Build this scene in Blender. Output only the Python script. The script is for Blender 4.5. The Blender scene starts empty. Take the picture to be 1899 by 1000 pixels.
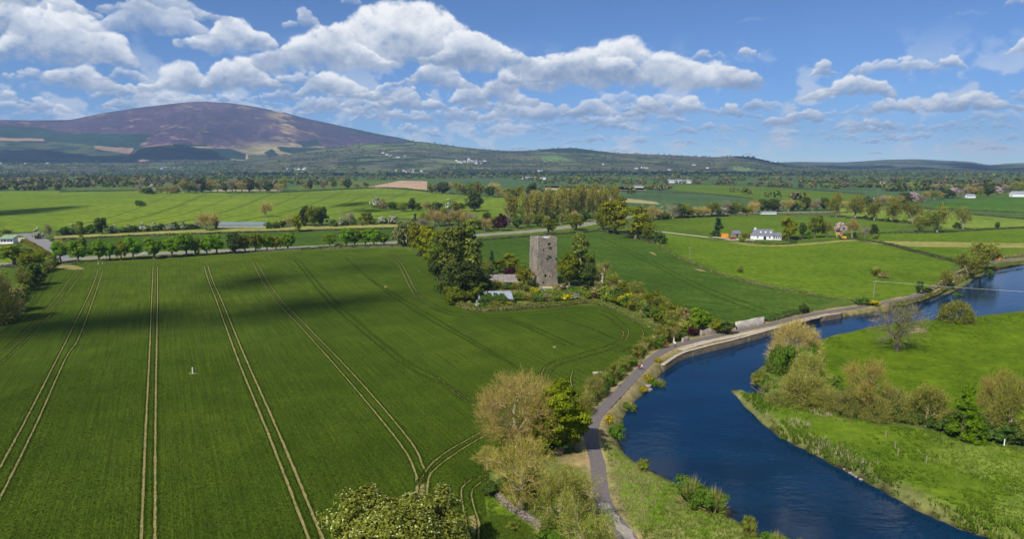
import bpy, bmesh, math, random
import numpy as np
from mathutils import Vector, Matrix
from mathutils.geometry import tessellate_polygon
R = math.radians
sc = bpy.context.scene
COL = sc.collection

# ------------------------------------------------------------------ camera
F = 1267.0; PIT = R(8.75); CH = 50.0          # photo focal length in its own pixels, pitch, flying height
cam = bpy.data.cameras.new('camera'); cam.sensor_width = 36.0; cam.lens = 36.0 * F / 1899.0
cam.clip_start = 1.0; cam.clip_end = 60000.0
camo = bpy.data.objects.new('camera', cam); COL.objects.link(camo)
camo.location = (0, 0, CH); camo.rotation_euler = (R(90) - PIT, 0, 0)
sc.camera = camo

# ------------------------------------------------------------------ light
SUN_EL = 47.0; HAZE_D = 6.8e-5
SH = Vector((0.62, 0.785, 0)).normalized()     # the way shadows fall
sund = bpy.data.lights.new('sun', 'SUN'); sund.energy = 5.0; sund.angle = R(0.53); sund.color = (1.0, 0.955, 0.88)
suno = bpy.data.objects.new('sun', sund); COL.objects.link(suno)
sdir = Vector((SH.x * math.cos(R(SUN_EL)), SH.y * math.cos(R(SUN_EL)), -math.sin(R(SUN_EL))))
suno.rotation_euler = sdir.to_track_quat('-Z', 'Y').to_euler(); suno.location = (-200, -250, 320)
SKY_STRENGTH = 0.10
vs = sc.view_settings
sc.display_settings.display_device = 'sRGB'
vs.view_transform = 'Standard'; vs.look = 'None'; vs.gamma = 1.0; vs.exposure = 0.16; vs.use_curve_mapping = False
sc.cycles.use_denoising = True
sc.cycles.denoiser = 'OPENIMAGEDENOISE'; sc.cycles.denoising_prefilter = 'ACCURATE'; sc.cycles.denoising_input_passes = 'RGB_ALBEDO_NORMAL'
sc.cycles.max_bounces = 6; sc.cycles.diffuse_bounces = 3; sc.cycles.glossy_bounces = 2
sc.cycles.transmission_bounces = 2; sc.cycles.transparent_max_bounces = 6; sc.cycles.volume_bounces = 0
sc.cycles.use_adaptive_sampling = True; sc.cycles.adaptive_threshold = 0.01
sc.cycles.sample_clamp_indirect = 4.0

# ------------------------------------------------------------------ photo pixel -> world
CP, SP = math.cos(PIT), math.sin(PIT)
def gp(px, py, z=0.0):
    x = (px - 949.5) / F; v = (500.0 - py) / F
    dy = CP + v * SP; dz = -SP + v * CP
    t = (z - CH) / dz
    return (x * t, dy * t)
def zat(x, y, py):                              # height over ground of the point above (x, y) seen at photo row py
    t = (500.0 - py) / F
    return CH + y * (t * CP - SP) / (CP + t * SP)
def dep(x, y, z=0.0): return y * CP + (CH - z) * SP
def GP(pts, z=0.0): return [gp(a, b, z) for a, b in pts]
def azel(px, py):
    x = (px - 949.5) / F; v = (500 - py) / F
    dy = CP + v * SP; dz = -SP + v * CP
    return math.degrees(math.atan2(x, dy)), math.degrees(math.atan2(dz, math.hypot(x, dy)))
def smst(a, b, x):
    t = np.clip((x - a) / (b - a), 0, 1); return t * t * (3 - 2 * t)

# ------------------------------------------------------------------ sky: Nishita air with fair-weather cumulus worked out by noise
def up2(a,H,W):
    # smooth bicubic-ish interpolation of a small random grid
    h,w=a.shape
    y=np.linspace(0,h-1.001,H); x=np.linspace(0,w-1.001,W)
    y0=y.astype(int); x0=x.astype(int)
    fy=y-y0; fx=x-x0
    fy=fy*fy*(3-2*fy); fx=fx*fx*(3-2*fx)
    r=a[y0]*(1-fy)[:,None]+a[y0+1]*fy[:,None]
    return r[:,x0]*(1-fx)+r[:,x0+1]*fx
def fbm2(rng,H,W,cell,octs,gain=.55,asp=1.0):
    out=np.zeros((H,W)); amp=1; tot=0
    for o in range(octs):
        gh=max(2,int(H/cell)+2); gw=max(2,int(W/(cell*asp))+2)
        out+=amp*up2(rng.random((gh,gw)),H,W); tot+=amp
        amp*=gain; cell=max(1.5,cell/2.0)
    return out/tot
# cumulus seen in the photograph: centre px, base py, width, height, opacity
CUM=[(90,114,330,112,1),(280,62,230,56,.65),(-20,60,200,80,1),(310,30,240,45,.6),(425,92,190,58,.9),(560,50,60,36,.6),(745,132,500,118,1),(620,118,230,70,1),(880,120,200,60,.95),
(1150,168,480,92,1),(1060,150,260,50,1),(1330,165,130,40,.9),(150,170,200,48,.95),(325,168,128,54,1),(452,165,165,55,1),(632,183,180,50,1),(800,163,150,40,.9),
(752,206,150,36,.95),(915,194,160,44,.95),(985,222,190,40,.85),(1100,216,130,32,.85),(1203,213,85,36,.95),(1285,214,85,36,.95),(1360,220,100,26,.9),(1480,231,140,27,.9),
(1135,243,110,20,.8),(1262,251,66,18,.8),(1568,184,170,42,.95),(1740,210,290,38,.85),(1665,136,180,30,.7),(1755,128,75,24,.8),(1525,138,50,26,.8),(1386,103,44,19,.75),(1300,110,36,18,.6),(1332,106,24,12,.35),
(1893,98,60,28,.75),(1612,243,100,22,.8),(1700,262,90,20,.6),(1830,226,110,22,.55),(60,206,160,26,.8),(208,208,62,12,.6),(15,192,80,24,.7),(590,206,110,26,.75),(510,187,120,22,.7),(400,192,260,20,.55),(760,245,44,18,.7),(880,238,110,16,.5),(1560,262,80,14,.6),(1450,252,90,12,.55),(1890,10,60,20,.5),(650,8,40,16,.4),(1395,40,60,8,.12),(1790,30,80,10,.12),
(60,20,260,40,.8),(1650,262,60,14,.6),(1770,240,90,16,.5),(1875,262,60,14,.5),(1180,262,70,10,.5),(1030,250,90,12,.5),
(350,206,300,30,.7),(640,216,210,24,.7),(830,226,250,26,.7),(955,247,190,18,.6),(1180,230,210,26,.7),(40,150,120,26,.7),(230,150,110,24,.6),(560,160,120,30,.7),(1420,205,120,22,.5),(1590,215,140,20,.5),(1800,200,120,18,.45),(1330,245,150,16,.55),(700,182,200,26,.7),(1060,236,160,20,.6),(120,222,240,18,.55),(900,208,140,22,.7),(1500,255,170,14,.5),(1720,246,160,16,.5)]
def cloud_map(seed=5):
    rng=np.random.default_rng(seed)
    L=[]
    for (x,y,w,h,a) in CUM:
        az,el=azel(x,y); az1,_=azel(x+w/2,y); az0,_=azel(x-w/2,y); _,el1=azel(x,y-h)
        L.append((az,el,az1-az0,el1-el,a))
    for k in range(95):                       # small far cumulus near the horizon
        az=rng.uniform(-46,46); el=rng.uniform(.7,4.6)
        if az<-9 and el<2.5: continue
        s=(.7+el*.6)*rng.uniform(.5,1.35)
        L.append((az,el,s*1.3,s*.30,rng.uniform(.35,.75)))
    far=[]
    for k in range(150):                      # the same broken cumulus carried on round the sky
        az=rng.uniform(-180,180); el=90*rng.random()**2.2+.8
        if -47<az<47 and el<17: continue
        if -25<az<70 and el<60 and rng.random()<.75: continue
        s=(2+min(el,40)*.55)*rng.uniform(.4,1.2)
        far.append((az,el,s*1.5/max(.35,math.cos(math.radians(el))),s*.5,rng.uniform(.6,1)))
    def build(a0,a1,e0,e1,H,W,lst,cell,rs):
        sx=W/(a1-a0); sy=H/(e1-e0)
        n1=fbm2(rs,H,W,cell,6,.6,1.5)-.5; n2=fbm2(rs,H,W,cell*.45,5,.65,1.25)-.5; n3=fbm2(rs,H,W,cell*1.6,4,.55,1.3)-.5
        AL=np.zeros((H,W)); LU=np.full((H,W),.6)
        for (az,el,w,h,a) in sorted(lst,key=lambda c:c[1]):      # the far ones first
            cx=(az-a0)*sx; cy=(el-e0)*sy; ww=w*sx/2*1.06; hh=max(3.0,h*sy*1.08)
            m=int(hh*.35+4)
            X0=int(max(0,cx-ww*1.1-m)); X1=int(min(W,cx+ww*1.1+m)); Y0=int(max(0,cy-hh*.35-m)); Y1=int(min(H,cy+hh*1.25+m))
            if X1-X0<4 or Y1-Y0<4: continue
            D=np.zeros((Y1-Y0,X1-X0)); B=np.zeros_like(D); Q=np.zeros_like(D)+1e-4
            nl=max(2,int(ww/hh*1.3+.5)); lobes=[(rs.uniform(-.8,.8),rs.uniform(.45,1),rs.uniform(.25,.6)/max(1,nl/3.5)) for _ in range(nl)]
            lobes.append((rs.uniform(-.3,.3),1.0,.45))
            def top(u):
                t=max((g*math.exp(-((u-c)/s)**2) for c,g,s in lobes)); return min(1,.22+.85*t)*max(0,1-abs(u)**3)**.5
            npf=int(min(260,30+ww*hh/28)); sxx=X0; syy=Y0
            for j in range(npf):
                u=rs.uniform(-1,1); t=top(u); big=rs.random()
                r=hh*(.12+.30*big**2)*(.4+.6*t); r=max(r,1.8)
                vy=rs.random()**.7*max(0,t*hh-r)
                x=cx+u*(ww-r*.5); y=cy+r*.30+vy; rx=r*rs.uniform(1.0,1.6)
                x0=int(max(X0,x-rx-1)); x1=int(min(X1,x+rx+2)); y0=int(max(Y0,y-r-1)); y1=int(min(Y1,y+r+2))
                if x1<=x0 or y1<=y0: continue
                XX=(np.arange(x0,x1)-x)/rx; YY=(np.arange(y0,y1)-y)/r
                q=np.clip(1-XX[None,:]**2-YY[:,None]**2,0,None)**1.5
                sl=(slice(y0-Y0,y1-Y0),slice(x0-X0,x1-X0))
                D[sl]+=q; Q[sl]+=q
                # light on each puff: its own upper side is the bright one
                B[sl]+=q*np.clip(.50*(np.arange(y0,y1)-cy)[:,None]/max(hh*max(.4,t),1)+.34*YY[:,None]-.12*XX[None,:]+.18,0,1.2)
            B/=Q
            D=1-np.exp(-1.5*D)
            s1=n1[Y0:Y1,X0:X1]; s2=n2[Y0:Y1,X0:X1]; s3=n3[Y0:Y1,X0:X1]
            k=min(cell,hh*.5)
            yy,xx=np.mgrid[0:Y1-Y0,0:X1-X0]
            yy=np.clip(yy+(s1*k*.7).astype(int),0,Y1-Y0-1); xx=np.clip(xx+(s3*k*1.2).astype(int),0,X1-X0-1)
            D=D[yy,xx]; B=B[yy,xx]
            ry=np.clip((np.arange(Y0,Y1)-cy)/hh,-.4,1.3)[:,None]
            E=D+s2*1.25+s1*.55-.30*(1-smst(-.05,.30,ry+s1*.4))
            dens=smst(.0,1.0,E)*smst(.02,.36,D)
            S=np.zeros_like(D); st=1.0; hN=Y1-Y0
            for kk in range(10):
                dy=int(round(st))
                if dy>=hN: break
                sh=np.zeros_like(dens); sh[:hN-dy]=dens[dy:]; S+=sh*(.5+.12*st); st*=1.35
            Tt=np.exp(-S*.10*26/max(10,hh)*.8)
            lum=.21+.45*smst(.10,.95,B+s1*.55)+.20*Tt+.24*s2+.30*s3+.08*smst(.2,.9,ry)
            lum=np.clip(lum,.26,1)
            al=dens*a
            o=AL[Y0:Y1,X0:X1]; l0=LU[Y0:Y1,X0:X1]; na=al+o*(1-al)
            LU[Y0:Y1,X0:X1]=np.where(na>1e-3,(lum*al+l0*o*(1-al))/np.maximum(na,1e-3),.6); AL[Y0:Y1,X0:X1]=na
        # thin broken cloud low down
        eg=(e0+(np.arange(H)+.5)/sy)[:,None]
        veil=smst(.02,.22,n1+n3*.8)*smst(.2,1.2,eg)*(1-smst(4.0,10.5,eg))*.62
        na=AL+veil*(1-AL); LU=np.where(na>1e-3,(LU*AL+(.72+.2*n2)*veil*(1-AL))/np.maximum(na,1e-3),.6)
        return na,LU
    hi=build(-48,48,-1,17,360,1920,L+[f for f in far if -60<f[0]<60 and f[1]<20],26.,np.random.default_rng(seed+1))
    lo=build(-180,180,0,90,360,1440,far,14.,np.random.default_rng(seed+2))
    return hi,lo

def img(name, al, lum):
    H, W = al.shape
    im = bpy.data.images.new(name, W, H, alpha=True, float_buffer=False)
    im.colorspace_settings.name = 'Non-Color'
    px = np.zeros((H, W, 4), np.float32)
    px[..., 0] = al; px[..., 1] = lum; px[..., 2] = 0; px[..., 3] = 1
    im.pixels.foreach_set(px.ravel()); im.update(); im.pack()
    return im
world = bpy.data.worlds.new('World'); sc.world = world; world.use_nodes = True
def build_world():
    (hi_a, hi_l), (lo_a, lo_l) = cloud_map()
    hi = img('cumulus_ahead', hi_a, hi_l); lo = img('cumulus_round', lo_a, lo_l)
    nt = world.node_tree; nt.nodes.clear(); N = nt.nodes.new; K = nt.links.new
    def math_(op, a, b=None, c=None):
        n = N('ShaderNodeMath'); n.operation = op
        for i, v in enumerate((a, b, c)):
            if v is None: continue
            if isinstance(v, (int, float)): n.inputs[i].default_value = v
            else: K(v, n.inputs[i])
        return n.outputs[0]
    sky = N('ShaderNodeTexSky'); sky.sky_type = 'NISHITA'; sky.sun_disc = False
    sky.sun_elevation = R(SUN_EL); sky.sun_rotation = math.atan2(-SH.x, -SH.y)
    sky.altitude = SKY_ALT; sky.air_density = 1.0; sky.dust_density = SKY_DUST; sky.ozone_density = SKY_OZONE
    bg = N('ShaderNodeBackground'); bg.inputs[1].default_value = SKY_STRENGTH; K(sky.outputs[0], bg.inputs[0])
    tc = N('ShaderNodeTexCoord'); sep = N('ShaderNodeSeparateXYZ'); K(tc.outputs['Generated'], sep.inputs[0])
    az = math_('MULTIPLY', math_('ARCTAN2', sep.outputs[0], sep.outputs[1]), 180 / math.pi)
    el = math_('MULTIPLY', math_('ARCSINE', sep.outputs[2]), 180 / math.pi)
    def tex(im, a0, a1, e0, e1, ext):
        u = math_('DIVIDE', math_('SUBTRACT', az, a0), a1 - a0); v = math_('DIVIDE', math_('SUBTRACT', el, e0), e1 - e0)
        cb = N('ShaderNodeCombineXYZ'); K(u, cb.inputs[0]); K(v, cb.inputs[1])
        t = N('ShaderNodeTexImage'); t.image = im; t.extension = ext; t.interpolation = 'Cubic' if ext == 'CLIP' else 'Linear'; K(cb.outputs[0], t.inputs[0])
        s = N('ShaderNodeSeparateColor'); K(t.outputs[0], s.inputs[0]); return s, t
    sh, th = tex(hi, -48, 48, -1, 17, 'CLIP'); sl, tl = tex(lo, -180, 180, 0, 90, 'EXTEND')
    up = math_('GREATER_THAN', el, 0.0)
    inw = th.outputs['Alpha']
    def pick(a, b):
        return math_('ADD', math_('MULTIPLY', a, inw), math_('MULTIPLY', b, math_('SUBTRACT', 1.0, inw)))
    al = math_('MULTIPLY', pick(sh.outputs[0], sl.outputs[0]), up)
    lum = pick(sh.outputs[1], sl.outputs[1])
    rp = N('ShaderNodeValToRGB'); K(lum, rp.inputs[0])
    e = rp.color_ramp.elements
    e[0].position = .28; e[0].color = (.24, .32, .47, 1); e[1].position = .88; e[1].color = (.92, .93, .94, 1)
    m = e.new(.56); m.color = (.55, .61, .70, 1)
    bc = N('ShaderNodeBackground'); K(rp.outputs[0], bc.inputs[0]); bc.inputs[1].default_value = CLOUD_STRENGTH
    mx = N('ShaderNodeMixShader'); K(al, mx.inputs[0]); K(bg.outputs[0], mx.inputs[1]); K(bc.outputs[0], mx.inputs[2])
    o = N('ShaderNodeOutputWorld'); K(mx.outputs[0], o.inputs[0])
SKY_DUST, SKY_OZONE, SKY_ALT, CLOUD_STRENGTH = 0.0, 10.0, 3300.0, 1.0
build_world()

# ------------------------------------------------------------------ helpers
def tag(o, label=None, cat=None, group=None, kind=None):
    if label: o['label'] = label
    if cat: o['category'] = cat
    if group: o['group'] = group
    if kind: o['kind'] = kind
    return o
def link(o, parent=None):
    COL.objects.link(o)
    if parent is not None: o.parent = parent
    return o
def empty(name, loc, rz=0.0):
    o = bpy.data.objects.new(name, None); COL.objects.link(o); o.location = loc; o.rotation_euler = (0, 0, rz)
    o.empty_display_size = 0.5
    return o
def np_mesh(name, V, Fs, mats, mi=None, smooth=False, cols=None):
    """V (n,3); Fs a list of (m,k) index arrays; mats one material or several with mi per face"""
    me = bpy.data.meshes.new(name)
    V = np.asarray(V, np.float32)
    if not isinstance(Fs, list): Fs = [Fs]
    Fs = [np.asarray(f, np.int32) for f in Fs if len(f)]
    me.vertices.add(len(V)); me.vertices.foreach_set('co', V.ravel())
    idx = np.concatenate([f.ravel() for f in Fs]); cnt = np.concatenate([np.full(len(f), f.shape[1], np.int32) for f in Fs])
    st = np.concatenate([[0], np.cumsum(cnt)[:-1]]).astype(np.int32)
    me.loops.add(len(idx)); me.loops.foreach_set('vertex_index', idx)
    me.polygons.add(len(cnt)); me.polygons.foreach_set('loop_start', st); me.polygons.foreach_set('loop_total', cnt)
    if mi is not None: me.polygons.foreach_set('material_index', np.asarray(mi, np.int32))
    if smooth: me.polygons.foreach_set('use_smooth', np.ones(len(cnt), bool))
    if cols is not None:
        at = me.color_attributes.new('Col', 'FLOAT_COLOR', 'POINT')
        c4 = np.ones((len(V), 4), np.float32); c4[:, :3] = cols; at.data.foreach_set('color', c4.ravel())
    for m in (mats if isinstance(mats, (list, tuple)) else [mats]): me.materials.append(m)
    me.update(calc_edges=True); me.validate()
    return me
def obj(name, me, parent=None, loc=(0, 0, 0)):
    o = bpy.data.objects.new(name, me); link(o, parent); o.location = loc
    return o
class MB:
    """collects boxes, prisms and tubes for one mesh"""
    def __init__(s): s.V = []; s.F = []; s.M = []
    def add(s, V, Fc, m=0):
        b = len(s.V); s.V += [tuple(v) for v in V]; s.F += [tuple(b + i for i in f) for f in Fc]; s.M += [m] * len(Fc); return s
    def box(s, x0, x1, y0, y1, z0, z1, m=0, T=None, top=(1, 1)):
        cx, cy = (x0 + x1) / 2, (y0 + y1) / 2
        V = [Vector((x, y, z0)) for x, y in ((x0, y0), (x1, y0), (x1, y1), (x0, y1))]
        V += [Vector((cx + (x - cx) * top[0], cy + (y - cy) * top[1], z1)) for x, y in ((x0, y0), (x1, y0), (x1, y1), (x0, y1))]
        if T is not None: V = [T @ v for v in V]
        return s.add(V, [(3, 2, 1, 0), (4, 5, 6, 7), (0, 1, 5, 4), (1, 2, 6, 5), (2, 3, 7, 6), (3, 0, 4, 7)], m)
    def tube(s, p0, p1, r0, r1=None, n=6, m=0, cap=True):
        p0, p1 = Vector(p0), Vector(p1); r1 = r0 if r1 is None else r1
        d = (p1 - p0).normalized(); a = d.orthogonal().normalized(); b = d.cross(a)
        V = [p0 + (a * math.cos(2 * math.pi * k / n) + b * math.sin(2 * math.pi * k / n)) * r0 for k in range(n)]
        V += [p1 + (a * math.cos(2 * math.pi * k / n) + b * math.sin(2 * math.pi * k / n)) * r1 for k in range(n)]
        Fc = [(k, (k + 1) % n, n + (k + 1) % n, n + k) for k in range(n)]
        if cap: Fc += [tuple(range(n))[::-1], tuple(range(n, 2 * n))]
        return s.add(V, Fc, m)
    def gable(s, x0, x1, y0, y1, z0, z1, m=0, over=0.3, th=0.18):
        """roof with its ridge along x"""
        ym = (y0 + y1) / 2; sl = (z1 - z0) / (ym - y0); zo = z0 - sl * over
        a, b = x0 - over, x1 + over
        V = [(a, y0 - over, zo), (b, y0 - over, zo), (b, ym, z1), (a, ym, z1), (a, y1 + over, zo), (b, y1 + over, zo)]
        V += [(x, y, z + th) for x, y, z in V]
        return s.add(V, [(0, 3, 2, 1), (3, 4, 5, 2), (6, 7, 8, 9), (9, 8, 11, 10), (0, 1, 7, 6), (5, 4, 10, 11), (1, 2, 8, 7), (2, 5, 11, 8), (3, 0, 6, 9), (4, 3, 9, 10)], m)
    def mesh(s, name, mats, smooth=False):
        me = bpy.data.meshes.new(name); me.from_pydata(s.V, [], s.F)
        for m in (mats if isinstance(mats, (list, tuple)) else [mats]): me.materials.append(m)
        me.polygons.foreach_set('material_index', s.M)
        if smooth: me.polygons.foreach_set('use_smooth', [True] * len(s.F))
        me.update(); return me
    def build(s, name, mats, parent=None, smooth=False, loc=(0, 0, 0)):
        return obj(name, s.mesh(name, mats, smooth), parent, loc)

# ------------------------------------------------------------------ materials
def nodes(name):
    m = bpy.data.materials.new(name); m.use_nodes = True
    nt = m.node_tree; nt.nodes.clear()
    out = nt.nodes.new('ShaderNodeOutputMaterial')
    return m, nt, out
def nz(nt, scale, detail=4, rough=.55, vec=None, dist=0.0):
    n = nt.nodes.new('ShaderNodeTexNoise'); n.inputs['Scale'].default_value = scale; n.inputs['Detail'].default_value = detail
    n.inputs['Roughness'].default_value = rough; n.inputs['Distortion'].default_value = dist
    if vec is not None: nt.links.new(vec, n.inputs['Vector'])
    return n
def ramp(nt, fac, stops):
    r = nt.nodes.new('ShaderNodeValToRGB'); nt.links.new(fac, r.inputs[0])
    e = r.color_ramp.elements
    e[0].position, e[0].color = stops[0][0], (*stops[0][1], 1)
    e[1].position, e[1].color = stops[-1][0], (*stops[-1][1], 1)
    for p, c in stops[1:-1]:
        k = e.new(p); k.color = (*c, 1)
    return r
def mixc(nt, fac, a, b, mode='MIX'):
    n = nt.nodes.new('ShaderNodeMix'); n.data_type = 'RGBA'; n.blend_type = mode
    for i, v in ((0, fac), (6, a), (7, b)):
        if isinstance(v, (int, float)): n.inputs[i].default_value = v
        elif isinstance(v, tuple): n.inputs[i].default_value = (*v, 1)
        else: nt.links.new(v, n.inputs[i])
    return n.outputs[2]
def pos(nt):
    return nt.nodes.new('ShaderNodeNewGeometry').outputs['Position']
def mapv(nt, vec, scale=(1, 1, 1), rz=0.0):
    n = nt.nodes.new('ShaderNodeMapping'); n.inputs['Scale'].default_value = scale; n.inputs['Rotation'].default_value = (0, 0, rz)
    nt.links.new(vec, n.inputs[0]); return n.outputs[0]
def bsdf(nt, out, col, rough=.9, spec=.2, bump=None, bs=.4, bd=.1, metal=0.0):
    b = nt.nodes.new('ShaderNodeBsdfPrincipled')
    if isinstance(col, tuple): b.inputs['Base Color'].default_value = (*col, 1)
    else: nt.links.new(col, b.inputs['Base Color'])
    b.inputs['Roughness'].default_value = rough; b.inputs['Specular IOR Level'].default_value = spec; b.inputs['Metallic'].default_value = metal
    if bump is not None:
        k = nt.nodes.new('ShaderNodeBump'); k.inputs['Strength'].default_value = bs; k.inputs['Distance'].default_value = bd
        nt.links.new(bump, k.inputs['Height']); nt.links.new(k.outputs[0], b.inputs['Normal'])
    nt.links.new(b.outputs[0], out.inputs[0]); return b
def val(c, k): return tuple(min(1, x * k) for x in c)
def m_plain(name, c, rough=.8, var=.25, scale=2.0, spec=.08, metal=0.0):
    m, nt, out = nodes(name)
    n = nz(nt, scale, 5, vec=pos(nt))
    r = ramp(nt, n.outputs[0], [(.3, val(c, 1 - var)), (.7, val(c, 1 + var))])
    bsdf(nt, out, r.outputs[0], rough, spec, n.outputs[0], .25, .05, metal)
    return m
def m_field(name, c, c2, row=0.0, rowscale=0.0, patch=.012, fine=.5, relief=.25, dry=None, dryf=.62):
    """crop or pasture: broad patches, finer mottling, and drill rows along a heading"""
    m, nt, out = nodes(name); P = pos(nt)
    a = nz(nt, patch, 5, .6, P); b = nz(nt, fine, 6, .7, P)
    st = mapv(nt, P, (1, 1, 1), row)
    st = mapv(nt, st, (max(rowscale, .3), .035, 1))
    rws = nz(nt, 1.0, 4, .6, st)
    base = ramp(nt, a.outputs[0], [(.30, val(c, .74)), (.48, c), (.66, c2), (.80, val(c2, 1.12))]).outputs[0]
    f = ramp(nt, b.outputs[0], [(.30, (.52, .55, .55)), (.70, (1.48, 1.45, 1.4))]).outputs[0]
    col = mixc(nt, 1.0, base, f, 'MULTIPLY')
    md = nz(nt, .11, 5, .62, P); g0 = ramp(nt, md.outputs[0], [(.3, (.80, .86, .88)), (.7, (1.20, 1.13, 1.05))]).outputs[0]
    col = mixc(nt, 1.0, col, g0, 'MULTIPLY')
    if rowscale:
        g = ramp(nt, rws.outputs[0], [(.3, (.66, .68, .68)), (.7, (1.34, 1.32, 1.3))]).outputs[0]
        col = mixc(nt, .9, col, g, 'MULTIPLY')
    if dry:
        d = nz(nt, .09, 6, .65, P); mask = ramp(nt, d.outputs[0], [(dryf - .05, (0, 0, 0)), (dryf + .07, (1, 1, 1))])
        col = mixc(nt, mask.outputs[0], col, dry)
    bsdf(nt, out, col, 1.0, .02, b.outputs[0], relief, .5)
    return m
def m_leaf(name, c, var=.35, hue=.02, trans=.3, c2=None):
    """leaf: every leaf and every plant a little different"""
    m, nt, out = nodes(name)
    g = nt.nodes.new('ShaderNodeNewGeometry'); oi = nt.nodes.new('ShaderNodeObjectInfo')
    r = ramp(nt, g.outputs['Random Per Island'], [(0, val(c, 1 - var)), (.6, c), (1, c2 or val(c, 1 + var * 1.1))])
    h = nt.nodes.new('ShaderNodeHueSaturation')
    def lin(src, a, b):
        n = nt.nodes.new('ShaderNodeMapRange'); nt.links.new(src, n.inputs[0]); n.inputs[3].default_value = a; n.inputs[4].default_value = b; return n.outputs[0]
    nt.links.new(lin(oi.outputs['Random'], .5 - hue, .5 + hue), h.inputs['Hue'])
    nt.links.new(lin(oi.outputs['Random'], .84, 1.16), h.inputs['Value'])
    nt.links.new(r.outputs[0], h.inputs['Color'])
    d = nt.nodes.new('ShaderNodeBsdfDiffuse'); t = nt.nodes.new('ShaderNodeBsdfTranslucent'); x = nt.nodes.new('ShaderNodeMixShader')
    nt.links.new(h.outputs[0], d.inputs[0]); nt.links.new(h.outputs[0], t.inputs[0]); x.inputs[0].default_value = trans
    nt.links.new(d.outputs[0], x.inputs[1]); nt.links.new(t.outputs[0], x.inputs[2]); nt.links.new(x.outputs[0], out.inputs[0])
    return m
def m_attr(name, fine=.35, amp=.35, scale2=None, rough=.95):
    """colour carried by the mesh, broken up by noise"""
    m, nt, out = nodes(name); P = pos(nt)
    at = nt.nodes.new('ShaderNodeVertexColor'); at.layer_name = 'Col'
    b = nz(nt, fine, 7, .72, P)
    f = ramp(nt, b.outputs[0], [(.25, (1 - amp,) * 3), (.75, (1 + amp,) * 3)]).outputs[0]
    col = mixc(nt, 1.0, at.outputs[0], f, 'MULTIPLY')
    if scale2:
        b2 = nz(nt, scale2, 5, .6, P)
        f2 = ramp(nt, b2.outputs[0], [(.3, (.75, .8, .8)), (.7, (1.25, 1.2, 1.1))]).outputs[0]
        col = mixc(nt, 1.0, col, f2, 'MULTIPLY')
    b3 = nz(nt, fine * .3, 4, .6, P); col = mixc(nt, 1.0, col, ramp(nt, b3.outputs[0], [(.3, (.78, .82, .8)), (.7, (1.22, 1.18, 1.15))]).outputs[0], 'MULTIPLY')
    bsdf(nt, out, col, rough, .02, b.outputs[0], .35, .6)
    return m

# ------------------------------------------------------------------ polygons
def in_poly(X, Y, poly):
    inside = np.zeros(X.shape, bool); n = len(poly)
    for i in range(n):
        x0, y0 = poly[i]; x1, y1 = poly[(i + 1) % n]
        c = ((y0 > Y) != (y1 > Y)); 
        if not c.any() and abs(y1 - y0) < 1e-9: continue
        inside ^= c & (X < (x1 - x0) * (Y - y0) / ((y1 - y0) if abs(y1 - y0) > 1e-12 else 1e-12) + x0)
    return inside
def dist_line(X, Y, pts, closed=False):
    d = np.full(X.shape, 1e9); n = len(pts)
    for i in range(n if closed else n - 1):
        ax, ay = pts[i]; bx, by = pts[(i + 1) % n]
        vx, vy = bx - ax, by - ay; L = vx * vx + vy * vy + 1e-12
        t = np.clip(((X - ax) * vx + (Y - ay) * vy) / L, 0, 1)
        d = np.minimum(d, np.hypot(X - ax - t * vx, Y - ay - t * vy))
    return d
def smooth_line(pts, n=6, closed=False):
    """Catmull-Rom through the points"""
    P = [np.array(p, float) for p in pts]; out = []; m = len(P)
    for i in range(m if closed else m - 1):
        p0 = P[(i - 1) % m] if closed or i > 0 else P[0] * 2 - P[1]
        p1, p2 = P[i], P[(i + 1) % m]
        p3 = P[(i + 2) % m] if closed or i + 2 < m else p2 * 2 - p1
        for k in range(n):
            t = k / n
            out.append(tuple(.5 * ((2 * p1) + (-p0 + p2) * t + (2 * p0 - 5 * p1 + 4 * p2 - p3) * t * t + (-p0 + 3 * p1 - 3 * p2 + p3) * t ** 3)))
    if not closed: out.append(tuple(P[-1]))
    return out
def resample(pts, step):
    P = np.array(pts, float); s = np.concatenate([[0], np.cumsum(np.hypot(*np.diff(P, axis=0).T))])
    n = max(2, int(s[-1] / step) + 1); t = np.linspace(0, s[-1], n)
    return np.stack([np.interp(t, s, P[:, 0]), np.interp(t, s, P[:, 1])], 1)
def normals2(P):
    T = np.gradient(P, axis=0); T /= np.linalg.norm(T, axis=1)[:, None] + 1e-9
    return np.stack([-T[:, 1], T[:, 0]], 1)
def sheet(name, poly, z, mat, kind='structure'):
    t = tessellate_polygon([[Vector((x, y, 0)) for x, y in poly]])
    me = bpy.data.meshes.new(name)
    fs = []
    for a, b, c in t:
        (ax, ay), (bx, by), (cx, cy) = poly[a], poly[b], poly[c]
        fs.append((a, b, c) if (bx - ax) * (cy - ay) - (by - ay) * (cx - ax) > 0 else (c, b, a))
    me.from_pydata([(x, y, z) for x, y in poly], [], fs); me.materials.append(mat); me.update()
    o = obj(name, me)
    if kind: o['kind'] = kind
    return o
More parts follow.
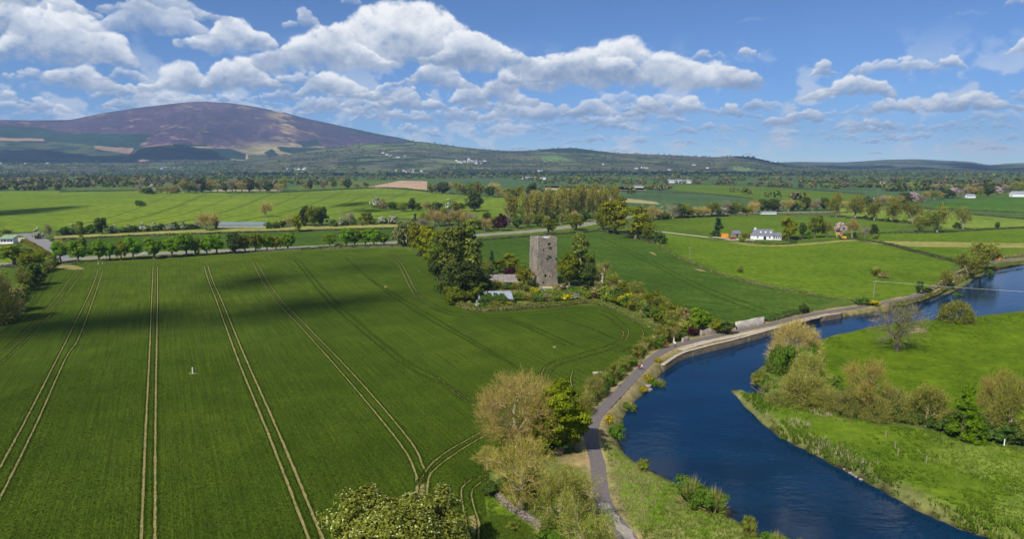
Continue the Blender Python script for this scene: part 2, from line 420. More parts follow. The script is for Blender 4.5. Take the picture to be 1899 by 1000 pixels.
def ribbon(pts, w, z, step=2.0, wob=0.0, rng=None):
    """flat strip along a line; w a number or a function of 0..1"""
    P = resample(pts, step); N = normals2(P); n = len(P)
    u = np.linspace(0, 1, n); W = np.array([w(t) for t in u]) if callable(w) else np.full(n, w)
    if wob: W = W * (1 + wob * (rng.random(n) - .5))
    A = P + N * W[:, None] / 2; B = P - N * W[:, None] / 2
    if wob:
        A += N * (rng.random((n, 1)) - .5) * wob * W[:, None] * .6; B += N * (rng.random((n, 1)) - .5) * wob * W[:, None] * .6
    V = np.zeros((2 * n, 3)); V[:n, :2] = A; V[n:, :2] = B; V[:, 2] = z
    i = np.arange(n - 1); Fq = np.stack([i + n, i + n + 1, i + 1, i], 1)
    return V, Fq
def join(parts):
    V = []; Fq = []; b = 0
    for v, f in parts: V.append(v); Fq.append(f + b); b += len(v)
    return np.concatenate(V), np.concatenate(Fq)

# ================================================================== THE SETTING
WL = -1.6                                                     # river level below the fields
near_bank = [(1560, 1075), (1480, 1030), (1420, 1000), (1360, 962), (1300, 932), (1250, 900), (1205, 874), (1165, 847), (1147, 828), (1150, 800), (1160, 768), (1185, 738),
             (1212, 712), (1232, 684), (1262, 668), (1300, 656), (1360, 641), (1420, 624), (1500, 601), (1560, 590), (1620, 580), (1668, 571), (1722, 556), (1772, 540), (1806, 520),
             (1836, 505), (1899, 491), (1990, 480), (2150, 468)]
far_bank = [(2150, 560), (1990, 574), (1899, 580), (1850, 585), (1790, 592), (1720, 597), (1660, 604), (1600, 613), (1545, 626), (1500, 640), (1455, 655), (1428, 672), (1402, 688), (1394, 700),
            (1408, 715), (1432, 727), (1470, 742), (1505, 752), (1528, 759), (1520, 766), (1482, 757), (1440, 745), (1400, 735), (1358, 722), (1366, 736), (1392, 765), (1425, 795),
            (1462, 820), (1500, 838), (1560, 869), (1620, 901), (1690, 941), (1760, 972), (1840, 1002), (1930, 1040), (2050, 1090)]
NB = smooth_line(GP(near_bank, WL), 5); FB = smooth_line(GP(far_bank, WL), 4)
RIVER = NB + FB
quay_px = [(1228, 690), (1262, 668), (1300, 656), (1360, 641), (1420, 624), (1500, 601), (1560, 590)]
QUAY = smooth_line(GP(quay_px, WL), 5)
path_px = [(1215, 1075), (1165, 1000), (1135, 960), (1118, 930), (1112, 900), (1108, 860), (1099, 828), (1097, 802), (1105, 775), (1130, 747), (1163, 713), (1188, 687), (1214, 662), (1250, 643),
           (1300, 630), (1370, 614), (1432, 601), (1500, 585), (1560, 575), (1610, 567), (1650, 560), (1700, 549), (1755, 525), (1790, 503), (1825, 490), (1899, 479), (2000, 470), (2150, 460)]
PATH = smooth_line(GP(path_px), 5)

def axis(lo, hi, step, a, b, g=1.13):
    c = list(np.arange(lo, hi + step * .5, step)); s = step
    while c[-1] < b: s *= g; c.append(c[-1] + s)
    s = step
    while c[0] > a: s *= g; c.insert(0, c[0] - s)
    return np.array(c)
gx = axis(-15, 330, 1.4, -14000, 14000); gy = axis(58, 400, 1.4, -600, 15000)
GX, GY = np.meshgrid(gx, gy)
rg = np.random.default_rng(3)
sd = dist_line(GX, GY, RIVER, True) * np.where(in_poly(GX, GY, RIVER), -1, 1)
qd = dist_line(GX, GY, QUAY)
jit = (fbm2(rg, len(gy), len(gx), 6, 3) - .5) * 2.0
sdj = sd + np.where(qd < 4, 0, jit * 1.1)
def bank_z(s):
    return np.where(s < 0, WL - 1.6 * smst(0, 4, -s), WL + (0 - WL) * smst(-.2, 2.6, s))
GZ = bank_z(sdj)
GZ = np.where((qd < 5) & (sd > .4), 0, GZ)
def ground_z(x, y):
    i = min(max(int(np.searchsorted(gx, x)) - 1, 0), len(gx) - 2); j = min(max(int(np.searchsorted(gy, y)) - 1, 0), len(gy) - 2)
    u = (x - gx[i]) / (gx[i + 1] - gx[i]); v = (y - gy[j]) / (gy[j + 1] - gy[j])
    return float((GZ[j, i] * (1 - u) + GZ[j, i + 1] * u) * (1 - v) + (GZ[j + 1, i] * (1 - u) + GZ[j + 1, i + 1] * u) * v)
# ground colours: what grows or lies there
def paint(C, mask, c, a=1.0):
    m = (mask * a)[..., None]; C[:] = C * (1 - m) + np.array(c) * m
C = np.zeros((*GX.shape, 3)); C[:] = (.080, .118, .022)
n1 = fbm2(rg, len(gy), len(gx), 30, 4); n2 = fbm2(rg, len(gy), len(gx), 9, 4); n3 = fbm2(rg, len(gy), len(gx), 5, 3)
far = smst(500, 900, np.hypot(GX, GY))
paint(C, far, (.065, .11, .035))
MEADOW = GP([(1420, 690), (1440, 660), (1510, 634), (1620, 607), (1700, 597), (1899, 581), (2200, 566), (2200, 790), (1899, 800), (1700, 745), (1560, 720), (1480, 700)])
SPIT = GP([(1358, 722), (1440, 742), (1530, 768), (1640, 790), (1760, 805), (1899, 835), (2200, 870), (2200, 1150), (1840, 1002), (1690, 941), (1560, 869), (1425, 795)])
BANKW = GP([(1100, 830), (1112, 780), (1160, 745), (1215, 690), (1235, 684), (1185, 738), (1150, 800), (1147, 828), (1205, 874), (1300, 932), (1420, 1000), (1560, 1075), (1230, 1085), (1175, 1000), (1125, 920)])
paint(C, in_poly(GX, GY, MEADOW), (.086, .138, .006)); 
sp = in_poly(GX, GY, SPIT)
paint(C, sp, (.103, .160, .012)); paint(C, sp & (n2 > .56), (.155, .205, .035), .8)
bw = in_poly(GX, GY, BANKW)
paint(C, bw, (.125, .20, .014)); paint(C, bw * smst(.54, .66, n2), (.26, .22, .10), .75)
pd = dist_line(GX, GY, PATH)
paint(C, (pd < 60) * (1 - smst(1.6, 3.6, pd + (n3 - .5) * 4)), (.30, .235, .125), .85)
strip = (sd > 0) * (sd < 7) * in_poly(GX, GY, GP([(1090, 800), (1160, 690), (1240, 640), (1420, 590), (1620, 560), (1640, 590), (1420, 640), (1260, 680), (1180, 760), (1150, 830)]))
paint(C, strip, (.30, .225, .11), .8)
near_w = (sd > -1) * (1 - smst(1.0, 3.2, sd + (n2 - .5) * 3)) * (sd < 8)
paint(C, near_w, (.16, .15, .065), .75)
paint(C, sd < .1, (.035, .028, .016))
TREEFEET = GP([(1440, 725), (1500, 735), (1560, 752), (1640, 770), (1760, 790), (1899, 815), (2150, 850), (2150, 800), (1899, 780), (1760, 758), (1640, 745), (1540, 722), (1480, 705)])
paint(C, in_poly(GX, GY, TREEFEET) * smst(.35, .5, n2), (.10, .085, .04), .85)
paint(C, in_poly(GX, GY, GP([(905, 905), (960, 985), (1010, 1060), (1130, 1060), (1105, 900), (1090, 830), (1000, 820), (920, 850)])) * smst(.4, .6, n2), (.17, .18, .05), .8)
paint(C, in_poly(GX, GY, GP([(900, 905), (930, 930), (960, 960), (990, 985), (1010, 1010), (1020, 1080), (905, 1080)])), (.120, .185, .016))
paint(C, in_poly(GX, GY, GP([(1040, 845), (1098, 838), (1102, 862), (1050, 870)])), (.32, .22, .12), .7)
paint(C, in_poly(GX, GY, GP([(1540, 722), (1600, 742), (1590, 752), (1530, 735)])), (.33, .24, .14), .8)
paint(C, in_poly(GX, GY, GP([(1690, 610), (1712, 608), (1716, 616), (1690, 618)])), (.34, .25, .15), .8)
paint(C, in_poly(GX, GY, GP([(880, 520), (1180, 520), (1250, 560), (1300, 600), (1240, 640), (1200, 600), (1120, 566), (1060, 566), (880, 574), (830, 560)])) * smst(.35, .6, n2), (.16, .15, .05), .7)
V = np.stack([GX, GY, GZ], -1).reshape(-1, 3)
i, j = np.meshgrid(np.arange(len(gx) - 1), np.arange(len(gy) - 1)); a = (j * len(gx) + i).ravel()
Q = np.stack([a, a + 1, a + 1 + len(gx), a + len(gx)], 1)
M_ground = m_attr('rough_grass', .6, .42, .05)
go = obj('ground', np_mesh('ground', V, Q, M_ground, cols=C.reshape(-1, 3), smooth=True)); go['kind'] = 'structure'

# river
def m_water():
    m, nt, out = nodes('river_water'); P = pos(nt)
    w1 = nz(nt, .32, 3, .5, mapv(nt, P, (1, 2.0, 1), R(25))); w2 = nz(nt, .045, 4, .6, mapv(nt, P, (1, 1.7, 1), R(25)))
    b = nt.nodes.new('ShaderNodeBsdfPrincipled')
    c = ramp(nt, w2.outputs[0], [(.35, (.0002, .014, .042)), (.65, (.0004, .022, .060))])
    nt.links.new(c.outputs[0], b.inputs['Base Color']); b.inputs['Roughness'].default_value = .09; b.inputs['IOR'].default_value = 1.33; b.inputs['Specular IOR Level'].default_value = .28
    k = nt.nodes.new('ShaderNodeBump'); k.inputs['Strength'].default_value = .32; k.inputs['Distance'].default_value = .40
    rf = ramp(nt, w2.outputs[0], [(.38, (.05, .05, .05)), (.62, (.20, .20, .20))]); nt.links.new(rf.outputs[0], k.inputs['Strength']); nt.links.new(w1.outputs[0], k.inputs['Height']); nt.links.new(k.outputs[0], b.inputs['Normal'])
    nt.links.new(b.outputs[0], out.inputs[0]); return m
xs = np.array([p[0] for p in RIVER]); ys = np.array([p[1] for p in RIVER])
wp = [(20, 40), (xs.max() - 5, 40), (xs.max() - 5, ys.max() - 2), (20, ys.max() - 2)]
sheet('river', wp, WL, m_water())

# ---------------- fields
row_a, row_b = gp(270, 800), gp(285, 500)
ROWH = math.atan2(row_b[0] - row_a[0], row_b[1] - row_a[1])     # heading of the drill rows, from the far-going y axis
M_wheat = m_field('winter_wheat', (.056, .092, .008), (.080, .116, .011), ROWH, 2.2, .010, 2.2, .8)
M_wheat2 = m_field('wheat_by_castle', (0.050, 0.092, 0.012), (0.067, 0.110, 0.015), R(-50), .8, .013, .5, .3)
M_past = m_field('river_pasture', (0.092, 0.151, 0.010), (0.115, 0.171, 0.013), 0, 0, .018, .35, .45, (.16, .19, .035), .66)
M_past2 = m_field('house_pasture', (0.086, 0.137, 0.013), (0.106, 0.158, 0.016), 0, 0, .012, .25, .3)
M_bright = m_field('young_barley', (.122, .182, .016), (.160, .215, .020), R(60), .25, .004, .12, .2)
M_teal = m_field('blue_green_crop', (0.063, 0.110, 0.045), (0.074, 0.124, 0.050), 0, 0, .006, .1, .2)
M_mid = m_field('mown_grass', (0.090, 0.135, 0.027), (0.113, 0.155, 0.031), 0, 0, .006, .12, .2)
M_brown = m_field('ploughed_soil', (.40, .27, .185), (.46, .32, .22), R(80), .2, .01, .2, .3)
M_tan = m_field('dry_stubble', (.33, .28, .155), (.38, .33, .18), R(80), .2, .01, .2, .3)
M_strip = m_field('worn_grass', (.24, .235, .065), (.29, .26, .085), 0, 0, .02, .3, .3)
M_yel = m_field('park_grass', (0.149, 0.211, 0.029), (0.180, 0.234, 0.036), 0, 0, .01, .2, .3)
wheat = GP([(-330, 830), (-150, 745), (0, 612), (60, 545), (96, 500), (120, 492), (250, 484), (400, 474), (560, 466), (690, 461), (752, 462), (782, 476), (814, 510), (834, 544), (856, 570),
            (900, 577), (1000, 571), (1090, 566), (1130, 569), (1180, 592), (1221, 616), (1208, 642), (1160, 672), (1112, 702), (1090, 722), (1086, 745), (1060, 790), (985, 850), (910, 872), (898, 915), (908, 1000), (914, 1120), (-330, 1200)])
WHEAT = wheat
sheet('wheat_field', wheat, .02, M_wheat)
castle_wheat = GP([(884, 448), (1000, 436), (1110, 430), (1150, 437), (1215, 453), (1262, 480), (1350, 515), (1450, 538), (1558, 554), (1510, 571), (1440, 588), (1366, 598), (1322, 591), (1240, 575), (1180, 552), (1130, 532), (1050, 522), (900, 502), (884, 472)])
sheet('wheat_field', castle_wheat, .02, M_wheat2)
past = GP([(1218, 430), (1320, 447), (1400, 452), (1480, 450), (1590, 447), (1690, 468), (1772, 487), (1755, 512), (1700, 542), (1640, 556), (1565, 555), (1455, 534), (1352, 511), (1264, 476), (1222, 452)])
sheet('pasture', past, .02, M_past)
up = GP([(1205, 424), (1213, 406), (1400, 400), (1545, 402), (1690, 416), (1660, 430), (1570, 434), (1480, 441), (1395, 447), (1320, 444), (1222, 430)])
sheet('pasture', up, .02, M_past2)
sheet('pasture', GP([(1485, 444), (1575, 435), (1650, 432), (1760, 430), (1899, 424), (2100, 420), (2100, 452), (1899, 450), (1700, 447), (1590, 445)]), .03, M_past)
sheet('worn_strip', GP([(1590, 446), (1700, 448), (1899, 451), (2100, 453), (2100, 463), (1899, 460), (1700, 458), (1625, 453)]), .03, M_strip)
sheet('pasture', GP([(1628, 455), (1700, 459), (1899, 461), (2100, 464), (2100, 470), (1899, 472), (1840, 476), (1775, 485), (1690, 466)]), .03, M_past)
sheet('pasture', GP([(1548, 398), (1690, 411), (1760, 425), (1899, 420), (2100, 416), (2100, 405), (1899, 405), (1800, 399), (1700, 387), (1560, 384)]), .02, M_yel)
sheet('pasture', GP([(1725, 386), (1899, 400), (2100, 402), (2100, 358), (1899, 364), (1800, 369), (1735, 376)]), .02, m_field('ley_grass', (0.056, 0.122, 0.016), (0.074, 0.140, 0.020), R(80), .3, .006, .15, .2))
big = GP([(-260, 353), (0, 355), (250, 353), (420, 358), (525, 355), (690, 348), (830, 358), (1000, 366), (1012, 380), (1005, 396), (900, 408), (735, 404), (600, 408), (560, 413), (420, 413), (260, 419), (100, 427), (-260, 444)])
sheet('barley_field', big, .02, M_bright)
sheet('crop_strip', GP([(90, 444), (240, 437), (420, 431), (600, 426), (738, 422), (738, 446), (640, 453), (540, 458), (400, 466), (250, 471), (118, 482), (96, 470)]), .02, M_wheat2)
sheet('worn_strip', GP([(100, 438), (260, 431), (420, 424), (600, 419), (738, 416), (738, 421), (600, 425), (420, 430), (240, 436), (100, 443)]), .03, M_strip)
sheet('garden_lawn', GP([(-60, 462), (28, 456), (60, 462), (88, 478), (92, 490), (-60, 492)]), .02, m_field('lawn', (0.117, 0.184, 0.016), (0.135, 0.203, 0.020)))
sheet('pasture', GP([(-300, 560), (-100, 505), (60, 495), (80, 500), (45, 545), (-20, 600), (-300, 740)]), .02, m_field('corner_grass', (0.059, 0.104, 0.013), (0.086, 0.126, 0.018)))
for nm, mt, pts in (
    ('stubble_field', M_tan, [(380, 355), (522, 356), (516, 352), (400, 352)]),
    ('ploughed_field', M_brown, [(682, 347), (792, 352), (792, 336), (742, 335)]),
    ('crop_field', M_teal, [(800, 339), (965, 346), (1120, 352), (1240, 353), (1120, 341), (962, 331), (835, 329)]),
    ('grass_field', M_mid, [(520, 353), (676, 347), (738, 334), (600, 334)]),
    ('grass_field', M_mid, [(110, 352), (320, 351), (310, 345), (130, 347)]),
    ('stubble_field', M_tan, [(1010, 352), (1120, 356), (1200, 354), (1185, 346), (1010, 345)]),
    ('stubble_field', M_tan, [(1030, 366), (1110, 372), (1225, 379), (1215, 374), (1120, 363), (1040, 357)]),
    ('crop_field', M_teal, [(1120, 361), (1240, 378), (1350, 378), (1395, 368), (1320, 360), (1252, 354), (1130, 353)]),
    ('grass_field', M_past2, [(1235, 351), (1320, 359), (1420, 372), (1560, 384), (1640, 377), (1600, 362), (1420, 347), (1260, 341)]),
    ('crop_field', M_teal, [(1430, 347), (1600, 361), (1680, 360), (1640, 348), (1480, 341)]),
    ('grass_field', M_yel, [(1655, 338), (1740, 345), (1880, 349), (1880, 345), (1740, 338)]),
    ('crop_field', M_teal, [(1680, 349), (1760, 357), (1880, 356), (1860, 351), (1740, 346)]),
    ('grass_field', M_past2, [(1000, 396), (1110, 400), (1200, 402), (1205, 388), (1120, 374), (1016, 368)]),
    ('grass_field', M_mid, [(-200, 351), (90, 351), (120, 345), (-200, 345)]),
    ('grass_field', M_mid, [(200, 343), (420, 344), (600, 333), (480, 331), (260, 336)]),
    ('grass_field', M_past2, [(1700, 357), (1800, 367), (1899, 362), (2000, 360), (2000, 352), (1899, 354)])):
    sheet(nm, GP(pts), .02, mt)

# wheel tracks through the crops: bare soil
M_soil = m_plain('track_soil', (.235, .20, .075), .95, .35, 1.2)
M_track = m_plain('pressed_crop', (.034, .056, .006), .95, .3, .8)
TRACKS = []
def pair(lines, w=.42):
    for l in lines: TRACKS.append((smooth_line(GP(l), 6), w * .8))
    return [ribbon(smooth_line(GP(l), 6), w * .72, .035, 1.5, .55, rg) for l in lines]
tr = []
tr += pair([[(143, 500), (128, 520), (97, 562), (50, 612), (0, 657), (-60, 705)], [(157, 500), (141, 522), (112, 562), (62, 618), (0, 676), (-60, 727)]])
tr += pair([[(182, 502), (168, 540), (134, 610), (109, 660), (50, 775), (0, 868), (-50, 960)], [(191, 502), (177, 545), (147, 625), (122, 665), (66, 790), (0, 925), (-40, 1005)]], .45)
tr += pair([[(284, 495), (281, 560), (277, 660), (270, 800), (262, 1000), (258, 1090)], [(292, 495), (292, 560), (290, 660), (288, 800), (287, 1000), (286, 1090)]], .5)
tr += pair([[(378, 493), (388, 525), (402, 560), (438, 660), (495, 800), (572, 1000), (606, 1090)], [(385, 493), (396, 525), (412, 560), (453, 660), (515, 800), (598, 1000), (635, 1090)]], .55)
tr += pair([[(468, 487), (500, 545), (560, 610), (640, 700), (735, 815), (767, 870), (773, 905), (768, 960)], [(476, 487), (512, 545), (575, 612), (655, 695), (755, 812), (784, 866), (788, 880), (773, 905)]], .45)
tr += pair([[(905, 796), (870, 815), (830, 838), (800, 862), (786, 880), (773, 900)], [(905, 806), (880, 820), (845, 842), (808, 870), (794, 892), (790, 960)]], .45)
tr += pair([[(720, 474), (737, 489), (748, 509), (762, 537), (776, 556), (802, 573)], [(730, 474), (746, 492), (757, 512), (768, 534), (784, 553), (812, 570)]], .4)
tr += pair([[(1145, 605), (1156, 618), (1148, 632), (1120, 645), (1060, 662), (1020, 675), (1006, 690), (1005, 702)], [(1158, 602), (1166, 616), (1158, 634), (1130, 650), (1070, 668), (1032, 680), (1018, 694), (1016, 704)]], .3)
tr += pair([[(1188, 608), (1193, 622), (1182, 640), (1150, 655)], [(1062, 688), (1058, 705), (1062, 722)]], .3)
tr += pair([[(905, 882), (880, 888), (862, 900), (855, 915), (862, 960), (870, 1000), (872, 1040)], [(905, 888), (886, 900), (874, 915), (880, 945), (888, 975), (884, 1040)]], .32)
tr += pair([[(820, 712), (850, 735), (884, 757)], [(812, 700), (838, 722), (870, 742)]], .3)
V, Q = join(tr); BARE_TRACKS = list(TRACKS)
wt = obj('wheel_tracks', np_mesh('wheel_tracks', V, Q, M_soil)); wt['kind'] = 'structure'
fa = []
fa += pair([[(546, 482), (600, 550), (690, 632), (760, 685), (820, 712)], [(554, 482), (612, 550), (704, 632), (770, 680), (812, 700)]], .4)
fa += pair([[(640, 477), (700, 530), (790, 590), (880, 640), (970, 690)], [(690, 520), (780, 575), (870, 628), (955, 678)]], .4)
fa += pair([[(802, 573), (838, 585), (920, 590), (1000, 584), (1080, 577), (1120, 585), (1145, 605)], [(812, 570), (845, 580), (920, 585), (1000, 579), (1080, 572), (1130, 582), (1158, 602)]], .5)
fa += pair([[(930, 590), (985, 612), (1050, 642)], [(940, 589), (1000, 612), (1062, 640)], [(1030, 590), (1100, 612), (1140, 630)]], .4)
fa += pair([[(1000, 452), (1060, 490), (1150, 540), (1240, 572)], [(1110, 440), (1200, 480), (1300, 530), (1420, 575)], [(1112, 447), (1195, 484), (1290, 534), (1400, 578)], [(1170, 535), (1230, 556), (1310, 580)], [(1160, 540), (1220, 562), (1300, 585)], [(900, 462), (950, 480), (1000, 500)]], .45)
fa += pair([[(75, 528), (60, 560), (20, 595)], [(100, 505), (82, 540), (40, 590), (0, 620)]], .35)
CROP_TRACKS = list(TRACKS)
for k in range(11):
    x = 300 + k * 62; fa += pair([[(x - 190, 425 - k * 2.2), (x - 60, 392 - k), (x + 25, 357 - k * .4)]], 2.0)
    if k % 2: fa += pair([[(x - 184, 425 - k * 2.2), (x - 54, 392 - k), (x + 30, 357 - k * .4)]], 1.6)
V, Q = join(fa)
ft = obj('pressed_tracks', np_mesh('pressed_tracks', V, Q, M_track)); ft['kind'] = 'structure'
fa = []
for pts in ([(205, 0)],):
    pass
for (x, y, w) in ((1095, 0, 0),): pass
bare = [GP(p) for p in ([(1203, 467), (1211, 468), (1219, 475), (1213, 473)], [(1286, 498), (1300, 500), (1312, 504), (1298, 503)], [(100, 494), (118, 490), (140, 493), (158, 499), (140, 501), (110, 498)], [(768, 905), (776, 898), (792, 900), (790, 930), (770, 930)],
                        [(868, 960), (884, 955), (892, 975), (880, 995), (870, 985)], [(1024, 643), (1030, 642), (1032, 646), (1026, 646)], [(712, 531), (716, 530), (717, 534), (713, 534)])]
for p in bare: sheet('bare_soil', p, .04, M_soil)

# ---------------- roads and path
M_asph = m_plain('road_asphalt', (.21, .20, .20), .85, .14, 1.0)
M_pathm = m_plain('path_asphalt', (.145, .125, .120), .9, .16, 1.5)
M_gravel = m_plain('path_gravel', (.30, .26, .22), .95, .25, 3)
M_cream = m_plain('pale_gravel', (.42, .36, .28), .95, .2, 3); M_rock = m_plain('grey_rock', (.27, .24, .20), .95, .35, 2)
V, Q = ribbon(PATH, 2.55, .05, 1.5)
po = obj('path', np_mesh('path', V, Q, M_pathm)); po['kind'] = 'structure'
V, Q = ribbon(smooth_line(GP([(1262, 650), (1300, 637), (1370, 622), (1432, 609), (1500, 592), (1540, 583)]), 5), 2.2, .05, 1.5, .25, rg)
po = obj('quay_edge', np_mesh('quay_edge', V, Q, M_cream)); po['kind'] = 'structure'
V, Q = ribbon(smooth_line(GP([(1120, 935), (1142, 968), (1172, 1005), (1222, 1080)]), 5), 1.5, .058, .8, .6, rg)
po = obj('worn_path', np_mesh('worn_path', V, Q, M_gravel)); po['kind'] = 'structure'
ROAD = smooth_line(GP([(-200, 498), (-40, 493), (50, 488), (110, 483), (250, 472.5), (400, 466), (540, 460), (640, 455.5), (735, 450), (800, 444), (890, 436), (960, 431), (1030, 424), (1092, 415), (1150, 404), (1250, 399), (1400, 394), (1540, 393.5), (1700, 386)]), 5)
V, Q = ribbon(ROAD, 9.5, .045, 4)
ro = obj('road', np_mesh('road', V, Q, M_asph)); ro['kind'] = 'structure'
V, Q = ribbon(ROAD, 16, .03, 4, .2, rg)
ro = obj('road_verge', np_mesh('road_verge', V, Q, M_strip)); ro['kind'] = 'structure'
P = resample(ROAD, 1.0); dash = []
M_paint = m_plain('road_paint', (.7, .7, .68), .7, .1)
for k in range(0, len(P) - 4, 9):
    if P[k][1] < 700: dash.append(ribbon(P[k:k + 4], .14, .051, 1.0))
for s in (-1, 1):
    PP = resample(ROAD, 5); N_ = normals2(PP); dash.append(ribbon(PP + N_ * 3.7 * s, .14, .051, 5))
V, Q = join(dash); ro = obj('road_markings', np_mesh('road_markings', V, Q, M_paint)); ro['kind'] = 'structure'
for nm, pts, w, mt in (('farm_lane', [(1215, 428.5), (1260, 434), (1320, 441), (1360, 446)], 4, M_cream), ('house_yard', [(1318, 440), (1345, 443), (1400, 446)], 9, M_cream),
                       ('dirt_track', [(1358, 449), (1400, 455), (1450, 456), (1520, 451), (1560, 447), (1592, 446)], 7, M_strip), ('driveway', [(36, 434), (58, 437), (78, 450), (98, 466), (112, 482)], 10, M_asph), ('farm_lane', [(-60, 455), (0, 453), (26, 450), (40, 441)], 5, M_cream)):
    V, Q = ribbon(smooth_line(GP(pts), 5), w, .046, 3, .12, rg); o = obj(nm, np_mesh(nm, V, Q, mt)); o['kind'] = 'structure'

# ---------------- mountain and hills
SKY_L = [(-300, 232), (-150, 228), (0, 222), (60, 223), (130, 222), (200, 208), (260, 199), (320, 192), (350, 189), (380, 188), (430, 191), (480, 199), (530, 209), (570, 220), (600, 226), (640, 235), (700, 248), (740, 255), (772, 263), (800, 274), (840, 290), (880, 303)]
HILL_L = [(-300, 304), (0, 303), (300, 302), (460, 297), (540, 286), (600, 276), (680, 266), (770, 262), (800, 265), (850, 272), (900, 277), (940, 280), (985, 279), (1015, 276), (1065, 274), (1110, 280), (1150, 284), (1200, 286), (1260, 288), (1300, 291), (1340, 291), (1365, 289), (1391, 291), (1420, 297), (1440, 303), (1470, 308), (1560, 314), (1899, 318), (2200, 318)]
RIDGE_R = [(1300, 305), (1380, 303), (1440, 301), (1480, 300), (1560, 301), (1600, 299), (1640, 296), (1700, 295), (1760, 298), (1800, 300), (1835, 306), (1870, 303), (1899, 302), (2050, 296), (2200, 298)]
def ridge(name, line, r0, r1, rback, nr, shape, colf, mat, rough, seed, naz=900):
    """a range of hills: foot at r0, crest at r1, falling away behind"""
    px = np.linspace(line[0][0], line[-1][0], naz)
    py = np.interp(px, [p[0] for p in line], [p[1] for p in line])
    k = np.ones(9) / 9; py[4:-4] = np.convolve(py, k, 'valid')
    aez = np.array([azel(a, b) for a, b in zip(px, py)])
    az = np.radians(aez[:, 0]); te = np.tan(np.radians(aez[:, 1]))
    R1 = r1(px) if callable(r1) else np.full(naz, r1)
    zr = CH + R1 * te
    s = np.linspace(0, 1, nr); rs = np.random.default_rng(seed)
    nn = fbm2(rs, nr, naz, nr / 3, 5, .55, naz / nr * .35); n2_ = fbm2(rs, nr, naz, nr / 8, 5, .6, naz / nr * .3)
    rows = []; cols = []
    for q, t in enumerate(s):
        rr = r0 + (R1 - r0) * t
        z = (zr + 4) * shape(t) - 4 + (nn[q] - .5) * rough * math.sin(math.pi * min(1, t * 1.05)) * (zr / max(zr.max(), 1))
        rows.append(np.stack([rr * np.sin(az), rr * np.cos(az), z], 1))
    for t in np.linspace(.15, 1, 6):
        rr = R1 + (rback - R1) * t; rows.append(np.stack([rr * np.sin(az), rr * np.cos(az), (zr + 4) * (1 - t) ** 1.3 - 4], 1))
    V = np.array(rows); nq = V.shape[0]
    # where each piece of ground stands, as seen from the air, decides what grows on it
    d = V[..., 1] * CP + (CH - V[..., 2]) * SP
    PX = 949.5 + F * V[..., 0] / d; PY = 500 - F * (V[..., 1] * SP + (V[..., 2] - CH) * CP) / d
    NN = np.concatenate([nn, np.repeat(nn[-1:], nq - nr, 0)]); N2 = np.concatenate([n2_, np.repeat(n2_[-1:], nq - nr, 0)])
    Cc = colf(PX, PY, NN, N2, rs)
    i, j = np.meshgrid(np.arange(naz - 1), np.arange(nq - 1)); a = (j * naz + i).ravel()
    Q = np.stack([a, a + 1, a + 1 + naz, a + naz], 1)
    o = obj(name, np_mesh(name, V.reshape(-1, 3), Q, mat, cols=Cc.reshape(-1, 3), smooth=True)); o['kind'] = 'structure'
    return V, zr
def L3(C_, m, c): C_[:] = C_ * (1 - m[..., None]) + np.array(c) * m[..., None]
HEATH, HEATH2, GRASSY, CLEAR, CON, WOOD, GREENF = (.062, .044, .076), (.088, .058, .086), (.30, .235, .13), (.27, .185, .13), (.020, .045, .032), (.070, .088, .040), (.105, .165, .055)
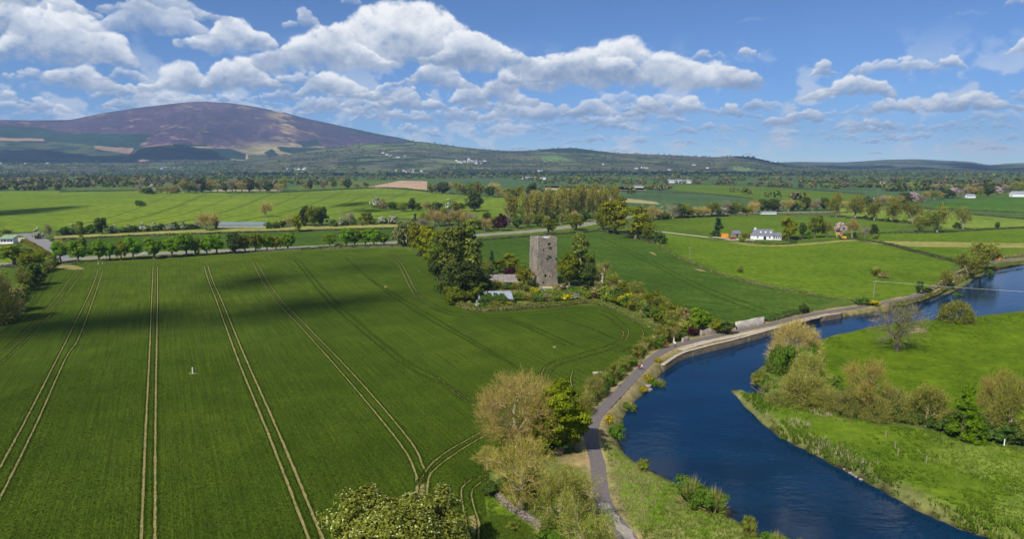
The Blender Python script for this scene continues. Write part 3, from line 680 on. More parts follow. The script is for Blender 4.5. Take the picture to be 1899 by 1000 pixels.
def col_mountain(PX, PY, n, m, rs):
    H, W = PX.shape
    f = fbm2(rs, H, W, 6, 5, .62, 5.0)
    g = fbm2(rs, H, W, 5, 5, .6, 10)
    C_ = np.zeros((H, W, 3)); C_[:] = HEATH
    L3(C_, smst(.45, .7, n), HEATH2)
    L3(C_, smst(.66, .72, f + .25 * (m - .5)) * .8, (.24, .17, .12))
    L3(C_, smst(.55, .75, g) * .55, (.07, .045, .07))
    gul = fbm2(rs, H, W, 45, 5, .62, .14); L3(C_, smst(.54, .66, gul) * .22 * (PY > 198), (.035, .030, .045)); L3(C_, smst(.60, .68, fbm2(rs, H, W, 14, 5, .65, 1.2)) * .35, (.17, .12, .11))
    # slopes of grass below the heather
    L3(C_, smst(0, 1, (PY - (266 + 16 * (m - .5))) / 8) * (PX > 255) * smst(.38, .55, f), CLEAR)
    L3(C_, smst(0, 1, (PY - (276 + 16 * (n - .5))) / 8) * (PX > 300) * smst(.3, .5, m), GRASSY)
    L3(C_, np.exp(-((PX - 528 + (250 - PY) * .15) / 26) ** 2) * smst(.42, .6, f) * (PY > 205), (.36, .26, .14))
    L3(C_, np.exp(-((PX - 500) / 48) ** 2) * smst(258, 275, PY), (.34, .28, .15))
    low = smst(0, 1, (PY - (282 + 10 * (m - .5))) / 6)
    L3(C_, low * (PX > 460), WOOD)
    def block(poly, c, e=0):
        mk = in_poly(PX + (m - .5) * 10, PY + (f - .5) * 3, poly); L3(C_, mk.astype(float), c)
    block([(-300, 238), (0, 234), (70, 236), (130, 247), (285, 248), (262, 268), (245, 282), (240, 320), (-300, 320)], CON)
    L3(C_, in_poly(PX, PY, [(-300, 262), (100, 262), (240, 276), (245, 330), (-300, 330)]) * smst(.40, .56, f), WOOD)
    block([(0, 255), (80, 257), (84, 261), (0, 261)], CLEAR); block([(172, 270), (248, 275), (240, 286), (176, 276)], CLEAR)
    block([(255, 272), (430, 276), (458, 286), (456, 296), (244, 296)], CON); block([(320, 266), (385, 268), (384, 272), (318, 271)], CON)
    block([(515, 272), (600, 275), (640, 285), (590, 300), (560, 290), (520, 280)], CON); block([(548, 262), (590, 260), (598, 271), (560, 272)], CON)
    block([(600, 272), (672, 274), (680, 280), (606, 280)], CON); block([(490, 283), (505, 276), (526, 296), (512, 298)], CON)
    block([(600, 222), (640, 233), (700, 246), (772, 259), (776, 266), (740, 262), (680, 249), (610, 230)], CON)
    block([(680, 250), (760, 262), (775, 274), (690, 278)], HEATH)
    return C_
def col_hill(PX, PY, n, m, rs):
    H, W = PX.shape
    f = fbm2(rs, H, W, 3.5, 4, .65, 5.0); g = fbm2(rs, H, W, 8, 3, .5, 7.0)
    C_ = np.zeros((H, W, 3)); C_[:] = (.072, .074, .050)
    L3(C_, smst(.50, .60, f), (.105, .098, .066)); L3(C_, smst(.58, .64, g) * .75, (.10, .135, .055)); L3(C_, smst(.62, .66, fbm2(rs, H, W, 3, 3, .5, 8)) * .8, (.14, .175, .065))
    L3(C_, smst(.56, .64, fbm2(rs, H, W, 4, 4, .6, 9)), (.026, .048, .034))
    L3(C_, in_poly(PX, PY + (f - .5) * 4, [(985, 279), (1015, 276), (1060, 273), (1110, 279), (1140, 285), (1040, 284)]).astype(float), (.022, .040, .034))
    L3(C_, in_poly(PX, PY, [(1000, 290), (1035, 288), (1060, 298), (1010, 300)]).astype(float), (.12, .20, .06))
    L3(C_, in_poly(PX, PY + (f - .5) * 5, [(1200, 286), (1440, 290), (1440, 296), (1340, 296), (1200, 294)]) * smst(.4, .6, f), (.13, .10, .07))
    L3(C_, in_poly(PX, PY + (f - .5) * 3, [(1360, 308), (1400, 313), (1380, 318), (1350, 312)]).astype(float), (.15, .21, .08))
    return C_
def col_ridge(PX, PY, n, m, rs):
    H, W = PX.shape; f = fbm2(rs, H, W, 4, 4, .6, 6.0)
    C_ = np.zeros((H, W, 3)); C_[:] = (.080, .095, .065)
    L3(C_, smst(.5, .6, f), (.11, .125, .07)); L3(C_, smst(.55, .64, fbm2(rs, H, W, 5, 3, .5, 6)), (.022, .042, .036))
    L3(C_, smst(312, 322, PY) * smst(.5, .58, f), (.11, .16, .07))
    L3(C_, ((PX > 1850) * (PY < 309)).astype(float), (.09, .14, .06))
    return C_
M_moor = m_attr('moorland', .012, .45, .0016); M_hill = m_attr('wooded_slopes', .02, .5, .004)
mtn, _ = ridge('mountain', SKY_L, 5200, 8000, 11500, 150, lambda t: .13 * t + .87 * (t ** 1.25), col_mountain, M_moor, 70, 11, 1300)
rr = lambda px: np.interp(px, [-300, 500, 800, 1450, 2200], [5200, 5200, 5600, 5400, 4700])
hil, _ = ridge('hills', HILL_L, 3300, rr, 8000, 90, lambda t: .25 * t + .75 * t ** 1.6, col_hill, M_hill, 26, 12, 1100)
rid, _ = ridge('far_hills', RIDGE_R, 5200, 9000, 11800, 60, lambda t: .3 * t + .7 * t ** 1.5, col_ridge, M_hill, 50, 13, 600)

# ================================================================== PLANTS
def unit(a): return a / (np.linalg.norm(a, axis=-1, keepdims=True) + 1e-9)
def leaf_quads(Cn, Nn, size, r, asp=1.5):
    n = len(Cn); a = unit(np.cross(Nn, unit(r.normal(size=(n, 3))))); b = np.cross(Nn, a)
    s = (size if not np.isscalar(size) else np.full(n, size)) * r.uniform(.65, 1.35, n)
    s = s[:, None]; w = s * .5 / math.sqrt(asp); h = s * .5 * math.sqrt(asp)
    V = np.stack([Cn + a * h, Cn + b * w + Nn * s * .08, Cn - a * h, Cn - b * w + Nn * s * .08], 1).reshape(-1, 3)
    return V, np.arange(4 * n).reshape(n, 4)
def prisms(segs, n=5):
    """segs: (p0, p1, r0, r1) -> tapered prisms"""
    S = np.array([(*a, *b, c, d) for a, b, c, d in segs], float); p0, p1, r0, r1 = S[:, :3], S[:, 3:6], S[:, 6], S[:, 7]
    d = unit(p1 - p0); h = np.where(np.abs(d[:, 2:3]) > .9, np.array([[1., 0, 0]]), np.array([[0, 0, 1.]]))
    a = unit(np.cross(d, h)); b = np.cross(d, a); V = np.zeros((len(S), 2 * n, 3))
    for k in range(n):
        o = a * math.cos(2 * math.pi * k / n) + b * math.sin(2 * math.pi * k / n)
        V[:, k] = p0 + o * r0[:, None]; V[:, n + k] = p1 + o * r1[:, None]
    base = (np.arange(len(S)) * 2 * n)[:, None]
    Fq = np.concatenate([base + np.array([[k, (k + 1) % n, n + (k + 1) % n, n + k]]) for k in range(n)])
    return V.reshape(-1, 3), Fq
def twig_tris(p0, p1, w, r):
    d = unit(p1 - p0); s = unit(np.cross(d, r.normal(size=p0.shape)))
    V = np.stack([p0 + s * w / 2, p0 - s * w / 2, p1], 1).reshape(-1, 3)
    return V, np.arange(len(V)).reshape(-1, 3)
def skeleton(T, base, r, r_tip=.02, first=.3, bend=.12):
    """a branching frame from the base out to the target points T: each limb heads for its share of them"""
    segs = []
    def go(p, idx, dr, depth):
        n = len(idx); rad = r_tip * n ** .5
        if n <= 1 or depth > 9:
            for k in idx: segs.append((p, T[k], r_tip * 1.1, r_tip * .6))
            return
        c = T[idx].mean(0)
        if depth == 0: groups = [idx]
        else:
            kk = 3 if (n > 14 and r.random() < .55) else 2
            cent = T[r.choice(idx, kk, replace=False)]
            for _ in range(3):
                lab = np.argmin(((T[idx][:, None] - cent[None]) ** 2).sum(-1), 1)
                cent = np.array([T[idx][lab == q].mean(0) if (lab == q).any() else cent[q] for q in range(kk)])
            groups = [idx[lab == q] for q in range(kk) if (lab == q).any()]
            if len(groups) == 1: groups = [idx[:n // 2], idx[n // 2:]]
        for g in groups:
            c = T[g].mean(0); L = np.linalg.norm(c - p)
            fr = first if depth == 0 else (.42 if len(g) > 2 else .6)
            tgt = p + (c - p) * fr
            if depth == 0: tgt = p + (c - p) * fr; tgt[:2] = p[:2] + (tgt[:2] - p[:2]) * .4
            tgt = tgt + r.normal(size=3) * L * bend * .35
            rr_ = r_tip * len(g) ** .5
            segs.append((p, tgt, min(rad, rr_ * 1.35) if depth else rad * 1.35, rr_)); go(tgt, g, tgt - p, depth + 1)
    go(np.array(base, float), np.arange(len(T)), None, 0)
    return segs
def lobed(r, W, H, z0, n_lobes, shape='round', lr=(.22, .34)):
    """sub-crown balls filling an uneven crown of width W from z0 to H"""
    out = []; hc = (H - z0) / 2; zc = z0 + hc
    for k in range(n_lobes):
        d = unit(r.normal(size=3)); q = r.uniform(.35, .78)
        rad = r.uniform(*lr)
        x, y, z = d[0] * q * W / 2, d[1] * q * W / 2, d[2] * q * hc
        if shape == 'cone':
            t = r.random() ** 1.05; a = r.uniform(0, 6.28); w = (1 - t) ** .8 * .72 * r.uniform(.5, 1); x, y, z = math.cos(a) * w * W / 2, math.sin(a) * w * W / 2, (t * 1.8 - .9) * hc; rad *= (1.1 - t * .55)
        elif shape == 'column':
            t = r.random(); a = r.uniform(0, 6.28); w = .55 * r.random() ** .5 * (1 - .45 * t); x, y, z = math.cos(a) * w * W / 2, math.sin(a) * w * W / 2, (t * 1.75 - .9) * hc
        elif shape == 'dome':
            z = abs(z) * 1.25 - hc * .55
        out.append((np.array([x, y, zc + z]), rad * W * .5 * (1.25 if shape != 'column' else 1.3)))
    return out
def leafy(r, W, H, z0, nl, leaves, size, shape='round', up=.35, lr=(.30, .46), sub=9):
    L = lobed(r, W, H, z0, nl, shape, lr); Cn = []; Nn = []; per = max(8, leaves // (nl * sub))
    for c, rad in L:
        D = unit(r.normal(size=(sub, 3)) + np.array([0, 0, .25]))
        for d in D:
            cc = c + d * rad * r.uniform(.6, .95); sr = rad * r.uniform(.34, .6)
            e = unit(r.normal(size=(per, 3)) + d * .5); q = r.uniform(.55, 1.05, (per, 1))
            Cn.append(cc + e * q * sr * np.array([1.15, 1.15, .8])); Nn.append(unit(e + d * .7 + np.array([0, 0, up]) + r.normal(size=(per, 3)) * .55))
    Cn = np.concatenate(Cn); Nn = np.concatenate(Nn)
    k = Cn[:, 2] > .15; return Cn[k], Nn[k], L
def proto_leafy(seed, W, H, z0, nl, leaves, size, mleaf, mbark, shape='round', rt=None, extra=None, asp=1.5, lr=(.30, .46), sub=9):
    r = np.random.default_rng(seed)
    Cn, Nn, L = leafy(r, W, H, z0, nl, leaves, size, shape, lr=lr, sub=sub)
    V, Fq = leaf_quads(Cn, Nn, size, r, asp); mats = [mleaf]; mi = np.zeros(len(Fq), int)
    if extra:                                          # blossom or candles standing on the outer leaves
        mx, frac, sz, outw = extra
        c0 = np.array([0, 0, z0 + (H - z0) * .45]); e = unit(Cn - c0)
        lit = np.where((Nn * np.array([0, 0, 1])).sum(1) > -.2)[0]; pick_ = r.choice(lit, int(len(lit) * frac), replace=False)
        V2, F2 = leaf_quads(Cn[pick_] + e[pick_] * outw, unit(Nn[pick_] + np.array([0, 0, .5])), sz, r, 1.8)
        Fq = np.concatenate([Fq, F2 + len(V)]); V = np.concatenate([V, V2]); mats.append(mx); mi = np.concatenate([mi, np.ones(len(F2), int)])
    crown = np_mesh('crown', V, Fq, mats, mi)
    T = np.concatenate([c + r.normal(size=(3, 3)) * rad * .35 for c, rad in L])
    tv, tf = prisms(skeleton(T, (0, 0, -.3), r, rt or W * .006, .35), 6)
    return dict(W=W, H=H, parts=[('trunk', np_mesh('trunk', tv, tf, mbark)), ('crown', crown)])
def proto_twiggy(seed, W, H, z0, tips, twigs, tw, tl, mtwig, mbark, buds=0, bsize=.2, mbud=None, shape='round', up=.5, rt=.018, first=.32, shell=.45):
    """a tree still bare or only breaking into leaf: limbs, branches, and a haze of fine twigs with buds"""
    r = np.random.default_rng(seed); hc = (H - z0) / 2
    T = []
    lob = lobed(r, W, H, z0, 12, 'round', (.3, .42)) if shape == 'open' else None
    while len(T) < tips:
        if lob:
            c, rad = lob[r.integers(len(lob))]; p = c + unit(r.normal(size=3)) * rad * r.uniform(.3, 1.0)
        else:
            d = unit(r.normal(size=3)); q = r.uniform(shell, 1) ** .6
            p = np.array([d[0] * q * W / 2, d[1] * q * W / 2, z0 + hc + d[2] * q * hc])
            if shape == 'dome': p[2] = max(.3, z0 + (H - z0) * max(.02, (abs(d[2]) * q)) )
            if shape == 'column':
                t = r.random(); a = r.uniform(0, 6.28); w = r.random() ** .5 * math.sin(math.pi * (.12 + .8 * t)) ; p = np.array([math.cos(a) * w * W / 2, math.sin(a) * w * W / 2, z0 + (H - z0) * t])
        if p[2] > .3: T.append(p)
    T = np.array(T); segs = skeleton(T, (0, 0, -.3), r, rt, first)
    big = [s for s in segs if s[2] > rt * 2.4]; small = [s for s in segs if s[2] <= rt * 2.4]
    tv, tf = prisms(big, 6)
    sv, sf = prisms(small, 3)
    c0 = np.array([0, 0, z0 + hc * .5])
    idx = r.integers(0, len(T), twigs); p0 = T[idx] + r.normal(size=(twigs, 3)) * tl * .35
    ends = np.array([s[0] for s in small]); j = r.random(twigs) < .4; k2 = r.integers(0, len(ends), twigs); p0[j] = ends[k2][j] + r.normal(size=(j.sum(), 3)) * tl * .2
    d = unit(unit(p0 - c0) * .8 + np.array([0, 0, up]) + r.normal(size=(twigs, 3)) * .5)
    p1 = p0 + d * (tl * r.uniform(.5, 1.3, (twigs, 1)))
    qv, qf = twig_tris(p0, p1, tw, r)
    V = np.concatenate([sv, qv]); Fs = [sf, qf + len(sv)]; mats = [mtwig]; mi = np.zeros(len(sf) + len(qf), int)
    if buds:
        ib = r.integers(0, twigs, buds); cb = p0[ib] + (p1 - p0)[ib] * r.uniform(.3, 1.05, (buds, 1)) + r.normal(size=(buds, 3)) * tl * .1
        bv, bf = leaf_quads(cb, unit(r.normal(size=(buds, 3)) + np.array([0, 0, .5])), bsize, r)
        Fs = [np.concatenate([sf, bf + len(V)]), qf + len(sv)]; V = np.concatenate([V, bv]); mats.append(mbud)
        mi = np.concatenate([np.zeros(len(sf), int), np.ones(len(bf), int), np.zeros(len(qf), int)])
    return dict(W=W, H=H, parts=[('trunk', np_mesh('trunk', tv, tf, mbark)), ('crown', np_mesh('crown', V, Fs, mats, mi))])
def proto_shrub(seed, W, H, leaves, size, mleaf, mstem, shape='dome', nl=8, extra=None, twigs=0, mtw=None):
    r = np.random.default_rng(seed)
    Cn, Nn, L = leafy(r, W, H, 0.05, nl, leaves, size, shape, lr=(.32, .5), sub=6)
    Cn[:, 2] = np.where(Cn[:, 2] < .1, .1 + r.random(len(Cn)) * H * .3, Cn[:, 2])
    V, Fq = leaf_quads(Cn, Nn, size, r); mats = [mleaf]; mi = np.zeros(len(Fq), int)
    if extra:
        mx, frac, sz = extra; pk = r.choice(len(Cn), int(len(Cn) * frac), replace=False); pk = pk[Cn[pk, 2] > H * .3]
        V2, F2 = leaf_quads(Cn[pk] + Nn[pk] * sz * .4, unit(Nn[pk] + np.array([0, -.2, .5])), sz, r, 1.2)
        Fq = np.concatenate([Fq, F2 + len(V)]); V = np.concatenate([V, V2]); mats.append(mx); mi = np.concatenate([mi, np.ones(len(F2), int)])
    T = np.stack([r.normal(size=14) * W * .22, r.normal(size=14) * W * .22, r.uniform(.35, .85, 14) * H], 1)
    segs = [((x * .2, y * .2, -.2), (x, y, z), W * .012, W * .004) for x, y, z in T]
    sv, sf = prisms(segs, 4)
    if twigs:
        d = unit(r.normal(size=(twigs, 3)) + np.array([0, 0, .6])); d[:, 2] = np.abs(d[:, 2])
        p0 = d * np.array([W / 2, W / 2, H]) * .55; p1 = d * np.array([W / 2, W / 2, H]) * r.uniform(.8, 1.12, (twigs, 1)); qv, qf = twig_tris(p0, p1, size * .22, r)
        return dict(W=W, H=H, parts=[('stem', np_mesh('stem', np.concatenate([sv, qv]), [sf, qf + len(sv)], mtw or mstem)), ('foliage', np_mesh('foliage', V, Fq, mats, mi))])
    return dict(W=W, H=H, parts=[('stem', np_mesh('stem', sv, sf, mstem)), ('foliage', np_mesh('foliage', V, Fq, mats, mi))])

L_lime = m_leaf('lime_leaves', (0.170, 0.288, 0.014), .35, .012, .35)
L_green = m_leaf('green_leaves', (0.105, 0.190, 0.017), .38, .015, .3)
L_olive = m_leaf('olive_leaves', (0.172, 0.205, 0.016), .38, .015, .35)
L_gold = m_leaf('golden_leaves', (0.226, 0.229, 0.013), .35, .012, .35)
L_dark = m_leaf('dark_leaves', (0.056, 0.078, 0.018), .4, .01, .15)
L_ivy = m_leaf('ivy_leaves', (0.074, 0.126, 0.022), .4, .01, .2)
L_con = m_leaf('needles', (0.039, 0.078, 0.030), .35, .01, .1)
L_cop = m_leaf('copper_leaves', (.060, .020, .026), .35, .01, .2)
L_white = m_leaf('white_blossom', (.62, .62, .50), .2, .01, .25)
L_pink = m_leaf('pink_blossom', (.55, .42, .40), .2, .01, .25)
L_candle = m_leaf('cream_candles', (.55, .58, .26), .25, .01, .25)
L_chest = m_leaf('chestnut_leaves', (0.185, 0.195, 0.026), .42, .012, .3)
L_bud = m_leaf('opening_buds', (0.285, 0.295, 0.028), .35, .015, .35)
L_budg = m_leaf('young_leaves', (0.24, 0.28, 0.02), .35, .015, .35)
L_gorse = m_leaf('gorse_flowers', (0.52, 0.42, 0.012), .25, .01, .2)
L_brown = m_leaf('brown_buds', (0.26, 0.225, 0.085), .3, .012, .25)
L_scrub = m_leaf('scrub_leaves', (0.175, 0.205, 0.026), .42, .02, .3)
T_tan = m_leaf('tan_twigs', (0.48, 0.365, 0.11), .25, .008, .05)
T_grey = m_leaf('grey_twigs', (0.3, 0.262, 0.19), .25, .008, .05)
T_oliv = m_leaf('olive_twigs', (0.38, 0.33, 0.11), .25, .008, .05)
B_bark = m_plain('brown_bark', (.15, .12, .085), .95, .35, 4)
B_grey = m_plain('grey_bark', (.30, .265, .205), .95, .3, 4)
B_pale = m_plain('pale_bark', (.60, .56, .47), .9, .2, 3)
B_tan = m_plain('tan_bark', (.36, .29, .17), .9, .25, 3)

PR = {}
def reg(kind, *ps): PR.setdefault(kind, []).extend(ps)
# near trees (within about 170 m)
reg('near_bare', proto_twiggy(21, 15, 14.5, 1.4, 640, 16000, .038, 1.1, T_tan, B_tan, 6500, .13, L_bud, 'round', .40, .019, .15, .30))
reg('near_bud', proto_twiggy(22, 14, 13, 1.5, 330, 5200, .042, 1.1, T_tan, B_tan, 7000, .17, L_bud, 'open', .45, .028, .33, .3),
    proto_twiggy(23, 13, 13, 1.8, 300, 4600, .042, 1.15, T_oliv, B_tan, 8000, .18, L_budg, 'open', .5, .028, .35, .3))
reg('near_leafy', proto_leafy(24, 10, 13.5, .8, 40, 36000, .28, m_leaf('sycamore_leaves', (0.215, 0.262, 0.01), .42, .012, .35), B_bark, extra=None, sub=8, lr=(.18, .32)), proto_leafy(25, 7, 12, .8, 24, 15000, .28, m_leaf('sycamore_leaves', (0.215, 0.262, 0.01), .42, .012, .35), B_bark, sub=8, lr=(.16, .32)))
reg('near_chestnut', proto_leafy(26, 17, 11.5, 1.0, 46, 52000, .30, L_chest, B_bark, lr=(.15, .27), extra=(L_candle, .15, .19, .10), asp=1.8, sub=8))
reg('near_ivy', proto_shrub(27, 4, 4.5, 4200, .22, L_ivy, B_bark))
reg('near_shrub', proto_shrub(28, 5, 3.8, 5200, .20, L_green, B_bark, twigs=500, mtw=T_oliv), proto_shrub(29, 4, 3, 4200, .18, L_scrub, B_bark, twigs=500, mtw=T_tan))
reg('near_willow', proto_twiggy(30, 13, 10, .3, 420, 12000, .06, 1.5, T_grey, B_grey, 4200, .20, L_brown, 'dome', .75, .016, .12, .5))
reg('near_scrub', proto_twiggy(31, 9, 6.5, .3, 260, 5600, .05, 1.2, T_oliv, B_grey, 9000, .19, L_scrub, 'dome', .6, .014, .12, .4), proto_twiggy(32, 8, 6, .3, 240, 6400, .05, 1.2, T_oliv, B_grey, 7000, .19, L_budg, 'dome', .6, .014, .12, .4))
reg('near_gaunt', proto_twiggy(33, 19, 19, 1.2, 300, 4800, .05, 1.4, m_leaf('dead_twigs', (.25, .20, .13), .3, .01, .05), B_bark, 900, .22, L_olive, 'round', .1, .030, .36, .15))
reg('near_tall', proto_twiggy(34, 12, 17, 1.5, 300, 4200, .05, 1.4, T_tan, B_tan, 5200, .20, L_bud, 'open', .6, .026, .3, .25), proto_twiggy(35, 13, 14, 1.2, 320, 5200, .05, 1.3, T_oliv, B_tan, 7500, .25, L_budg, 'open', .55, .024, .28, .25))
reg('near_bright', proto_leafy(36, 9, 12.5, .6, 28, 15000, .32, m_leaf('fresh_leaves', (0.15, 0.27, 0.01), .32, .01, .4), B_bark, 'cone', sub=8, lr=(.2, .34)))
# trees in the middle distance
for s in range(3):
    reg('lime', proto_leafy(40 + s, 11, 11, 3.0, 15, 3600, .62, L_lime, B_bark, lr=(.26, .40))); reg('olive', proto_leafy(45 + s, 12, 12, 1.6, 17, 3800, .62, L_olive, B_bark, lr=(.22, .40)))
    reg('bare', proto_twiggy(50 + s, 12, 12, 1.5, 160, 2600, .10, 1.6, T_tan if s else T_grey, B_grey, 1300, .35, L_brown, 'open', .5, .035, .3, .3))
    reg('bud', proto_twiggy(55 + s, 12, 12, 1.2, 150, 2000, .10, 1.6, T_oliv, B_grey, 2200, .55, (L_olive, L_budg, L_olive)[s], 'open', .5, .035, .3, .25))
    reg('shrub', proto_shrub(60 + s, 6, 4.5, 900, .55, (L_green, L_scrub, L_ivy)[s], B_bark)); reg('scrub', proto_shrub(65 + s, 6, 4.5, 800, .55, (L_scrub, L_olive, L_brown)[s], B_grey, twigs=250, mtw=T_tan))
    reg('thin', proto_twiggy(70 + s, 5.5, 19, 4, 70, 800, .13, 1.8, T_tan, B_tan, 800, .60, (L_budg, L_olive, L_bud)[s], 'column', .9, .05, .5, .2))
reg('gold', proto_leafy(75, 12, 12, 1.0, 19, 4600, .60, L_gold, B_bark, lr=(.2, .38)), proto_leafy(76, 10, 12, 1.0, 17, 4200, .58, L_gold, B_bark, lr=(.2, .38)))
reg('dark', proto_leafy(77, 12, 12, .8, 15, 3400, .8, L_dark, B_bark), proto_leafy(78, 10, 11, .8, 13, 3000, .75, L_ivy, B_bark))
reg('bigdark', proto_leafy(79, 18, 20, .3, 26, 9000, .75, L_dark, B_bark, 'dome', sub=10))
reg('ivied', proto_leafy(80, 12, 26, 1, 24, 8000, .75, m_leaf('poplar_leaves', (0.171, 0.207, 0.035), .4, .012, .25), B_grey, 'column', sub=9), proto_leafy(81, 10, 20, 5, 18, 5200, .7, m_leaf('poplar_leaves', (0.171, 0.207, 0.035), .4, .012, .25), B_tan, 'column', sub=9))
reg('needle', proto_leafy(82, 6, 13, .6, 16, 2600, .6, L_con, B_bark, 'cone'))
reg('copper', proto_leafy(83, 10, 11, .6, 13, 2800, .7, L_cop, B_bark))
reg('pale', proto_leafy(84, 14, 14, 1, 16, 3800, .75, m_leaf('pale_leaves', (.19, .22, .06), .4, .01, .3), B_bark, extra=(L_candle, .28, .55, .2)))
reg('may', proto_shrub(85, 7, 5, 1000, .55, L_green, B_bark, extra=(L_white, .42, .55)), proto_shrub(86, 7, 5, 1000, .55, L_scrub, B_bark, extra=(L_white, .75, .55)))
reg('pink', proto_leafy(87, 9, 9, 1, 11, 2000, .6, L_pink, B_bark))
reg('birch', proto_twiggy(88, 8, 14, 4, 120, 1800, .09, 1.4, T_oliv, B_pale, 900, .4, L_olive, 'open', .4, .05, .5, .25))
reg('gorse', proto_shrub(89, 4, 2.6, 900, .35, L_budg, B_bark, extra=(L_gorse, .6, .4)))
reg('coppershrub', proto_shrub(90, 5, 4, 900, .5, L_cop, B_bark)); reg('darkshrub', proto_shrub(91, 5, 4, 900, .5, L_dark, B_bark), proto_shrub(92, 6, 4, 900, .5, L_ivy, B_bark))
reg('roundbush', proto_twiggy(93, 11, 7.5, .2, 260, 6000, .07, 1.1, T_oliv, B_grey, 6000, .34, L_olive, 'dome', .5, .014, .1, .55))
reg('dome', proto_twiggy(94, 16, 14, .3, 420, 12000, .075, 1.6, T_tan, B_grey, 5200, .24, L_brown, 'dome', .7, .02, .14, .5))

ORD = ['', 'first', 'second', 'third', 'fourth', 'fifth', 'sixth', 'seventh', 'eighth', 'ninth', 'tenth', 'eleventh', 'twelfth', 'thirteenth', 'fourteenth', 'fifteenth', 'sixteenth', 'seventeenth', 'eighteenth', 'nineteenth', 'twentieth']
ORD += ['twenty-' + o for o in ORD[1:10]] + ['thirtieth'] + ['thirty-' + o for o in ORD[1:10]] + ['fortieth'] + ['forty-' + o for o in ORD[1:10]] + ['fiftieth']
used = {}; prnd = random.Random(8); NPL = [0]
NAMES = dict(shrub='shrub', scrub='shrub', may='hawthorn_bush', gorse='gorse_bush', coppershrub='shrub', darkshrub='shrub', roundbush='willow_bush', near_shrub='shrub', near_ivy='shrub', near_scrub='scrub_bush', near_willow='willow_bush', dome='willow_tree')
def put(kind, x, y, h, w, label, group=None, cat=None, name=None, var=None, z=None):
    L = PR[kind]; k = used.get(kind, 0); used[kind] = k + 1; p = L[(k if var is None else var) % len(L)]
    nm = name or NAMES.get(kind, kind + '_tree' if False else 'tree')
    root = empty(nm, (x, y, (ground_z(x, y) if z is None else z)), prnd.uniform(0, 6.28)); s = w / p['W']; root.scale = (s, s, h / p['H'])
    tag(root, label, cat or ('bush' if nm.endswith(('bush', 'shrub')) else 'tree'), group)
    for pn, me in p['parts']: obj(pn, me, root)
    NPL[0] += 1
    return root
def T(kind, px, by, top, wpx, label, group=None, name=None, var=None, cat=None):
    """plant seen in the photo with its foot at (px, by), its top at row top, wpx wide"""
    x, y = gp(px, by); h = max(.6, zat(x, y, top)); w = max(.5, wpx * dep(x, y) / F)
    return put(kind, x, y, h, w, label, group, cat, name, var)
def row(kinds, pts, n, hpx, wpx, what, where, group, name=None, jx=.35, jy=.8, seed=0):
    """a run of plants along a line of photo points, numbered from the left"""
    r = random.Random(seed + n); P = np.array(pts, float); s = np.concatenate([[0], np.cumsum(np.hypot(*np.diff(P, axis=0).T))])
    for k in range(n):
        t = (k + .5 + r.uniform(-jx, jx)) / n * s[-1]; px = np.interp(t, s, P[:, 0]); by = np.interp(t, s, P[:, 1]) + r.uniform(-jy, jy)
        kd = kinds[k % len(kinds)] if isinstance(kinds, list) else kinds; hh = r.uniform(*hpx); ww = r.uniform(*wpx)
        wh = what[kd] if isinstance(what, dict) else what
        T(kd, px, by, by - hh, ww, f'{wh}, {ORD[k + 1]} from left {where}', group, name)
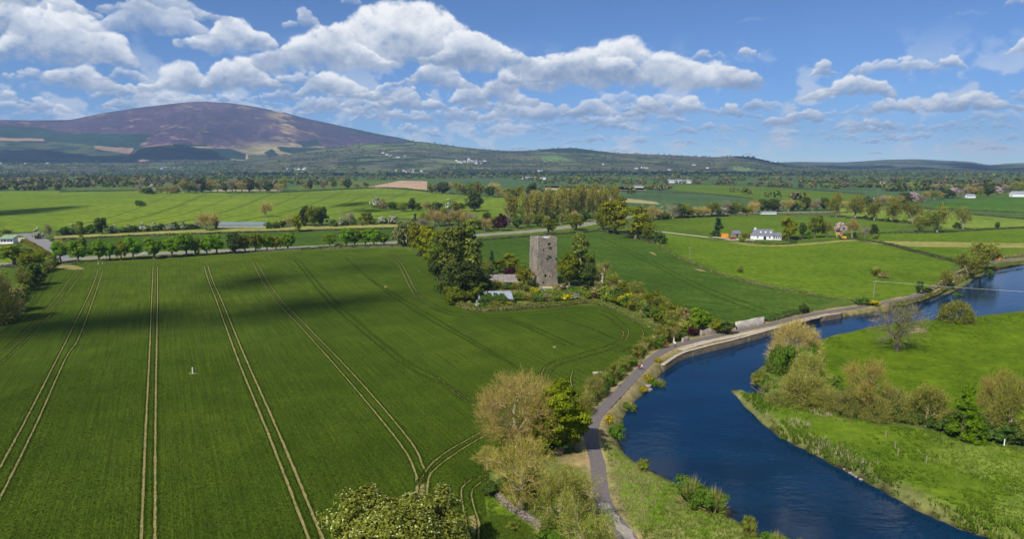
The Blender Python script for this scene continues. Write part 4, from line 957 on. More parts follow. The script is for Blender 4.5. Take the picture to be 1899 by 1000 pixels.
def hedge(pts, w, h, ml, label, lsize=.5, dens=1.0, cat='hedge', group=None, name='hedge', gap=0.0, world=False, seed=1, ht=None, extra=None, z=None):
    """a clipped or rough hedge: stems inside, leaves outside, uneven along its length"""
    r = np.random.default_rng(seed + int(abs(pts[0][0]))); P = pts if world else GP(pts)
    P = resample(smooth_line(P, 4), .8); N2_ = normals2(P); n = len(P); L = n * .8
    cnt = int(L * (w + 2 * h) * dens / (lsize * lsize) * .95)
    i = r.integers(0, n, cnt); lump = np.interp(np.arange(n), np.linspace(0, n, max(4, int(n / 4))), r.uniform(.62, 1.15, max(4, int(n / 4))))
    if gap: lump = np.where(np.interp(np.arange(n), np.linspace(0, n, max(4, int(n / 5))), r.random(max(4, int(n / 5)))) < gap, lump * .25, lump)
    a = r.uniform(-.15, math.pi + .15, cnt); q = r.uniform(.72, 1.05, cnt)
    hw = w / 2 * (.75 + .35 * lump[i]); u = np.cos(a) * q * hw; zz = np.clip(np.abs(np.sin(a)) ** .7 * q * h * lump[i], .04, None)
    Cn = np.stack([P[i, 0] + N2_[i, 0] * u + r.normal(size=cnt) * .3, P[i, 1] + N2_[i, 1] * u + r.normal(size=cnt) * .3, zz], 1)
    Nn = np.stack([N2_[i, 0] * np.cos(a), N2_[i, 1] * np.cos(a), np.sin(a)], 1); Nn = unit(Nn + r.normal(size=(cnt, 3)) * .55)
    V, Fq = leaf_quads(Cn, Nn, lsize * 1.15, r); mats = [ml]; mi = np.zeros(len(Fq), int)
    if extra:
        mx, fr, sz = extra; clump = np.interp(i, np.arange(n), np.repeat(r.random(n // 5 + 2), 5)[:n]); pk = np.where((clump > 1 - fr) & (r.random(cnt) < .6) & (zz > h * .3))[0]
        V2, F2 = leaf_quads(Cn[pk] + Nn[pk] * sz * .5, unit(Nn[pk] + np.array([0, -.3, .4])), sz, r, 1.2); Fq = np.concatenate([Fq, F2 + len(V)]); V = np.concatenate([V, V2]); mats.append(mx); mi = np.concatenate([mi, np.ones(len(F2), int)])
    z0 = 0 if z is None else z
    root = empty(name, (P[n // 2, 0], P[n // 2, 1], z0)); tag(root, label, cat, group)
    off = np.array([P[n // 2, 0], P[n // 2, 1], 0])
    fo = obj('foliage', np_mesh('foliage', V - off, Fq, mats, mi), root)
    A = P + N2_ * (w * .22); B = P - N2_ * (w * .22); hz = h * .62 * lump
    V = np.zeros((4 * n, 3)); V[:n, :2] = A; V[n:2 * n, :2] = A; V[2 * n:3 * n, :2] = B; V[3 * n:, :2] = B; V[n:2 * n, 2] = hz; V[2 * n:3 * n, 2] = hz; V[:n, 2] = -.1; V[3 * n:, 2] = -.1
    k = np.arange(n - 1); Fq = np.concatenate([np.stack([k + o, k + 1 + o, k + 1 + o + n, k + o + n], 1) for o in (0, n, 2 * n)])
    obj('stem_core', np_mesh('stem_core', V - off, Fq, B_bark), root)
    NPL[0] += 1
    return root
NAMES.update(near_bare='bare_tree', near_bud='budding_tree', near_leafy='leafy_tree', near_chestnut='chestnut_tree', near_gaunt='bare_tree', near_tall='budding_tree', near_bright='leafy_tree', lime='roadside_tree',
             olive='leafy_tree', bare='bare_tree', bud='budding_tree', thin='poplar_tree', gold='leafy_tree', dark='leafy_tree', bigdark='evergreen_tree', ivied='poplar_tree', needle='conifer_tree', copper='copper_beech',
             pale='chestnut_tree', pink='blossom_tree', birch='birch_tree')
# ---- foreground, between the wheat and the path
x, y = gp(745, 1000); 
put('near_chestnut', -13.0, 76.0, 10.9, 20.5, 'rounded chestnut crown with cream flower candles at the bottom edge of the wheat', z=0)
T('near_bare', 962, 838, 694, 168, 'large dome-shaped bare tree with beige twigs beside the wheat field corner')
T('near_leafy', 1036, 842, 694, 112, 'tall bright green leafy tree touching the right side of the big bare dome tree')
T('near_leafy', 1068, 836, 738, 62, 'smaller bright green tree leaning over the bend of the grey path', var=1)
T('near_bud', 966, 945, 815, 150, 'budding tree with forked pale trunk above the ruined stone wall')
T('near_bud', 1035, 985, 850, 150, 'yellowish budding tree with upright pale limbs between the stone wall and the path', var=1)
T('near_bud', 1085, 1050, 905, 120, 'low budding tree at the bottom edge, left of the worn path', var=1)
T('near_bud', 905, 872, 830, 60, 'small budding tree at the wheat edge under the big bare dome tree', var=0)
for px, by, tp, w, lb in ((912, 922, 890, 34, 'dark ivy bush at the upper end of the ruined stone wall'), (942, 912, 880, 46, 'dark green bush behind the ruined wall, left of the forked trunk'), (990, 912, 875, 50, 'dark green bush right of the forked pale trunk'),
                          (1052, 942, 895, 58, 'dark ivy thicket beneath the yellowish budding tree'), (985, 800, 765, 60, 'dark ivy mound inside the big bare dome tree'), (1030, 838, 800, 60, 'shady ivy mound at the foot of the bright leafy tree')):
    T('near_ivy', px, by, tp, w, lb)
for px, by, tp, w, lb, v in ((1015, 1000, 965, 70, 'light green bush at the bottom edge beside the stone wall', 0), (1070, 985, 945, 60, 'light green bush beside the path at the bottom edge', 0), (950, 985, 968, 30, 'small scrubby bush on the grass left of the stone wall', 1)):
    T('near_shrub', px, by, tp, w, lb, var=v)
# ---- bushes on the near bank
T('near_shrub', 1282, 938, 880, 66, 'green willow bush standing in the water edge, left of a twin bush', name='willow_bush', var=0)
T('near_shrub', 1324, 952, 900, 58, 'rounder green willow bush at the water edge, right of its twin', name='willow_bush', var=0)
T('near_shrub', 1388, 992, 957, 36, 'small spiky yellow-green bush at the water edge near the bottom', name='willow_bush', var=1)
T('near_shrub', 1440, 1022, 985, 50, 'low bush at the bottom edge of the picture on the near bank', name='willow_bush', var=0)
T('near_shrub', 1482, 1040, 1000, 40, 'bush tip at the bottom edge, rightmost on the near bank', name='willow_bush', var=1)
T('near_shrub', 1192, 872, 852, 30, 'grey-green bush on the bank where the river widens', name='willow_bush', var=1)
T('near_shrub', 1140, 802, 768, 32, 'green bush on the bank inside the bend of the path', var=0)
T('gorse', 1128, 785, 766, 18, 'yellow gorse clump inside the bend of the path')
T('gorse', 1205, 700, 686, 20, 'yellow gorse clump between the path and the bank rocks')
T('near_shrub', 1222, 704, 682, 30, 'green bush at the left end of the quay wall', var=0)
T('gorse', 1195, 716, 704, 16, 'yellow gorse clump on the bank just below the bank rocks')
T('near_shrub', 1170, 748, 730, 26, 'green bush on the bank above the path bend', var=0)
T('gorse', 1220, 672, 662, 14, 'small gorse clump on the verge below the two walkers')
# ---- hedge bushes left of the path
row('near_shrub', [(1084, 762), (1102, 735), (1138, 704), (1168, 676), (1200, 648), (1236, 632), (1256, 626)], 16, (22, 34), (28, 40), 'green hedge bush', 'along the inner side of the path', 'bushes inside the path bend', seed=4)
T('near_scrub', 1102, 736, 700, 40, 'brownish scrub bush by the pale slab at the wheat corner', var=0)
T('near_scrub', 1080, 768, 735, 36, 'twiggy scrub bush at the narrow end of the wheat', var=1)
T('birch', 1250, 636, 604, 20, 'small pale-stemmed tree over the person in white on the path')
# ---- meadow bank on the right
T('dome', 1473, 668, 594, 94, 'big beige dome-shaped willow at the tip of the meadow')
T('near_shrub', 1452, 692, 622, 50, 'bright leafy bush on the left flank of the beige willow dome', name='leafy_bush', var=0); T('near_shrub', 1486, 694, 624, 48, 'bright leafy bush in the middle of the beige willow dome', name='leafy_bush', var=0)
T('near_scrub', 1496, 708, 656, 58, 'olive budding bush below the beige willow dome', var=1); T('near_scrub', 1440, 690, 655, 36, 'grey-brown bush at the water edge below the willow dome', var=0)
T('near_shrub', 1408, 702, 676, 34, 'twiggy bush at the very tip of the meadow', var=1); T('near_shrub', 1430, 722, 684, 58, 'bright green bramble patch on the meadow tip', name='bramble_bush', var=0); T('near_shrub', 1458, 738, 704, 48, 'green bramble patch above the little inlet', name='bramble_bush', var=0)
T('near_scrub', 1488, 748, 684, 84, 'large grey-olive bush above the little inlet', var=1); T('near_scrub', 1448, 748, 724, 54, 'low tan bush along the edge of the little inlet', var=0)
T('near_shrub', 1538, 728, 690, 36, 'small leafy bush beside the bare soil patch', var=0); T('near_scrub', 1532, 758, 715, 60, 'dark olive bush at the end of the inlet', var=1); T('near_scrub', 1572, 768, 722, 62, 'brown twiggy bush left of the leaning bare tree', var=0)
T('near_tall', 1606, 775, 655, 92, 'tall pale bare tree with a forked trunk on the meadow edge', var=0)
T('near_scrub', 1655, 775, 722, 70, 'golden scrub bush right of the tall pale bare tree', var=0); T('near_scrub', 1625, 780, 738, 50, 'dark scrub bush at the foot of the tall pale bare tree', var=1)
T('near_scrub', 1690, 782, 735, 50, 'olive scrub bush in the gap of the meadow tree line', var=1)
T('near_tall', 1716, 792, 706, 80, 'bushy budding tree with several stems left of the fresh green tree', var=1)
T('near_bright', 1787, 815, 716, 70, 'fresh bright green pointed tree in the meadow tree line')
T('near_tall', 1844, 800, 676, 74, 'tall bare tree with two crossing stems right of the fresh green tree', var=0)
T('near_tall', 1872, 818, 690, 88, 'tall yellow-olive budding tree near the right edge', var=1)
T('near_tall', 1925, 830, 700, 90, 'budding tree cut by the right edge of the picture', var=1)
for k, (px, by) in enumerate(((1755, 800), (1815, 812), (1850, 818), (1890, 826))):
    T('near_ivy', px, by, by - 44, 48, ('dark ivy thicket left of the fresh green tree', 'dark ivy thicket right of the fresh green tree', 'dark ivy thicket under the yellow-olive tree', 'dark ivy thicket at the right edge of the tree line')[k])
GT = T('near_gaunt', 1663, 652, 550, 112, 'gaunt old tree with dead spreading boughs standing alone in the meadow')
_r = np.random.default_rng(77); _c = np.array([.9, -.6, 12.5]) + _r.normal(size=(700, 3)) * np.array([1.5, 1.2, 2.4]); _c = np.concatenate([_c, np.array([0, 0, 8.5]) + _r.normal(size=(260, 3)) * np.array([.45, .45, 2.0])])
_v, _f = leaf_quads(_c, unit(_r.normal(size=_c.shape) + np.array([0, -.3, .4])), .36, _r); obj('ivy', np_mesh('ivy', _v, _f, L_olive), GT)
row('near_ivy', [(1560, 758), (1640, 776), (1720, 790), (1800, 806), (1899, 824)], 12, (26, 40), (34, 50), 'dark underbrush thicket', 'along the meadow tree line', 'underbrush of the meadow tree line', seed=31)
T('near_ivy', 1676, 612, 578, 30, 'ivy clump growing on the right side of the gaunt old tree') if False else None
T('roundbush', 1773, 597, 561, 58, 'round olive bush at the far water edge of the meadow')
# ---- castle grove
for a in (('gold', 778, 474, 410, 56, 'golden-green tree at the top left end of the castle grove'), ('gold', 800, 494, 424, 60, 'second golden-green tree of the castle grove, below the topmost one'), ('olive', 812, 512, 446, 52, 'olive tree low on the field side of the castle grove'),
          ('ivied', 842, 532, 418, 60, 'tall olive poplar, left one of the pair behind the dark evergreen'), ('ivied', 872, 530, 410, 64, 'tall olive poplar, right one of the pair behind the dark evergreen'), ('dark', 812, 520, 472, 36, 'dark tree at the field edge beneath the olive grove'),
          ('bigdark', 860, 556, 462, 88, 'massive dark evergreen at the front of the castle grove'), ('olive', 842, 566, 530, 42, 'brown-olive bushy tree below the dark evergreen'), ('olive', 880, 560, 520, 44, 'olive bushy tree left of the ruined glasshouse'),
          ('gold', 826, 470, 425, 44, 'golden tree between the pale chestnut and the tall poplars'), ('dark', 892, 540, 500, 34, 'dark tree on the right flank of the massive evergreen'),
          ('pale', 752, 456, 406, 52, 'pale chestnut in flower where the avenue meets the castle grove'), ('needle', 770, 420, 396, 14, 'small dark conifer behind the pale chestnut'),
          ('needle', 912, 508, 464, 16, 'thin dark conifer left of the stone tower'), ('olive', 926, 506, 478, 26, 'olive tree behind the long low outbuilding'), ('gold', 948, 506, 470, 34, 'golden tree behind the long low outbuilding, nearer the tower'), ('bud', 905, 512, 484, 26, 'budding tree at the left end of the outbuilding'),
          ('copper', 946, 514, 494, 24, 'dark purple tree behind the outbuilding'), ('gold', 972, 530, 492, 34, 'yellow-green tree against the left foot of the stone tower'), ('darkshrub', 985, 533, 518, 22, 'dark bush at the left foot of the stone tower'),
          ('olive', 1056, 530, 468, 46, 'olive tree close to the right side of the stone tower'), ('ivied', 1075, 528, 430, 42, 'tallest tree right of the stone tower, with a pale trunk'), ('dark', 1092, 532, 492, 36, 'dark tree under the tallest one right of the tower'),
          ('birch', 1116, 532, 482, 32, 'white-stemmed birch clump right of the tower'), ('coppershrub', 1133, 534, 518, 20, 'dark copper shrub right of the white birch'), ('olive', 1092, 510, 470, 26, 'olive tree behind the white birch')):
    T(*a[:6])
r = random.Random(5); gk = ['shrub', 'scrub', 'darkshrub', 'scrub', 'shrub', 'gorse', 'may', 'scrub', 'coppershrub']
gd = dict(shrub='green garden shrub', scrub='yellowish garden shrub', darkshrub='dark garden shrub', gorse='yellow garden bush', may='white flowering garden bush', coppershrub='purple garden shrub')
row(gk, [(905, 532), (960, 538), (1010, 545), (1060, 542), (1100, 540)], 12, (10, 17), (18, 28), gd, 'in the upper garden row', 'garden shrubs below the tower', seed=2)
row(gk, [(955, 556), (1000, 560), (1060, 556), (1120, 552), (1150, 556)], 11, (10, 16), (18, 30), gd, 'in the lower garden row', 'garden shrubs below the tower', seed=3)
row(['scrub', 'may', 'shrub', 'scrub', 'olive'], [(862, 570), (900, 572), (950, 568)], 6, (9, 14), (16, 24), dict(scrub='brown scrub', may='white-flecked bush', shrub='green bush', olive='olive bush'), 'in front of the ruined glasshouse', 'bushes in front of the glasshouse', name='bush', seed=4)
row(['scrub', 'bud', 'shrub', 'scrub', 'shrub', 'olive', 'gorse', 'shrub'], [(1108, 548), (1150, 564), (1200, 584), (1245, 606), (1270, 618)], 20, (20, 32), (30, 44), dict(scrub='ochre scrub', bud='budding scrub', shrub='fresh green scrub', gorse='yellow gorse', olive='olive thicket'), 'between castle garden and path', 'scrub between castle and path', name='bush', seed=5)
row(['bud', 'scrub', 'olive'], [(1130, 540), (1180, 556), (1240, 582), (1280, 600)], 11, (20, 34), (30, 42), dict(bud='budding bush', scrub='mixed bush', olive='olive bush'), 'beside the castle wheat', 'scrub between castle and path', name='bush', seed=6)
for a in (('gorse', 1248, 590, 574, 34, 'bright yellow gorse bank between the two wheat fields'), ('lime', 1300, 615, 574, 52, 'dark green round tree over the towpath garden'), ('gold', 1326, 618, 592, 28, 'yellow-green small tree beside the round garden tree'), ('darkshrub', 1350, 620, 596, 36, 'dark evergreen bush at the left end of the pale garden wall'),
          ('coppershrub', 1284, 622, 606, 22, 'purple shrub beside the low stone ruin by the path'), ('scrub', 1268, 618, 590, 36, 'pinkish-brown bush left of the purple shrub'), ('darkshrub', 1258, 630, 612, 28, 'dark bush beside the path opposite the quay'),
          ('darkshrub', 1488, 582, 562, 20, 'small dark tree at the end of the roadside hedge by the quay'), ('darkshrub', 1597, 566, 550, 26, 'dark round bush beside the yellow gorse by the river'), ('gorse', 1618, 566, 555, 26, 'yellow gorse beside the dark round bush by the river'), ('gorse', 1640, 570, 562, 18, 'low yellow gorse on the river verge'),
          ('dark', 1706, 545, 522, 16, 'dark upright bush at the pasture corner by the river'), ('darkshrub', 1722, 543, 532, 20, 'low dark bush right of the upright one'), ('bud', 1755, 533, 502, 34, 'pinkish bare tree beside the towpath bend'), ('bud', 1795, 512, 470, 46, 'brown budding tree at the river bend, left of the larger one'),
          ('bud', 1818, 500, 452, 60, 'large brown budding tree at the river bend'), ('shrub', 1836, 505, 488, 16, 'dark bush on the river bank at the far bend'), ('shrub', 1775, 540, 528, 20, 'dark bush on the bank below the budding trees'),
          ('scrub', 1625, 512, 494, 22, 'lone dark thorn bush in the middle of the pasture'), ('scrub', 1638, 515, 505, 24, 'low bramble beside the lone thorn bush'), ('shrub', 1373, 505, 494, 12, 'small dark bush in the pasture hedge'), ('shrub', 1222, 452, 428, 24, 'ragged bush at the top of the right-hand wheat')):
    T(*a[:6])
# ---- behind the castle: copper beech, poplar line, big olive trees
T('copper', 927, 428, 395, 26, 'dark purple round copper beech beside the main road')
T('olive', 1017, 434, 401, 30, 'yellow-green round tree on the verge beyond the tower'); T('olive', 1069, 427, 396, 30, 'spreading green tree on the verge where the road vanishes')
T('gold', 1142, 434, 362, 66, 'big golden-olive tree at the road corner, left of a pair'); T('gold', 1178, 443, 384, 66, 'broad golden-olive tree at the road corner, right of a pair'); T('olive', 1118, 425, 392, 32, 'bushy olive tree at the left foot of the golden pair'); T('olive', 1205, 447, 412, 28, 'low olive bush at the right foot of the golden pair', name='bush')
row('thin', [(936, 418), (1000, 414), (1060, 408), (1130, 400)], 22, (46, 62), (12, 18), 'tall thin poplar with a pale trunk', 'in the front poplar line', 'poplars beyond the tower', seed=7)
row('thin', [(985, 405), (1060, 396), (1150, 388)], 14, (36, 50), (13, 19), 'bare beige poplar', 'in the rear poplar line', 'poplars beyond the tower', seed=8)
row(['dark', 'bud', 'olive', 'bare'], [(890, 420), (950, 424), (1000, 420), (1060, 414), (1110, 410)], 14, (16, 26), (20, 28), dict(dark='dark undergrowth tree', bud='budding undergrowth tree', olive='olive undergrowth tree', bare='bare undergrowth tree'), 'under the poplar line', 'undergrowth of the poplar line', seed=9)
row(['bare', 'bud', 'bare'], [(775, 428), (800, 420), (840, 418), (880, 424), (905, 430)], 12, (20, 32), (26, 36), dict(bare='bare brown tree', bud='budding brown tree'), 'behind the castle grove', 'scrub trees behind the castle grove', seed=10)
# ---- the avenue
AV = [('olive', 26, 491, 452, 62, 'broad orange-olive tree at the left end of the avenue'), ('olive', 64, 504, 466, 52, 'olive tree at the top of the dark field hedge'), ('lime', 114, 487, 449, 36, 0), ('lime', 145, 487, 450, 36, 0), ('lime', 184, 485, 446, 36, 0), ('lime', 206, 484, 450, 24, 0), ('gold', 225, 483, 444, 28, 0), ('lime', 247, 482, 442, 34, 0),
      ('lime', 286, 480, 443, 38, 0), ('lime', 317, 478, 441, 34, 0), ('lime', 345, 476, 435, 38, 0), ('gold', 363, 474, 441, 22, 0), ('lime', 384, 473, 438, 30, 0), ('lime', 402, 472, 436, 34, 0), ('dark', 436, 470, 435, 30, 0), ('olive', 455, 468, 433, 26, 0), ('olive', 474, 467, 431, 26, 0), ('lime', 496, 465, 437, 24, 0), ('gold', 512, 464, 437, 24, 0), ('lime', 534, 463, 432, 34, 0),
      ('lime', 610, 459, 434, 26, 0), ('lime', 643, 458, 426, 30, 0), ('lime', 658, 457, 424, 28, 0), ('lime', 676, 456, 426, 28, 0), ('lime', 694, 456, 426, 30, 0), ('lime', 712, 455, 432, 26, 0)]
n = 0
for kd, px, by, tp, w, lb in AV:
    if not lb:
        n += 1; lb = f"{dict(lime='bright green', gold='yellow-green', dark='dark olive', olive='orange-brown')[kd]} avenue tree beside the grey road, {ORD[n]} from the left of the clipped row"
    T(kd, px, by, tp, w, lb, 'avenue trees along the road', 'avenue_tree')
T('ivied', 152, 470, 410, 20, 'narrow ivy-clad tree rising behind the avenue at the driveway', var=0); T('bare', 110, 466, 444, 30, 'brown bare tree beside the driveway'); T('may', 72, 443, 424, 18, 'pale flowering tree beside the driveway', name='blossom_tree'); T('bare', 90, 440, 416, 14, 'thin bare tree right of the driveway head'); T('scrub', 14, 432, 424, 24, 'olive bush behind the green-roofed shed')
# ---- hedge bushes beyond the narrow field
row(['darkshrub', 'shrub', 'may', 'shrub'], [(110, 436), (170, 433)], 6, (12, 18), (16, 24), dict(darkshrub='dark hedge bush', shrub='green hedge bush', may='white-flecked hedge bush'), 'at the left end of the middle hedge', 'bushes of the middle hedge', seed=11)
T('dark', 190, 434, 404, 26, 'round dark tree in the middle hedge')
row(['may', 'shrub', 'may', 'darkshrub'], [(206, 432), (300, 428), (372, 424)], 13, (11, 16), (15, 22), dict(darkshrub='dark hawthorn', shrub='green hawthorn', may='white flowering hawthorn'), 'right of the round dark hedge tree', 'bushes of the middle hedge', name='hawthorn_bush', seed=12)
T('bare', 384, 427, 394, 42, 'brown bare tree in the middle hedge'); T('darkshrub', 402, 424, 402, 14, 'dark bush beside the brown bare hedge tree')
row(['shrub', 'darkshrub'], [(492, 424), (530, 422)], 4, (9, 14), (13, 18), dict(darkshrub='dark bush', shrub='green bush'), 'right of the low teal-roofed barn', 'bushes of the middle hedge', name='bush', seed=13)
T('bare', 536, 420, 402, 24, 'small pinkish bare tree beside the aspen clump'); T('gold', 554, 430, 398, 27, 'yellow-green round tree in front of the aspen clump'); T('dark', 566, 418, 386, 26, 'dark aspen, left of the clump'); T('olive', 582, 420, 382, 30, 'grey-green aspen in the middle of the clump', var=2); T('dark', 597, 418, 384, 24, 'dark aspen, right of the clump')
row(['shrub', 'may', 'darkshrub', 'shrub', 'scrub'], [(606, 420), (660, 418), (740, 413)], 9, (9, 14), (14, 20), dict(darkshrub='dark bush', shrub='green bush', may='white flowering bush', scrub='yellowish bush'), 'in the hedge right of aspens', 'bushes of the middle hedge', name='bush', seed=14)
T('bare', 648, 418, 394, 30, 'pale bare tree in the hedge right of the aspens'); T('olive', 678, 416, 391, 28, 'olive tree in the hedge right of the aspens'); T('may', 726, 415, 400, 26, 'brightest white hawthorn in the hedge left of the pale chestnut', var=1)
# ---- out in the barley
T('darkshrub', 262, 382, 369, 18, 'lone dark bush in the middle of the bright barley field', name='bush'); T('bare', 493, 402, 375, 30, 'lone brown bare tree at the edge of the bright barley field')
row(['may', 'scrub', 'olive', 'shrub', 'bud', 'dark', 'olive', 'bare', 'shrub', 'dark'], [(694, 386), (750, 391), (800, 391), (860, 391)], 13, (15, 25), (18, 28), dict(may='white-flecked tree', scrub='tawny bush', olive='olive tree', shrub='green bush', bud='budding tree', dark='dark tree', bare='bare tree'), 'in the copse amid the barley', 'copse amid the barley', name='tree', seed=15)
T('dark', 880, 392, 360, 36, 'large dark round tree at the right end of the barley copse')
row(['bare', 'scrub', 'dark', 'may', 'bud'], [(250, 356), (275, 360), (305, 359), (325, 358)], 7, (10, 17), (16, 24), dict(bare='bare tree', scrub='brown bush', dark='dark tree', may='white-flecked bush', bud='budding tree'), 'in the clump at the barley far edge', 'far edge of the barley', seed=16)
row(['bare', 'bud', 'bare', 'dark'], [(335, 358), (400, 356), (460, 355), (530, 354)], 18, (14, 26), (20, 30), dict(bare='bare brown tree', bud='budding tree', dark='dark tree'), 'in the trees along the tan strip', 'far edge of the barley', seed=17)
row(['bare', 'dark', 'bare', 'bud'], [(555, 352), (620, 351), (690, 348)], 8, (10, 20), (10, 18), dict(bare='bare tree', bud='budding tree', dark='dark tree'), 'in the gap left of the ploughed field', 'far edge of the barley', seed=18)
row(['gold', 'bare', 'dark', 'bare', 'bud', 'bare', 'gold', 'olive'], [(798, 358), (860, 360), (930, 366), (1000, 370)], 20, (16, 28), (16, 30), dict(gold='golden tree', bare='bare tree', dark='dark tree', bud='budding tree', olive='olive tree'), 'in the farmstead trees beyond the barley', 'far edge of the barley', seed=19)
# ---- right of the road: hedgerow behind the bungalow pasture
row(['bare', 'bud', 'may', 'bare', 'dark', 'bud', 'gold', 'bare'], [(1205, 408), (1260, 404), (1340, 401), (1400, 398)], 16, (14, 28), (20, 32), dict(bare='bare tree', bud='budding tree', may='white blossom bush', dark='dark tree', gold='golden tree'), 'in the hedgerow left of the farm gap', 'hedgerow behind the bungalow pasture', seed=20)
row(['bare', 'dark', 'bud', 'dark', 'bare'], [(1395, 394), (1450, 392), (1500, 390), (1545, 390)], 13, (12, 24), (18, 28), dict(bare='bare tree', bud='budding tree', dark='dark round tree'), 'in the hedgerow behind the farm gap', 'hedgerow behind the bungalow pasture', seed=21)
PK = [(1550, 403, 360, 30), (1586, 405, 363, 36), (1621, 409, 368, 34), (1656, 412, 370, 36), (1692, 414, 373, 34), (1738, 432, 381, 50), (1704, 430, 402, 36), (1786, 425, 383, 26)]
for k, (px, by, tp, w) in enumerate(PK):
    T('bud', px, by, tp, w, f'round olive-brown parkland tree, {ORD[k + 1]} in the row right of the bungalow', 'parkland trees', 'parkland_tree')
row(['darkshrub', 'shrub'], [(1600, 407), (1640, 410), (1685, 414)], 6, (6, 10), (9, 14), dict(darkshrub='dark low bush', shrub='green low bush'), 'between the parkland trees', 'bushes between parkland trees', seed=22)
T('dark', 1849, 424, 413, 9, 'tiny round tree standing in the hedge at the far right'); T('shrub', 1775, 424, 412, 14, 'dark bush left of the last parkland tree'); T('scrub', 1622, 443, 432, 14, 'small brown tree at the start of the worn strip'); T('needle', 1585, 442, 430, 8, 'thin dark bush right of the yellow excavator')
row(['bare', 'bud', 'bare', 'dark', 'pink', 'bare'], [(1560, 386), (1640, 381), (1700, 376), (1760, 368), (1830, 363), (1890, 358)], 26, (12, 22), (18, 30), dict(bare='bare tree', bud='budding tree', dark='dark tree', pink='pale blossom tree'), 'in the hedgerow behind the parkland', 'hedgerow behind the parkland', seed=23)
# ---- by the bungalow
for a in (('needle', 1331, 438, 403, 24, 'dark conifer left of the orange container'), ('gold', 1463, 447, 402, 36, 'yellow-green round tree right of the white bungalow'), ('dark', 1488, 440, 414, 14, 'dark slim tree right of the yellow-green one'), ('olive', 1511, 441, 396, 30, 'tall olive tree near the bungalow hedge'), ('bud', 1533, 440, 410, 26, 'pale budding tree left of the pink blossom'),
          ('pink', 1556, 441, 411, 26, 'pale pink blossom tree behind the excavator'), ('bare', 1580, 440, 406, 26, 'bare beige tree right of the pink blossom'), ('bare', 1604, 440, 420, 20, 'small bare tree in the hedge beyond the excavator'), ('dark', 1621, 438, 418, 18, 'dark round tree in the hedge beyond the excavator'),
          ('shrub', 1500, 443, 428, 18, 'low bush under the tall olive tree'), ('shrub', 1376, 449, 440, 14, 'round bush at the bungalow gate'), ('darkshrub', 1472, 451, 443, 14, 'dark bush at the corner of the bungalow garden'), ('scrub', 1382, 440, 428, 22, 'brown bush between the shed and the bungalow')):
    T(*a[:6])
# ---- hedges
hedge([(-260, 720), (-120, 660), (0, 592), (40, 545), (72, 512), (100, 488)], 4.5, 4.2, L_scrub, 'tall rough hedge along the left edge of the big wheat field', .6, .9)
for a in (('near_scrub', -20, 600, 505, 90, 'grey-brown bare thicket at the left edge behind the hedge'), ('scrub', 18, 580, 520, 60, 'brown thicket in the tall left hedge'), ('dark', 62, 530, 490, 42, 'dark tree in the tall left hedge, lower than the avenue'), ('bud', 48, 540, 496, 40, 'olive bush in the tall left hedge'), ('scrub', 82, 505, 484, 34, 'green scrub where the left hedge meets the road')):
    T(*a[:6])
hedge([(118, 492), (250, 480), (400, 471), (560, 463.5), (700, 459), (745, 459)], 1.6, 1.1, L_scrub, 'low rough hedge between the wheat and the road', .5, .6, gap=.3)
hedge([(560, 463.5), (640, 460), (745, 457)], 2.6, 1.9, L_ivy, 'trimmed dark hedge at the right end of the road below the avenue', .5)
hedge([(95, 446), (240, 439), (420, 433), (600, 428), (738, 424)], 1.6, 1.3, L_dark, 'thin dark hedge along the top of the narrow crop strip', .55)
hedge([(885, 447), (960, 441), (1040, 435), (1110, 429)], 1.8, 1.5, L_ivy, 'dark hedge between the road verge and the castle wheat', .5)
hedge([(1112, 429), (1160, 437), (1215, 452)], 2.4, 2.4, L_dark, 'dark hedge under the golden-olive pair', .55)
hedge([(1218, 453), (1262, 479), (1350, 513), (1450, 537), (1555, 554), (1590, 560)], 1.8, 1.2, L_scrub, 'low brown hedge between the castle wheat and the pasture', .42, .7, gap=.35)
hedge([(1590, 446), (1640, 453), (1690, 466), (1772, 487)], 2.0, 1.6, L_dark, 'straight dark hedge across the river pasture', .42)
hedge([(1562, 437), (1650, 433), (1750, 431.5), (1899, 423), (2050, 417)], 2.0, 1.4, L_ivy, 'dark hedge below the parkland trees', .5)
hedge([(1540, 402), (1600, 407), (1690, 415)], 1.8, 1.1, L_dark, 'dark hedge at the feet of the parkland trees', .6)
hedge([(1800, 398), (1899, 407), (2000, 412)], 2.0, 1.4, L_dark, 'dark hedge between the two parkland fields at the right', .6)
hedge([(1205, 406), (1300, 402), (1400, 399)], 2.2, 1.6, L_brown, 'brown hedge along the far side of the bungalow pasture', .6); hedge([(1440, 397), (1540, 396), (1600, 392), (1700, 386)], 2.4, 1.7, L_brown, 'brown hedge right of the farm gap', .6)
hedge([(1700, 386), (1800, 391), (1899, 396)], 2, 1.6, L_dark, 'dark hedge bounding the green ley at the right', .7)
hedge([(1385, 449), (1440, 454), (1475, 452)], 1.6, 1.2, L_ivy, 'garden hedge in front of the white bungalow', .4); hedge([(1446, 444), (1475, 444), (1498, 442)], 2, 2.2, L_dark, 'dark hedge right of the white bungalow', .45)
hedge([(1560, 445), (1592, 445)], 1.6, 1.6, L_dark, 'short dark hedge beside the excavator', .45)
hedge([(1112, 566), (1135, 572), (1172, 592), (1205, 610), (1224, 618)], 1.7, 2.2, L_scrub, 'clipped brown hedge at the right end of the big wheat field', .32)
hedge([(846, 566), (872, 575), (900, 577), (960, 574), (1010, 570)], 2.4, 2.2, L_scrub, 'rough hedge along the wheat below the ruined glasshouse', .36); hedge([(1010, 570), (1050, 567), (1090, 563), (1112, 566)], 2.2, 1.8, L_olive, 'olive hedge along the wheat below the castle garden', .36)
hedge([(985, 552), (1030, 549), (1090, 547)], 3, 2.4, L_lime, 'bright clipped hedge in the castle garden', .32)
